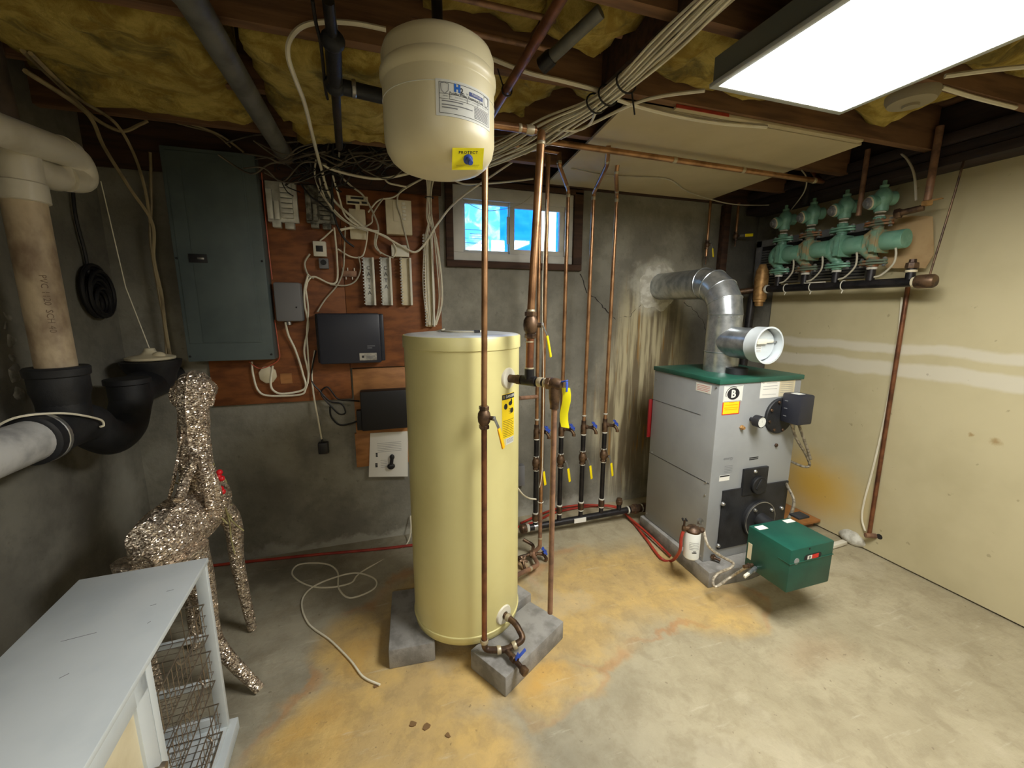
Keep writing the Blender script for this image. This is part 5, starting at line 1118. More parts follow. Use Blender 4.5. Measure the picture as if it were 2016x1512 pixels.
# branch from the outlet riser to the supply pipe
t = T('branch_main', 'copper branch with a soldered tee beside the expansion tank', 'pipe', (0.5, 1.55, 2.24))
MB().tube(elbowpath([V((0.394, 1.534, 2.205)), V((0.394, 1.54, 2.24)), V((0.59, 1.55, 2.245))], 0.02), 0.0135, 12).build('pipe', 'copper', t)
jb = JB(); collar(jb, (0.565, 1.549, 2.244), (1, 0, 0), 0.017, 0.03); collar(jb, (0.525, 1.546, 2.244), (1, 0, 0), 0.0155, 0.012); jb.build('solder_joint', 'solder', t)
b1, b2 = wY(968, 283, 2.30), wY(1100, 300, 2.30)
tag(MB().tube([wY(985, 282, 2.30), wY(1101, 300, 2.30)], 0.0125, 12).build('copper_run', 'copper', None), 'copper run from the jogged riser toward the expansion tank', 'pipe')
o = tag(MB().cyl((0.49, 0.25, 2.38), (0.49, 1.80, 2.385), 0.016, n=14).build('overhead_pipe', 'copper_dark', None), 'dark copper pipe crossing under the joists next to the expansion tank', 'pipe')
hy = wZ(993, 178, 2.38).y
o2 = T('pipe_hanger', 'black wire pipe hanger around the dark copper pipe', 'hanger', (0.49, hy, 2.36))
MB().tube([V((0.49+0.019*math.cos(a), hy, 2.382+0.019*math.sin(a))) for a in [k*2*PI/14 for k in range(14)]], 0.003, 6, closed=True).build('loop', 'black_iron', o2)
MB().tube([V((0.475, hy, 2.395)), V((0.455, hy+0.01, 2.46))], 0.0025, 6).build('stem', 'black_iron', o2)
for (y, z, lb_, x0_, x1_) in ((1.40, 2.515, 'thin copper pipe along the torn batt near the dark header beam', 0.15, 0.84), (1.52, 2.50, 'thin copper pipe just behind the expansion tank top', 0.15, 0.66), (1.30, 2.53, 'thin copper pipe high in the joist bay by the expansion tank', 0.15, 0.84)):
    tag(MB().cyl((x0_, y, z), (x1_, y, z), 0.009, n=10).build('bay_pipe', 'copper_dull', None), lb_, 'pipe')
a, b_ = wZ(1183, 22, 2.47), wZ(1073, 124, 2.40)
t = T('drop_pipe', 'short dark iron pipe slanting across the joist bay', 'pipe', b_)
MB().cyl(a, b_, 0.02, n=14).build('pipe', 'grey_pipe', t); MB().lathe(b_-(b_-a).normalized()*0.03, (b_-a), [(0.024, 0), (0.026, 0.01), (0.026, 0.045), (0.014, 0.05), (0.012, 0.045)], 14).build('end_hub', 'black_iron', t)
# grey conduit pipe on the left
ga, gb = wZ(384, 0, 2.40), wZ(541, 285, 2.40)
t = T('grey_conduit', 'fat grey pipe running under the yellow batts to the back wall', 'pipe', (-0.43, 1.9, 2.36))
MB().cyl(V((-0.425, 0.2, 2.40)), V((-0.425, 2.62, 2.40)), 0.04, n=20).build('pipe', 'grey_pipe', t)
MB().cyl(V((-0.425, 1.36, 2.40)), V((-0.425, 1.42, 2.40)), 0.044, n=20).build('coupling', 'grey_pipe', t)
MB().cyl(V((-0.425, 2.56, 2.40)), V((-0.425, 2.64, 2.40)), 0.046, n=20).build('end_coupling', 'stack_dark', t)
# black iron drain in the middle
t = T('iron_drain', 'black iron pipe with side branch hanging below the yellow batts', 'pipe', (-0.13, 1.7, 2.3))
q0 = wZ(646, 0, 2.40); q1 = wZ(655, 80, 2.37); q2 = wZ(660, 168, 2.355); q3 = wZ(755, 190, 2.355); q4 = wZ(668, 290, 2.35)
MB().cyl(q0, q1, 0.016, n=12).build('upper_pipe', 'black_iron', t)
MB().cyl(q1, q2, 0.024, n=14).build('main_pipe', 'black_cast', t)
MB().ball(q1, 0.035, 0.03, 0.03).build('cross_fitting', 'black_cast', t)
MB().ball(q2, 0.036, 0.032, 0.034).build('tee_fitting', 'black_cast', t)
MB().cyl(q2, q3+(q3-q2), 0.025, n=14).build('branch_pipe', 'black_cast', t)
MB().cyl(q2, q4, 0.016, n=12).build('tail_pipe', 'black_iron', t)
jb = JB(); collar(jb, q2+V((0.06, 0.004, 0)), (1, 0.05, 0), 0.029, 0.014); collar(jb, q1+V((0, -0.01, 0.03)), (0, 0.3, -1), 0.018, 0.012); jb.build('band', 'steel', t)
cable('hanger_cable', 'thin dark cable hanging in front of the flat yellow batt', [wZ(615, 0, 2.40), wZ(622, 45, 2.39), wZ(632, 90, 2.375), wZ(640, 170, 2.365), wZ(645, 195, 2.36)], 0.005, 'cable_black')
# pipes with yellow levers in the back corner
for (pt, pb, lb_, lev) in (((1402, 395), (1390, 505), 'thin copper pipe with hanging yellow lever in the dark corner', (0.1, -0.1, -1)), ((1456, 372), (1448, 470), 'thin copper pipe with sideways yellow lever in the dark corner', (1, -0.2, 0.08))):
    a, b_ = wY(*pt, 2.74), wY(*pb, 2.74); t = T('corner_pipe', lb_, 'pipe', b_)
    MB().cyl(V((b_.x, 2.74, 2.43)), b_, 0.010, n=12).build('pipe', 'copper', t)
    ball_valve(t, b_+V((0, 0, 0.02 if lev[2] > 0 else 0.09)), (0, 0, 1), 0.0105, (0.5, -0.8, 0), lev, 0.10, 'handle_yellow')
    MB().cyl(b_, b_-V((0, 0, 0.06)), 0.008, 0.006, n=10).build('tail', 'bronze', t)
q = wY(1423, 500, 2.79); tag(MB().box(q.x-0.03, q.x+0.03, 2.77, 2.82, 1.55, 2.42).build('corner_stud', 'wood_dark', None, bev=0.004), 'dark wooden stud fixed to the back wall in the corner', 'stud')

# copper pipe on the right wall
a, b_ = wX(1785, 580, 3.035), wX(1711, 1052, 3.035)
t = T('wall_pipe', 'copper pipe running down the tan drywall with an elbow near the floor', 'pipe', (3.035, b_.y, b_.z))
MB().tube(elbowpath([V((3.035, a.y, MZ-0.02)), V((3.035, b_.y, b_.z)), V((3.065, b_.y-0.02, b_.z-0.004))], 0.012), 0.012, 12).build('pipe', 'copper_dark', t)
MB().cyl((3.0, b_.y, b_.z), (3.056, b_.y-0.025, b_.z-0.002), 0.016, n=12).build('elbow', 'copper_dull', t)
MB().lathe((3.0592, b_.y-0.045, b_.z+0.004), (-1, 0, 0), [(0.018, 0), (0, 0.0006)], 14).build('hole', 'crack', t)
cable('wall_cable', 'white cable running down the tan drywall beside the copper pipe', [wX(1776, 585, 3.05), wX(1765, 690, 3.05), wX(1740, 830, 3.05), wX(1718, 925, 3.05), wX(1702, 985, 3.05), wX(1697, 1020, 3.045), wX(1703, 1045, 3.04)], 0.006, 'cable_white')
# plaster lump on the floor with white conduit
q = wZ(1682, 1068, 0.0); vs = []
lump = MB().ball((q.x, q.y, 0.04), 0.075, 0.10, 0.055, 20, 12)
lump.v = [p+(p-V((q.x, q.y, 0.03))).normalized()*0.012*noise.noise(p*22) for p in lump.v]; 
for p in lump.v: p.z = max(p.z, 0.0)
tag(lump.build('plaster_lump', 'plaster_white', None, ang=70), 'lump of dried white plaster on the floor at the copper elbow', 'plaster')
o = MB().obox((wZ(1650, 1071, 0.02)), (1, 0.05, 0), (0, 1, 0), (0, 0, 1), 0.07, 0.016, 0.012).build('white_channel', 'white_plastic', None, bev=0.002); tag(o, 'short white plastic channel between burner and plaster lump', 'channel')
# board laid along the wall behind the burner
a, b_ = wZ(1565, 985, 0.05), wZ(1628, 1025, 0.05)
t = T('scrap_board', 'stained scrap board lying on the floor against the tan drywall', 'board', (2.75, 2.0, 0))
MB().prism([(2.50, 2.10, 0.05), (2.75, 1.98, 0.05), (3.05, 1.98, 0.05), (3.05, 2.50, 0.05), (2.50, 2.50, 0.05)], (0, 0, 0.02)).build('board', 'ply_light', t, bev=0.003)
MB().box(2.52, 2.60, 2.15, 2.48, 0, 0.05).build('batten', 'wood_joist', t); MB().box(2.95, 3.04, 2.02, 2.48, 0, 0.05).build('batten', 'wood_joist', t)
# red oil line on the floor
P = [wZ(x, y, 0.012) for x, y in [(345, 1112), (410, 1108), (600, 1094), (812, 1073), (1025, 1036), (1090, 1010), (1150, 998), (1205, 996), (1232, 1012), (1270, 1058), (1300, 1098)]]
for p in P: p.y = min(p.y, 2.795)
P += [wZ(1322, 1104, 0.012), wY(1338, 1085, 1.76), wY(1341, 1060, 1.745), vq-V((0, 0, 0.028))]
cable('oil_line', 'red plastic coated oil line running along the wall to the filter', P, 0.009, 'red_hose', 'hose', k=10, n=8)
P2 = [wZ(x, y, 0.03) for x, y in [(1025, 1030), (1090, 1003), (1150, 994), (1215, 1000), (1240, 1020), (1275, 1050)]]
for p in P2: p.y = min(p.y, 2.80)
cable('oil_line', 'second red oil line lying beside the return header', P2+[V((1.735, 2.0, 0.02))], 0.008, 'red_hose', 'hose', k=8, n=8)
# white wire loops on the floor
pl = [(812, 1040), (800, 1072), (713, 1125), (690, 1148), (640, 1157), (600, 1150), (575, 1130), (590, 1111), (640, 1110), (664, 1125), (667, 1158), (690, 1177), (735, 1160), (738, 1140), (700, 1128), (650, 1140), (610, 1160), (594, 1188), (608, 1228), (650, 1260), (690, 1300), (715, 1332), (748, 1348)]
P = [wZ(x, y, 0.004+0.004*(i > 12)) for i, (x, y) in enumerate(pl)]; P[0] = V((0.15, 2.80, 0.15)); P[1].y = min(P[1].y, 2.78)
cable('loose_wire', 'loose white wire lying in loops on the floor beside the water heater', P, 0.0048, 'cable_white')
for i, (x, y, s_) in enumerate(((812, 1425, 0.013), (840, 1430, 0.015), (882, 1448, 0.010), (740, 1350, 0.010))):
    q = wZ(x, y, 0.002); n_ = 9; pts = [(q.x+s_*random.uniform(0.6, 1.2)*math.cos(k*2*PI/n_), q.y+s_*random.uniform(0.6, 1.2)*math.sin(k*2*PI/n_), 0.0) for k in range(n_)]
    tag(MB().prism(pts, (0, 0, 0.004)).build('debris_flake', 'leaf_brown', None), ('small brown flake on the ochre floor, left one of a close pair', 'brown flake on the ochre floor paired with a smaller one', 'lone small brown flake on the ochre floor near a pair', 'brown flake at the cut end of the loose white wire')[i].replace('left one of a close pair', 'smaller of a close pair'), 'debris', 'brown flakes on the floor')
# ============================================================ drain stack on the left wall
SX, SY = -1.15, 1.97
t = T('drain_stack', 'white and black drain stack with house trap along the left concrete wall', 'drain pipe', (SX, SY, 0.95))
zc = wX(58, 385, SX).z; zh = wX(111, 728, SX).z
MB().cyl((SX, SY, zh-0.03), (SX, SY, zc+0.02), 0.057, n=28).build('stained_pipe', 'pvc_dirty', t)
MB().lathe((SX, SY, zc-0.03), (0, 0, 1), [(0.062, 0), (0.067, 0.003), (0.067, 0.062), (0.06, 0.068)], 28).build('socket', 'pvc', t)
pc = wX(60, 300, SX)
text('lettering', 'PVC 1120  SCH 40', 'ink_brown', t, lambda u, v, d: V((SX+(0.0572+d)*math.cos(-0.9+v/0.057), SY+(0.0572+d)*math.sin(-0.9+v/0.057), zh+0.24-u)), 0.026)
# tee body and sweep
ztee = zc+0.10
MB().cyl((SX, SY, zc+0.03), (SX, SY, ztee+0.09), 0.062, n=28).build('tee_body', 'pvc', t)
MB().tube(spl([V((SX, SY+0.0, ztee+0.0)), V((SX+0.01, SY+0.07, ztee-0.005)), V((SX+0.02, SY+0.16, ztee+0.0)), V((SX+0.035, SY+0.20, ztee+0.06))], 8), 0.05, 20).build('sweep', 'pvc', t)
MB().tube(spl([V((SX+0.035, SY+0.17, ztee+0.0)), V((SX+0.05, SY+0.24, ztee+0.02)), V((SX+0.055, SY+0.22, ztee+0.075)), V((SX+0.06, SY+0.12, ztee+0.09))], 8), 0.05, 20).build('return_bend', 'pvc', t)
s0 = V((SX+0.06, SY+0.18, ztee+0.09)); s1 = wX(-80, 228, SX+0.06); s1 = s0+(s1-s0)*((s0.y-0.2)/(s0.y-s1.y))
MB().cyl(s0, s1, 0.05, n=24).build('inlet_pipe', 'pvc', t)
MB().cyl((SX-0.04, SY, ztee+0.08), (SX-0.06, SY, 2.664), 0.066, n=24).build('upper_stack', 'stack_dark', t)
MB().cyl((SX-0.058, SY, 2.52), (SX-0.06, SY, 2.60), 0.074, n=24).build('upper_hub', 'pvc', t)
# cast hub and trap
zt_ = 1.15
MB().lathe((SX, SY, zh-0.14), (0, 0, 1), [(0.072, 0), (0.078, 0.04), (0.084, 0.06), (0.084, 0.115), (0.090, 0.12), (0.092, 0.145), (0.086, 0.152), (0.06, 0.152), (0.06, 0.12)], 32).build('hub', 'black_cast', t)
TRp = [V((SX, 1.78, zt_)), V((SX, 1.92, zt_)), V((SX, 2.06, zt_-0.01)), V((SX, 2.13, zt_-0.07)), V((SX, 2.22, zt_-0.115)), V((SX, 2.33, zt_-0.09)), V((SX, 2.40, zt_+0.0)), V((SX, 2.46, zt_+0.05)), V((SX, 2.60, zt_+0.06)), V((SX, 2.82, zt_+0.06))]
MB().tube(spl(TRp, 8), 0.078, 24).build('trap', 'black_cast', t)
MB().cyl((SX, SY, zt_), (SX, SY, zh-0.12), 0.074, n=24).build('tee_neck', 'black_cast', t)
MB().lathe((SX+0.0, 2.40, zt_+0.02), (0, 0, 1), [(0.078, 0), (0.078, 0.07), (0.088, 0.075), (0.088, 0.098), (0.074, 0.10), (0.03, 0.104), (0, 0.104)], 28).build('cleanout', 'black_cast', t)
MB().lathe((SX, 2.64, zt_+0.05), (0, 0, 1), [(0.09, 0), (0.10, 0.05), (0.125, 0.10), (0.13, 0.125), (0.09, 0.128), (0, 0.128)], 28).build('cleanout', 'black_cast', t)
MB().lathe((SX, 1.86, zt_), (0, -1, 0), [(0.084, 0), (0.088, 0.005), (0.088, 0.075), (0.08, 0.08)], 28).build('coupling', 'black_plastic', t)
MB().lathe((SX, 1.835, zt_), (0, -1, 0), [(0.088, 0), (0.0905, 0.002), (0.0905, 0.016), (0.088, 0.018)], 28).build('band_clamp', 'steel', t)
MB().cyl((SX, 1.80, zt_), (SX, 0.2, zt_+0.01), 0.072, n=28).build('grey_main', 'pvc_grey', t)
cable('wire_loop', '', [V((SX-0.06, 1.74, zt_+0.06)), V((SX, 1.76, zt_+0.092)), V((SX+0.06, 1.86, zt_+0.075)), V((SX+0.09, 1.98, zt_+0.02)), V((SX+0.092, 2.0, zt_-0.01)), V((SX+0.088, 1.985, zt_-0.012))], 0.004, 'cable_white', parent=t)
# dome cap with pull cord standing on the rear cleanout
zd = zt_+0.18; dx, dy = SX+0.0, 2.64
t = T('float_cap', 'cream plastic dome cap with cord resting on the black cleanout', 'cap', (dx, dy, zd))
MB().lathe((dx, dy, zd), (0, 0, 1), [(0.10, 0), (0.105, 0.004), (0.105, 0.014), (0.09, 0.02), (0.04, 0.03), (0.026, 0.045), (0.022, 0.06), (0, 0.062)], 32).build('dome', 'cream_plastic', t)
MB().ball((dx+0.05, dy-0.03, zd+0.022), 0.03, 0.022, 0.022).build('boss', 'cream_plastic', t)
MB().tube([V((dx, dy, zd+0.06)), V((dx-0.05, dy-0.02, 1.7)), V((dx-0.09, dy, 2.2))], 0.0025, 6).build('cord', 'cable_white', t)
# coil of black cord on the wall
c = wX(197, 598, XL+0.03); t = T('cord_coil', 'coil of black cord hanging on the left concrete wall', 'cord', (XL+0.03, c.y, c.z-0.12))
for k in range(11):
    r_ = 0.045+0.007*k; P = [V((XL+0.018+0.012*(k % 3), c.y+0.01*math.sin(k)+r_*math.cos(a)*0.95, c.z+0.006*k+r_*1.1*math.sin(a))) for a in [j*2*PI/24 for j in range(24)]]
    MB().tube(P, 0.009, 8, closed=True).build('loop', 'cable_black', t)
cable('lead', '', [V((XL+0.02, c.y-0.03, c.z+0.09)), wX(168, 500, XL+0.02), wX(150, 430, XL+0.02), wX(143, 370, XL+0.02), wX(140, 300, XL+0.02)], 0.007, 'cable_black', parent=t)
# white paint patches on the wall are lumps of mortar
for (x, y, s_) in ((15, 622, 0.018), (20, 672, 0.022), (30, 735, 0.03), (38, 775, 0.025), (24, 705, 0.014), (10, 645, 0.012)):
    q = wX(x, y, XL); m_ = MB().ball((XL, q.y, q.z), 0.008, s_, s_*1.1, 14, 9)
    m_.v = [p+V((0, noise.noise(p*30)*0.02, noise.noise(p*33+V((3, 1, 0)))*0.02)) for p in m_.v]
    lab(m_.build('mortar_patch', 'mortar_grey', bpy.data.objects['wall_left'], ang=70), 'pale mortar patch')

# ============================================================ cabinet
CZ = 0.74; CL = 0.95; CD = 0.345
t = tc = T('white_cabinet', 'low white cabinet with open basket bay and scuffed flat top', 'cabinet', (-0.612, 1.567, 0), rotz=math.radians(2.6), local=True)
P_ = lambda name, *a, mat='white_paint', par=None, bev=0.002: MB().box(*a).build(name, mat, par or t, bev=bev)
tp = P_('top_panel', -CD, 0.004, -CL, 0.004, CZ-0.016, CZ)
for (x, y, l, a) in ((-0.16, -0.44, 0.012, 0.6), (-0.07, -0.22, 0.010, 0.3), (-0.05, -0.16, 0.012, 0.2), (-0.2, -0.3, 0.05, 0.1), (-0.05, -0.3, 0.006, 1.0)):
    MB().obox((x, y, CZ+0.0002), (math.cos(a), math.sin(a), 0), (-math.sin(a), math.cos(a), 0), (0, 0, 1), l*0.7, 0.0009, 0.0002).build('scuff', 'ink_grey', tp)
P_('corner_post', -0.035, 0, -0.022, 0, 0.05, CZ-0.016)
P_('corner_post', -CD, -CD+0.03, -0.022, 0, 0.05, CZ-0.016)
P_('corner_post', -CD, -CD+0.03, -CL, -CL+0.03, 0.05, CZ-0.016)
P_('end_rail', -CD+0.03, -0.035, -0.020, -0.002, 0.05, 0.11)
P_('divider_post', -0.03, 0, -0.46, -0.43, 0.05, CZ-0.016)
P_('divider_panel', -CD, -0.03, -0.452, -0.44, 0.05, CZ-0.016)
P_('divider_post', -0.03, 0, -0.52, -0.462, 0.05, CZ-0.016)
P_('top_rail', -0.022, 0, -CL, -0.462, CZ-0.07, CZ-0.016)
P_('bottom_rail', -0.022, 0, -CL, -0.462, 0.05, 0.11)
P_('corner_post', -0.03, 0, -CL, -CL+0.05, 0.05, CZ-0.016)
P_('back_panel', -CD, -CD+0.006, -CL+0.03, -0.462, 0.05, CZ-0.016, mat='cream_plastic', bev=0)
P_('door_panel', -0.016, -0.008, -CL+0.05, -0.52, 0.11, CZ-0.07, mat='cream_plastic', bev=0)
P_('floor_panel', -CD+0.004, -0.004, -CL+0.004, -0.004, 0.05, 0.062)
P_('plinth', -CD-0.006, 0.022, -CL-0.004, 0.022, 0.0, 0.05, bev=0.004)
RL = [wX(388, 1275, -0.64).z, wX(402, 1380, -0.63).z]
for z in RL:
    P_('basket_rail', -CD+0.03, -0.035, -0.04, -0.022, z-0.02, z); P_('basket_rail', -CD+0.03, -0.035, -0.439, -0.425, z-0.02, z)
knob = MB().lathe((0.0, -0.505, 0.47), (1, 0, 0), [(0.006, 0), (0.006, 0.012), (0.014, 0.018), (0.012, 0.028), (0, 0.03)], 16).build('knob', 'wire_steel', t)
rz = math.radians(2.6)
def basket(z, label):
    b_ = T('wire_basket', label, 'basket', (-0.612, 1.567, 0), 'wire baskets in the white cabinet', rotz=rz, local=True)
    x0, x1, y0, y1, h = -CD+0.02, -0.012, -0.42, -0.045, 0.125
    fr = MB()
    for zz_ in (z+0.004, z+h): fr.tube([(x0, y0, zz_), (x1, y0, zz_), (x1, y1, zz_), (x0, y1, zz_)], 0.0028, 6, closed=True).build('rim', 'wire_steel', b_) if False else MB().tube(spl([(x0, y0, zz_), (x1, y0, zz_), (x1, y1, zz_), (x0, y1, zz_)], 1, True), 0.0028, 6, closed=True).build('rim', 'wire_steel', b_)
    g = MB(); n_ = 13
    for i in range(n_):
        y = y0+0.02+(y1-y0-0.04)*i/(n_-1)
        g.tube([(x1, y, z+h), (x1, y, z), (x0, y, z), (x0, y, z+h)], 0.0014, 4)
    for i in range(8):
        x = x0+0.03+(x1-x0-0.06)*i/7; g.tube([(x, y0, z+h), (x, y0, z+0.002), (x, y1, z+0.002), (x, y1, z+h)], 0.0014, 4)
    for k in (0.33, 0.66): g.tube(spl([(x0, y0, z+h*k), (x1, y0, z+h*k), (x1, y1, z+h*k), (x0, y1, z+h*k)], 1, True), 0.0014, 4, closed=True)
    o = g.build('wire_grid', 'wire_steel', b_); o['kind'] = 'stuff'
    MB().tube(spl([(x1+0.004, (y0+y1)/2-0.06, z+h), (x1+0.016, (y0+y1)/2-0.05, z+h-0.02), (x1+0.016, (y0+y1)/2+0.05, z+h-0.02), (x1+0.004, (y0+y1)/2+0.06, z+h)], 4), 0.003, 6).build('handle', 'wire_steel', b_)
basket(RL[0]+0.001, 'wire basket in the highest slot of the white cabinet'); basket(RL[1]+0.001, 'wire basket in the middle slot of the white cabinet'); basket(0.064, 'wire basket in the lowest slot of the white cabinet')

# ============================================================ glitter reindeer
t = T('reindeer_decoration', 'glittering champagne reindeer decoration standing behind the white cabinet', 'decoration', (-0.78, 1.95, 0))
neck_t = wY(380, 775, 2.06); nm = wY(384, 860, 2.04); nb_ = wY(388, 930, 2.03); ch = wY(405, 985, 2.05)
mid = wY(352, 1035, 1.93); rump = wY(312, 1075, 1.80)
P = [rump+V((-0.02, -0.08, -0.02)), rump, mid, ch, nb_+V((0, 0.01, 0)), nm, neck_t, neck_t+V((0.0, 0.03, 0.035)), neck_t+V((0.0, 0.09, 0.02)), neck_t+V((0, 0.16, -0.02)), neck_t+V((0, 0.19, -0.03))]
R0 = [0.05, 0.105, 0.122, 0.10, 0.066, 0.055, 0.06, 0.06, 0.05, 0.034, 0.018]
k = 6; path = spl(P, k); R = []
for i in range(len(P)-1):
    for j in range(k): x = j/k; x = x*x*(3-2*x); R.append(R0[i]*(1-x)+R0[i+1]*x)
R.append(R0[-1])
NS = 10; bd = MB().tube(path, R, NS); bd.v = [p+V((noise.noise(p*12), noise.noise(p*12+V((5, 0, 0))), noise.noise(p*12+V((0, 7, 0)))))*0.008 for p in bd.v]
body = bd.build('body', 'glitter', t, ang=25)
for s_ in range(0, NS, 2):
    ln = [bd.v[i*NS+s_] for i in range(3, len(path)-2)]
    MB().tube(ln, 0.0035, 5).build('frame_wire', 'glitter', body)
for pts in ([(392, 892, 1.97), (368, 940, 1.93), (352, 985, 1.84)], [(396, 895, 1.97), (408, 945, 1.94), (416, 1000, 1.93)], [(400, 900, 1.97), (425, 960, 1.96), (430, 1010, 1.98)]):
    MB().tube(spl([wY(*p) for p in pts], 6), 0.02, 8).build('harness_strap', 'glitter', t)
f1_, f2_ = wZ(497, 1238, 0.01), wZ(512, 1358, 0.01)
def leg(pts, rs):
    P = spl(pts, 5); n_ = len(P); RR = []
    for i in range(n_):
        x = i/(n_-1)*(len(rs)-1); a = int(min(x, len(rs)-2)); RR.append(rs[a]*(1-(x-a))+rs[a+1]*(x-a))
    MB().tube(P, RR, 10).build('leg', 'glitter', t)
leg([ch+V((0.03, 0.0, -0.02)), wY(458, 1030, 2.10), wY(468, 1110, 2.12), f1_], [0.055, 0.04, 0.03, 0.02])
leg([rump+V((0.07, 0.02, -0.05)), wY(395, 1150, 1.82), wY(425, 1262, 1.82), f2_], [0.085, 0.05, 0.03, 0.021])
leg([ch+V((-0.10, -0.01, -0.04)), ch+V((-0.12, 0.04, -0.30)), V((ch.x-0.13, ch.y+0.03, 0.01))], [0.055, 0.035, 0.018])
leg([rump+V((-0.07, 0.0, -0.05)), rump+V((-0.10, -0.02, -0.30)), V((rump.x-0.10, rump.y+0.04, 0.01))], [0.08, 0.04, 0.02])
tl = wY(280, 1052, 1.64); up_ = V((0, 0, 1)); u_ = V((0.75, 0.1, 0.65)).normalized(); v_ = V((-0.6, 0.0, 0.7)).normalized()
q = [tl+u_*(0.055*math.cos(a))*(1.0)+v_*(0.036*math.sin(a)) for a in [k*2*PI/18 for k in range(18)]]
MB().prism(q, (0.006, -0.02, 0.004)).build('tail', 'glitter', t, bev=0.003)
for s_, ex in ((-1, 0.045), (1, 0.02)):
    c0 = neck_t+V((s_*0.055, 0.01, 0.0)); q = [c0+V((s_*0.03*math.cos(a)*(1.3 if s_ < 0 else 0.6), 0, 0.055*math.sin(a)-0.01)) for a in [k*2*PI/14 for k in range(14)]]
    MB().prism(q, (0, 0.012, 0)).build('ear', 'glitter', t, bev=0.003)
# vine garland around the neck with berries
random.seed(3)
for i in range(22):
    a = random.uniform(0, 2*PI); b0 = nb_+V((0.065*math.cos(a), 0.05*math.sin(a), random.uniform(-0.02, 0.05)))
    pts = [b0]
    for j in range(4): pts.append(pts[-1]+V((random.uniform(-0.03, 0.045), random.uniform(-0.02, 0.03), -random.uniform(0.02, 0.09))))
    cable('vine', '', pts, 0.0034, 'twig', parent=t, k=4, n=5)
cable('vine', '', [wY(352, 900, 2.0), wY(340, 960, 1.97), wY(325, 1000, 1.93)], 0.004, 'glitter', parent=t)
cable('vine', '', [wY(360, 800, 2.02), wY(358, 850, 2.0), wY(345, 920, 1.98), wY(330, 990, 1.93)], 0.004, 'glitter', parent=t)
cable('vine', '', [wY(430, 960, 2.0), wY(450, 1020, 2.02), wY(455, 1060, 2.05), wY(462, 1090, 2.06)], 0.0035, 'twig', parent=t)
for (x, y) in ((432, 930), (436, 942), (434, 962), (438, 968), (430, 938)):
    MB().ball(wY(x, y, 1.985), 0.013, n=12, m=8).build('berry', 'berry', t)
# ============================================================ plywood and electrical wall
BYs = 2.795
def bz(y, x=600): return wY(x, y, BYs).z
def bx(x, y=600): return wY(x, y, BYs).x
t = T('plywood_backboard', 'reddish brown plywood backboard carrying the wiring on the back wall', 'backboard', (-0.3, 2.8, 0.9))
xa, xb, xc_ = bx(420, 790), bx(688, 700), bx(868, 560)
MB().box(xa, xb-0.002, 2.797, YB-0.001, bz(797, 480), 2.30).build('board', 'ply_red', t, bev=0.002)
MB().box(xb, xc_, 2.797, YB-0.001, bz(722, 760), bz(378, 770)).build('board', 'ply_red', t, bev=0.002)
MB().box(xb+0.01, bx(806, 760), 2.79, YB-0.001, bz(850, 760), bz(724, 760)).build('board', 'ply_light', t, bev=0.002)
MB().box(bx(700, 880), bx(806, 880), 2.79, YB-0.001, bz(918, 720), bz(852, 720)).build('board', 'ply_light', t, bev=0.002)
MB().box(bx(552, 745), bx(575, 745), 2.7935, 2.797, bz(755, 565), bz(735, 565)).build('patch', 'ply_light', t)
# breaker panel
PY = 2.69
a, b_ = wY(311, 284, PY), wY(541, 706, PY)
X0, X1, Z0, Z1 = a.x, b_.x, wY(365, 713, PY).z, a.z
t = T('breaker_panel', 'large grey steel breaker panel with closed door', 'electrical panel', ((X0+X1)/2, PY, Z0))
MB().box(X0, X1, PY, 2.796, Z0, Z1).build('body', 'panel_grey', t, bev=0.006)
MB().box(X0+0.02, X1-0.055, PY-0.004, PY+0.001, Z0+0.10, Z1-0.02).build('door', 'panel_grey', t, bev=0.003)
d_ = MB().box(X0+0.085, X1-0.065, PY-0.0065, PY-0.003, Z0+0.105, Z1-0.06).build('door_leaf', 'panel_grey', t, bev=0.002)
q = wY(391, 509, PY); MB().box(q.x-0.042, q.x+0.042, PY-0.011, PY-0.006, q.z-0.022, q.z+0.022).build('latch', 'dark_plastic', t, bev=0.002)
MB().box(q.x-0.002, q.x+0.03, PY-0.016, PY-0.010, q.z-0.006, q.z+0.006).build('latch_tab', 'steel', t, bev=0.002)
for (x, z) in ((X0+0.012, Z0+0.03), (X1-0.015, Z0+0.03), (X1-0.015, (Z0+Z1)/2), (X0+0.012, (Z0+Z1)/2)):
    MB().lathe((x, PY, z), (0, -1, 0), [(0.006, 0), (0.005, 0.003), (0, 0.004)], 10).build('screw', 'dark_plastic', t)
def wallbox(name, label, cat, x0, y0, x1, y1, Yf, mat, bev=0.006, group=None, back=None):
    c0, c1 = wY(x0, y0, Yf), wY(x1, y1, Yf); t = T(name, label, cat, ((c0.x+c1.x)/2, 2.79, min(c0.z, c1.z)), group)
    o = MB().box(c0.x, c1.x, Yf, back or 2.796, c1.z, c0.z).build('body', mat, t, bev=bev); return t, c0.x, c1.x, c1.z, c0.z
t, x0, x1, z0, z1 = wallbox('junction_box', 'grey junction box beside the breaker panel', 'junction box', 536, 555, 597, 633, 2.72, 'box_grey', 0.012)
MB().lathe((x1-0.03, 2.72, (z0+z1)/2-0.03), (0, -1, 0), [(0.005, 0), (0.004, 0.002), (0, 0.002)], 10).build('screw', 'dark_plastic', t)
MB().cyl(((x0+x1)/2-0.01, 2.75, z0-0.02), ((x0+x1)/2-0.01, 2.75, z0+0.002), 0.012).build('connector', 'steel', t)
t, x0, x1, z0, z1 = wallbox('network_box', 'large dark blue-black plastic enclosure with small silver label', 'enclosure', 622, 617, 752, 714, 2.67, 'navy_plastic', 0.012)
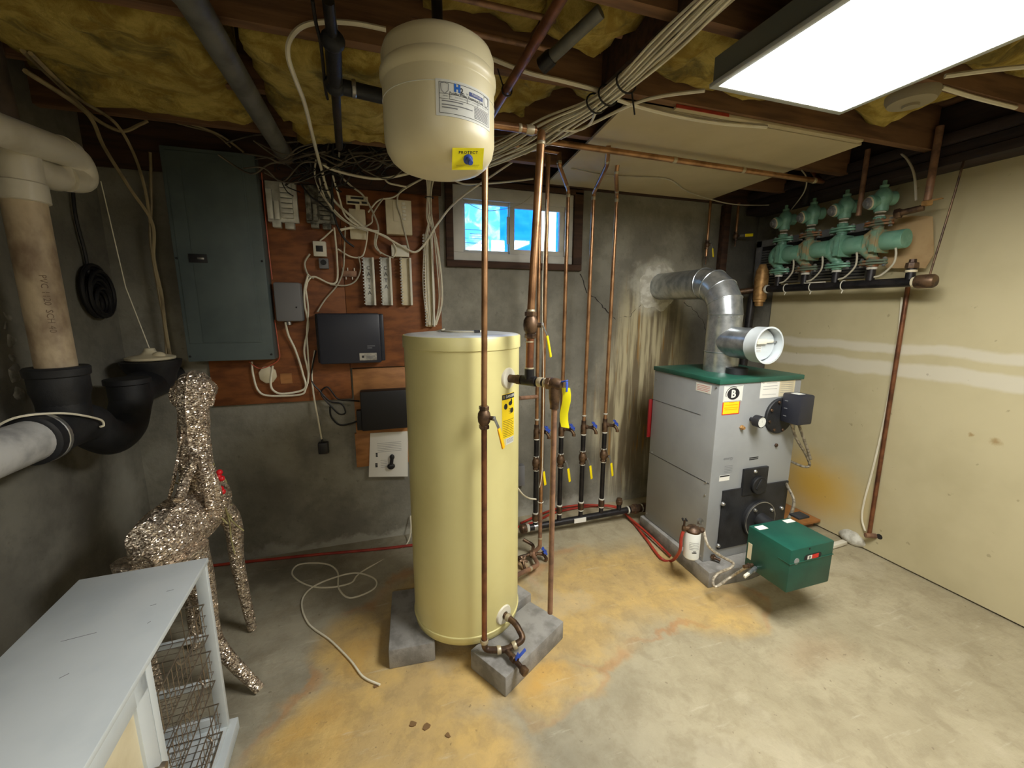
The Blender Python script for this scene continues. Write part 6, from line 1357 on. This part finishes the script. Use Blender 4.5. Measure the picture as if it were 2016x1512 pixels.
MB().box(x0-0.012, x0+0.05, 2.69, 2.79, z0+0.005, z1-0.002).build('side_wing', 'dark_plastic', t, bev=0.008); MB().box(x1-0.005, x1+0.022, 2.69, 2.79, z0+0.01, z1-0.004).build('side_wing', 'navy_plastic', t, bev=0.006)
fn = plane_fn(wY(725, 702, 2.67), (1, 0, 0), (0, 0, 1)); s_ = sticker('label', fn, 0.10, 0.044, 'steel', t, 0.001)
sticker('mark', lambda u, v, d: fn(u-0.030, v, d+0.001), 0.014, 0.014, 'ink_black', s_, 0.0005); lines('print', fn, [(-0.012, 0.04, 0.002), (-0.012, 0.03, -0.008)], 'ink_grey', s_, 0.005, 0.0016)
fn2 = plane_fn(wY(730, 683, 2.67), (1, 0, 0), (0, 0, 1)); lines('print', fn2, [(-0.02, 0.025, 0.006), (-0.02, 0.008, -0.006)], 'ink_grey', t, 0.004, 0.0006)
t, x0, x1, z0, z1 = wallbox('battery_box', 'flat black battery box partly behind the water heater', 'box', 708, 772, 806, 842, 2.71, 'dark_plastic', 0.008)
MB().box(x0-0.03, x0+0.002, 2.74, 2.79, z0+0.0, z0+0.13).build('side_tab', 'dark_plastic', t, bev=0.004)
# manual pinned under the battery box
Q = [wY(729, 853, 2.785), wY(803, 849, 2.785), wY(803, 938, 2.785), wY(726, 939, 2.785)]
t = T('paper_manual', 'open white paper manual pinned below the black battery box', 'booklet', (Q[3].x, 2.785, Q[3].z))
MB().prism(Q, (0, 0.003, 0)).build('pages', 'white_paper', t)
fn = plane_fn((Q[0]+Q[2])/2-V((0, 0.0002, 0)), (1, 0, 0), (0, 0, 1))
lines('print', fn, [(-0.075, 0.08, 0.09-i*0.012) for i in range(6)]+[(-0.06, -0.02, -0.03-i*0.012) for i in range(5)], 'ink_grey', t, 0.002, 0.0008)
lines('print', fn, [(-0.088, -0.076, 0.022), (-0.088, -0.076, 0.012), (-0.088, -0.076, 0.002), (-0.095, -0.08, -0.05), (-0.095, -0.08, -0.06), (-0.095, -0.08, -0.07)], 'ink_black', t, 0.009, 0.0008)
c0 = wY(770, 918, 2.77); c1 = wY(772, 900, 2.77)
t = T('black_handset', 'small black knob-ended gadget hanging in front of the paper manual', 'gadget', c0)
MB().ball(c0, 0.026, 0.015, 0.022).build('lower_knob', 'black_plastic', t); MB().ball(c1, 0.016, 0.012, 0.02).cyl(c0, c1, 0.012, n=12).build('stem', 'black_plastic', t)
# hanging adapter
c0 = wY(637, 880, 2.78); t = T('power_adapter', 'black power adapter hanging from a white cord below the plywood', 'adapter', c0)
MB().box(c0.x-0.03, c0.x+0.03, 2.75, 2.80, c0.z-0.038, c0.z+0.034).build('body', 'black_plastic', t, bev=0.006); MB().cyl((c0.x-0.004, 2.775, c0.z+0.03), (c0.x-0.006, 2.775, c0.z+0.055), 0.007, n=10).build('strain_relief', 'black_plastic', t)
cable('cord', '', [wY(620, 690, 2.77), wY(614, 735, 2.77), wY(618, 780, 2.775), wY(627, 830, 2.775), V((c0.x-0.006, 2.775, c0.z+0.05))], 0.0055, 'cable_white', parent=t)
# silver modules
def module(label, x0, y0, x1, y1, mat, seed):
    a, b_ = wY(x0, y0, 2.74), wY(x1, y1, 2.74); t = T('terminal_bracket', label, 'bracket', ((a.x+b_.x)/2, 2.79, b_.z), 'silver terminal brackets beside the breaker panel')
    w_, h_ = b_.x-a.x, a.z-b_.z
    MB().box(a.x, b_.x, 2.765, 2.796, b_.z+h_*0.12, a.z).build('base', mat, t, bev=0.004)
    MB().box(a.x+w_*0.04, a.x+w_*0.22, 2.735, 2.766, b_.z+h_*0.16, a.z-h_*0.22).build('left_rail', mat, t, bev=0.004)
    MB().box(a.x+w_*0.26, a.x+w_*0.42, 2.742, 2.766, b_.z+h_*0.16, a.z-h_*0.45).build('middle_rail', mat, t, bev=0.004)
    for k in range(7):
        z = b_.z+h_*(0.2+0.105*k); MB().box(a.x+w_*0.48, a.x+w_*0.86, 2.74, 2.766, z, z+h_*0.09).build('rib', mat, t, bev=0.003)
    MB().box(a.x+w_*0.15, a.x+w_*0.42, 2.75, 2.796, b_.z, b_.z+h_*0.13).build('tab', mat, t, bev=0.003); MB().box(a.x+w_*0.55, a.x+w_*0.85, 2.75, 2.796, b_.z-h_*0.02, b_.z+h_*0.12).build('tab', mat, t, bev=0.003)
M('module_silver', S(214, 214, 206), 0.4, 0.2, S(184, 184, 174), 12); M('module_dark', S(140, 138, 126), 0.5, 0.2, S(70, 68, 60), 30)
module('bright silver terminal bracket right next to the breaker panel', 517, 348, 588, 449, 'module_silver', 1); module('dull grimy silver terminal bracket behind the cable tangle', 596, 360, 660, 450, 'module_dark', 2)
# cream brackets, boxes
a, b_ = wY(681, 384, 2.76), wY(725, 405, 2.76); t = T('cream_bracket', 'cream slotted metal bracket half hidden by cables', 'bracket', (a.x, 2.78, wY(690, 470, 2.76).z))
p_ = MB().box(a.x, b_.x, 2.76, 2.764, b_.z, a.z).build('slotted_plate', 'cream_plastic', t, bev=0.001)
w_, h_ = b_.x-a.x, a.z-b_.z
for (u0, u1, v) in ((0.2, 0.8, 0.75), (0.05, 0.6, 0.25), (0.7, 0.95, 0.3)): MB().box(a.x+w_*u0, a.x+w_*u1, 2.7592, 2.76, a.z-h_*(1-v)-0.006, a.z-h_*(1-v)+0.006).build('slot', 'ink_black', p_)
c0, c1 = wY(686, 410, 2.77), wY(722, 472, 2.77); MB().box(c0.x, c1.x, 2.77, 2.796, c1.z, c0.z).build('lower_plate', 'cream_plastic', t, bev=0.004)
MB().box((a.x+b_.x)/2-0.012, (a.x+b_.x)/2+0.012, 2.764, 2.796, c0.z-0.01, a.z-0.01).build('spacer', 'cream_plastic', t)
t, x0, x1, z0, z1 = wallbox('terminal_cover', 'cream plastic terminal cover with raised panel above the punch blocks', 'cover', 758, 391, 812, 463, 2.74, 'cream_plastic', 0.004)
MB().box(x0+(x1-x0)*0.28, x0+(x1-x0)*0.6, 2.736, 2.741, z0+(z1-z0)*0.38, z1-0.008).build('raised_panel', 'cream_plastic', t, bev=0.002)
for k in range(5): MB().box(x0+(x1-x0)*0.64, x0+(x1-x0)*(0.76+0.03*(k % 2)), 2.735, 2.7405, z0+(z1-z0)*(0.42+0.11*k), z0+(z1-z0)*(0.49+0.11*k)).build('clip', 'white_plastic', t, bev=0.001)
t, x0, x1, z0, z1 = wallbox('jack_box', 'small white jack box just above the punch blocks', 'box', 770, 481, 806, 506, 2.75, 'white_plastic', 0.004)
t, x0, x1, z0, z1 = wallbox('thermostat', 'square white controller with dark screen on the plywood', 'controller', 615, 474, 643, 505, 2.755, 'white_plastic', 0.004)
MB().box(x0+(x1-x0)*0.22, x1-(x1-x0)*0.24, 2.753, 2.7555, z0+(z1-z0)*0.3, z1-(z1-z0)*0.3).build('screen', 'ink_black', t, bev=0.001)
t, x0, x1, z0, z1 = wallbox('outlet_box', 'small grey outlet box below the white controller', 'outlet', 627, 508, 647, 529, 2.765, 'box_grey', 0.003)
MB().lathe(((x0+x1)/2, 2.765, (z0+z1)/2+0.006), (0, -1, 0), [(0.016, 0), (0.015, 0.006), (0, 0.006)], 14).build('plug', 'dark_plastic', t)
a = wY(687, 539, 2.785); t = T('wire_clip', 'small brown clip strip with pins on the plywood', 'clip', a)
MB().box(a.x-0.045, a.x+0.045, 2.782, 2.797, a.z-0.018, a.z+0.018).build('strip', 'copper_dull', t, bev=0.002)
for k in (-0.036, -0.008, 0.03): MB().box(a.x+k, a.x+k+0.005, 2.784, 2.79, a.z+0.018, a.z+0.036).build('pin', 'white_plastic', t)
for k in (-0.02, 0.016): MB().box(a.x+k, a.x+k+0.005, 2.784, 2.79, a.z-0.034, a.z-0.018).build('pin', 'white_plastic', t)
# punch blocks
def punch(label, x0, y0, x1, y1, word, mat):
    a, b_ = wY(x0, y0, 2.745), wY(x1, y1, 2.745); t = T('punch_block', label, 'punch block', ((a.x+b_.x)/2, 2.79, b_.z), 'punch-down blocks on the plywood')
    w_, h_ = b_.x-a.x, a.z-b_.z
    MB().box(a.x, b_.x, 2.765, 2.796, b_.z, a.z).build('base', mat, t, bev=0.002)
    MB().box(b_.x-w_*0.2, b_.x, 2.738, 2.766, b_.z, a.z).build('rail', 'white_plastic', t, bev=0.002)
    MB().box(a.x, a.x+w_*0.14, 2.742, 2.766, b_.z, a.z).build('rail', mat, t, bev=0.002)
    n_ = max(12, int(h_/0.018))
    tm = MB()
    for k in range(n_):
        z = b_.z+h_*(k+0.5)/n_; tm.box(a.x-0.006, a.x+w_*0.13, 2.740, 2.7425, z-0.003, z+0.003)
    o = tm.build('terminals', 'steel', t); o['kind'] = 'stuff'
    for i, ch_ in enumerate(word):
        fn = plane_fn((a.x+w_*0.45, 2.765, a.z-h_*(0.22+0.13*i)), (1, 0, 0), (0, 0, 1)); text('lettering', ch_, 'ink_black', t, lambda u, v, d, fn=fn: fn(u, v, d+0.0004), 0.034)
punch('silver punch block lettered on its face, hung beside the wire clip', 714, 506, 741, 601, 'CAT2A', 'module_silver'); punch('silver lettered punch block between two other blocks', 748, 506, 774, 601, 'CATA', 'module_silver')
punch('cream punch block under the white jack box', 788, 507, 813, 601, '', 'cream_plastic'); punch('tall narrow cream punch block fed by the grey wire bundle', 833, 460, 857, 643, '', 'cream_plastic')
# taped splice below the panel
a = wY(527, 738, 2.78); t = T('splice_box', 'tan taped wire splice below the breaker panel', 'splice', a)
n_ = 8; MB().prism([(a.x+0.05*math.cos(k*PI/4+0.5), 2.775, a.z+0.055*math.sin(k*PI/4+0.5)) for k in range(n_)], (0, 0.02, 0)).build('body', 'cream_plastic', t, bev=0.006)

# ============================================================ cables
def C(name, label, pts, r=0.005, mat='cable_white', k=8, grp=None, n=6):
    return cable(name, label, [p if isinstance(p, V) else wY(*p) for p in pts], r, mat, 'cable', grp, k, n)
C('hanging_cable', 'thick white cable looping from the joist down to the tangle', [(760, 58, 1.585), (700, 46, 1.585), (640, 43, 1.585), (595, 52, 1.585), wZ(570, 80, 2.41), wZ(568, 115, 2.375), wZ(583, 160, 2.36), wZ(600, 205, 2.355), wZ(616, 270, 2.345), (632, 330, 2.60), (650, 385, 2.73), (690, 425, 2.735), (722, 452, 2.735)], 0.0075)
C('joist_cable', 'long white cable stapled along the joist past the expansion tank', [(960, 112, 1.585), (1040, 143, 1.585), (1110, 160, 1.585), (1175, 178, 1.585), wZ(1235, 203, 2.425), wZ(1330, 228, 2.425), wZ(1420, 243, 2.425), wZ(1510, 250, 2.425)], 0.0075)
C('drape_cable', 'long white cable crossing the window down to the punch blocks', [wZ(1388, 178, 2.40), wZ(1265, 198, 2.42), wZ(1160, 246, 2.42), wZ(1060, 292, 2.42), (1035, 302, 2.45), (970, 345, 2.6), (900, 395, 2.70), (862, 440, 2.72), (838, 478, 2.73), (818, 496, 2.73), (795, 487, 2.73), (750, 462, 2.73), (712, 448, 2.73), (670, 452, 2.73)], 0.0065)
C('window_cable', 'thin white cable sagging over the top of the window', [(890, 352, 2.70), (912, 362, 2.70), (950, 362, 2.70), (1000, 358, 2.70), (1050, 352, 2.70)], 0.006)
C('window_wire', 'hair thin wire sagging across the window panes', [(905, 387, 2.79), (930, 405, 2.78), (960, 415, 2.78), (1000, 410, 2.78), (1028, 400, 2.78), (1048, 384, 2.78)], 0.002, 'cable_grey')
C('sag_cable', 'thick cream cable sagging below the ceiling tangle', [(632, 322, 2.6), (655, 334, 2.62), (700, 346, 2.62), (745, 352, 2.62), (785, 346, 2.62), (830, 335, 2.62)], 0.0075)
C('black_lead', 'black cable dropping straight through the white tangle', [(655, 270, 2.5), (655, 330, 2.66), (654, 390, 2.72), (661, 435, 2.725), (678, 470, 2.73), (697, 486, 2.74)], 0.006, 'cable_black')
C('black_feed', 'black cable curving over the grimy terminal bracket', [(592, 362, 2.72), (610, 385, 2.725), (630, 400, 2.725), (655, 420, 2.725)], 0.005, 'cable_black')
loops = [[(668, 300, 2.6), (668, 340, 2.66), (690, 365, 2.72), (715, 385, 2.73), (735, 420, 2.73), (745, 450, 2.735), (740, 480, 2.75), (750, 500, 2.76)],
 [(622, 315, 2.6), (620, 345, 2.68), (632, 380, 2.72), (655, 410, 2.725), (685, 438, 2.725), (712, 450, 2.73), (745, 455, 2.73)],
 [(628, 350, 2.66), (640, 390, 2.72), (665, 425, 2.72), (700, 447, 2.72), (725, 455, 2.72)],
 [(655, 345, 2.66), (668, 390, 2.72), (680, 425, 2.72), (705, 445, 2.72)],
 [(755, 390, 2.735), (742, 408, 2.735), (733, 425, 2.735), (732, 438, 2.735), (718, 447, 2.735)],
 [(845, 345, 2.70), (800, 370, 2.72), (775, 388, 2.73), (745, 395, 2.74), (725, 418, 2.74)],
 [(835, 350, 2.70), (790, 375, 2.73), (782, 400, 2.73), (790, 430, 2.735), (800, 470, 2.74), (806, 495, 2.75)],
 [(670, 455, 2.74), (700, 448, 2.73), (760, 465, 2.73), (780, 490, 2.74), (775, 506, 2.75)],
 [(680, 445, 2.73), (678, 490, 2.75), (676, 530, 2.77), (665, 560, 2.775), (640, 590, 2.775), (625, 614, 2.77)],
 [(658, 448, 2.74), (663, 500, 2.77), (664, 550, 2.775), (650, 558, 2.775), (620, 545, 2.775), (607, 552, 2.775), (602, 570, 2.775)],
 [(706, 505, 2.76), (710, 530, 2.76), (700, 553, 2.77), (680, 562, 2.775), (650, 560, 2.775)],
 [(724, 455, 2.73), (720, 485, 2.75), (712, 505, 2.76), (690, 505, 2.77), (665, 490, 2.77)],
 [(610, 500, 2.77), (600, 518, 2.775), (606, 540, 2.775), (618, 548, 2.775)],
 [(655, 452, 2.74), (640, 466, 2.76), (630, 474, 2.77)],
 [(740, 455, 2.735), (738, 485, 2.75), (755, 500, 2.76), (775, 508, 2.76)],
 [(756, 350, 2.68), (765, 360, 2.68), (785, 365, 2.68), (800, 368, 2.69)]]
PL = ['long cable curving past the cream bracket to the lettered punch blocks', 'cable arcing from the ceiling over the grimy bracket', 'cable crossing the grimy bracket into the knot', 'cable dropping beside the black lead into the knot',
 'short bent cable joining the terminal cover to the knot', 'cable sweeping from the grey riser bundle to the cream bracket', 'cable falling across the face of the terminal cover', 'cable draped from the knot to the white jack box',
 'cable running from the knot down to the network box', 'cable falling beside the white controller and turning left', 'cable hooking under the brown wire clip', 'cable sagging below the cream bracket',
 'small loop left of the white controller', 'short lead into the top of the white controller', 'cable drooping between the cream bracket and jack box', 'thick cut cable end poking out above the terminal cover']
PL = ['white '+x for x in PL]
for i, L in enumerate(loops):
    C('patch_cable', PL[i], L, 0.0045 if i % 3 else 0.0055, 'cable_white' if i % 2 else 'cable_grey', grp='patch cables looping over the plywood')
C('feeder_cable', 'doubled white cable running down from the outlet box to the splice', [(607, 540, 2.775), (600, 568, 2.775), (600, 600, 2.775), (607, 640, 2.775), (599, 690, 2.775), (607, 735, 2.775), (602, 765, 2.775), (590, 777, 2.775), (530, 779, 2.775), (508, 768, 2.775), (498, 735, 2.775), (496, 712, 2.775)], 0.006)
C('feeder_cable', 'white cable curling from the grey junction box down to the splice', [(562, 634, 2.75), (568, 660, 2.765), (582, 690, 2.775), (596, 735, 2.775), (600, 765, 2.777), (560, 775, 2.775), (540, 770, 2.775), (533, 755, 2.775), (537, 720, 2.775)], 0.0065)
C('feeder_cable', 'thin white cable tied beside the doubled feeder', [(602, 570, 2.775), (607, 610, 2.77), (604, 655, 2.77), (606, 690, 2.77), (608, 730, 2.77), (606, 755, 2.77)], 0.005)
C('signal_wire', 'thin orange wire looping under the breaker panel', [(541, 630, 2.76), (548, 680, 2.77), (550, 705, 2.77), (535, 718, 2.77), (510, 725, 2.77), (490, 712, 2.77)], 0.003, 'cable_orange')
C('signal_wire', 'thin orange wire along the right edge of the breaker panel', [(515, 340, 2.76), (522, 420, 2.77), (530, 500, 2.77), (536, 550, 2.77)], 0.003, 'cable_orange')
C('adapter_cord', 'black tangled cord between the network box and the battery box', [(622, 690, 2.76), (613, 745, 2.77), (630, 770, 2.77), (650, 790, 2.77), (672, 795, 2.77), (680, 812, 2.77), (668, 815, 2.77), (652, 800, 2.77), (632, 775, 2.77), (645, 762, 2.775), (665, 785, 2.775), (690, 788, 2.775), (708, 790, 2.75)], 0.005, 'cable_black')
C('adapter_cord', 'black cord hanging in a loop left of the battery box', [(650, 800, 2.77), (652, 820, 2.77), (668, 836, 2.77), (690, 834, 2.77), (706, 828, 2.75)], 0.006, 'cable_black')
# grey wire bundle down to the tall block
t = T('riser_bundle', 'bundle of thin grey wires dropping from the ceiling to the tall punch block', 'cable bundle', wY(848, 640, 2.74))
random.seed(5)
for i in range(12):
    o = random.uniform(-7, 7); e = random.uniform(-16, 26); b_ = random.uniform(0, 20)
    pts = [(848+o*1.6, 340, 2.66), (846+o*0.8, 365, 2.70), (845+o*0.6, 390, 2.72), (845+o*0.8, 425, 2.73), (846+e*0.6, 470, 2.735), (848+e, 540+b_, 2.74), (850+e*0.9, 600, 2.745), (850+e*0.4, 640, 2.75)]
    cable('wire', '', [wY(*p) for p in pts], 0.003, 'cable_grey' if i % 2 else 'cable_white', parent=t, k=6, n=5)
q = wY(845, 389, 2.72); MB().tube([q+V((0.026*math.cos(a), 0.02*math.sin(a), 0)) for a in [k*2*PI/14 for k in range(14)]], 0.003, 6, closed=True).build('tie', 'cable_black', t)
# ceiling bundle beside the header beam
t = T('ceiling_bundle', 'thick bundle of white and grey wires tied along the dark header beam', 'cable bundle', (0.92, 1.3, 2.36))
spine = [V((0.90, 0.55, 2.405)), V((0.895, 0.9, 2.405)), V((0.895, 1.2, 2.405)), V((0.885, 1.45, 2.40)), V((0.855, 1.62, 2.395)), V((0.785, 1.80, 2.39)), V((0.70, 2.0, 2.37)), V((0.52, 2.3, 2.35))]
for i in range(18):
    a = i*2.4; r_ = 0.008+0.026*math.sqrt(i/18); pts = []
    for j, p in enumerate(spine):
        f_ = (1.0, 1.1, 1.2, 0.9, 0.9, 2.0, 2.6, 2.2)[j]; pts.append(p+V((math.cos(a+j*0.3)*r_*f_*1.3, 0, math.sin(a+j*0.3)*r_*0.7))+V((random.uniform(-0.006, 0.006), 0, random.uniform(-0.004, 0.004))))
    cable('wire', '', pts, 0.0042, ('cable_white', 'cable_grey', 'cable_white')[i % 3], parent=t, k=6, n=5)
for yt in (1.43, 1.53, 1.60):
    f_ = (yt-1.45)/0.17; c_ = V((0.885-0.03*max(0, f_), yt, 2.398)); s_ = V((1, 0.2, 0)).normalized()
    MB().tube([c_+s_*(0.046*math.cos(a))+V((0, 0, 0.034*math.sin(a)-0.004)) for a in [k*2*PI/16 for k in range(16)]], 0.0035, 6, closed=True).build('tie', 'cable_black', t)
c_ = V((0.91, 1.43, 2.365)); MB().tube([c_, V((0.92, 1.42, 2.29))], 0.003, 6).build('tie_tail', 'cable_black', t)
C('bundle_stray', 'white cable peeling out of the ceiling bundle in a curve', [wZ(1175, 200, 2.39), wZ(1172, 222, 2.38), wZ(1160, 245, 2.38), wZ(1135, 257, 2.38), wZ(1100, 256, 2.38), wZ(1075, 258, 2.38)], 0.0055)
# left cables
C('wall_cable', 'cream cable drooping from the ceiling to the left of the breaker panel', [(45, 100, 1.9), (120, 170, 2.2), (190, 235, 2.5), (240, 258, 2.62), (275, 245, 2.68), (290, 238, 2.70)], 0.008, 'cable_tan')
C('wall_cable', 'twin cream cable crossing above the left edge of the breaker panel', [(60, 105, 1.9), (150, 190, 2.25), (225, 240, 2.55), (262, 300, 2.68), (285, 370, 2.72), (296, 440, 2.74)], 0.007, 'cable_tan')
C('wall_cable', 'cream cable dropping down the corner left of the breaker panel', [(50, 140, 1.9), (170, 222, 2.3), (205, 290, 2.5), (255, 370, 2.68), (300, 440, 2.74), (303, 510, 2.75), (318, 580, 2.75), (325, 640, 2.75), (335, 700, 2.75)], 0.008, 'cable_tan')
C('wall_cable', 'brown tinted cable running down beside the breaker panel edge', [(296, 300, 2.74), (298, 400, 2.75), (296, 470, 2.75), (310, 560, 2.75), (324, 640, 2.755), (328, 700, 2.755)], 0.007, 'cable_tan')
C('panel_feed', 'thin cream cable curving into the top of the breaker panel', [(235, 195, 2.4), (320, 232, 2.6), (370, 248, 2.7), (420, 262, 2.72), (455, 290, 2.72)], 0.005, 'cable_tan')
C('panel_feed', 'cream cable arching over the breaker panel corner', [(360, 240, 2.6), (400, 252, 2.68), (440, 270, 2.72), (480, 300, 2.73)], 0.006, 'cable_tan')
# right hand wires
C('board_wire', 'thin white wire stapled across the drywall sheet toward the pumps', [wZ(1125, 332, 2.429), wZ(1200, 346, 2.429), wZ(1310, 352, 2.429), (1355, 378, 2.60), (1430, 400, 2.60), (1490, 404, 2.60), (1556, 402, 2.55)], 0.004, 'cable_grey')
C('pump_wire', 'thin grey wire dropping to the first pump valve', [(1578, 335, 2.05), (1588, 352, 2.1), (1582, 380, 2.2), (1556, 415, 2.42)], 0.004, 'cable_grey')
P = [wX(1765, 298, 2.9), wX(1785, 312, 2.88), wX(1800, 345, 2.87), wX(1803, 395, 2.86)]
cable('valve_wire', 'thin white wire curling down to the small brass valve', P, 0.006, 'cable_grey')
C('lamp_cord', 'white cord running from behind the light fixture to the beam', [wZ(1855, 172, 2.44), wZ(1920, 192, 2.44), wZ(2000, 212, 2.44)], 0.008)
C('lamp_cord', 'white cable crossing the joists above the light fixture', [wZ(1860, 150, 2.445), wZ(1950, 138, 2.445), wZ(2030, 130, 2.445)], 0.008)
# dense tangle below the rim joist: nobody could count these
random.seed(11); mb = MB()
for i in range(46):
    x = random.uniform(545, 1010); y0 = random.uniform(255, 330); pts = []
    ln = random.uniform(80, 260); n_ = 5; Y = random.uniform(2.45, 2.74)
    for j in range(n_): pts.append(wY(x+ln*(j/(n_-1)-0.5)+random.uniform(-12, 12), y0+random.uniform(-16, 20)+18*math.sin(j*1.2), Y+random.uniform(-0.06, 0.04)))
    mb.tube(spl(pts, 5), random.choice((0.003, 0.004, 0.005)), 5)
o = mb.build('cable_tangle', 'cable_dark', None); o['kind'] = 'stuff'; tag(o, 'dense tangle of thin grey wires below the joists at the back wall', 'cables')
mb = MB()
for i in range(40):
    x = random.uniform(560, 760); y0 = random.uniform(260, 340); pts = []
    for j in range(5): pts.append(wY(x+random.uniform(-25, 25), y0+j*14+random.uniform(-8, 8), 2.60+0.025*j+random.uniform(-0.03, 0.03)))
    mb.tube(spl(pts, 5), random.choice((0.003, 0.004)), 5)
o = mb.build('cable_tangle', 'cable_black', None); o['kind'] = 'stuff'; tag(o, 'dense tangle of dark wires above the plywood backboard', 'cables')
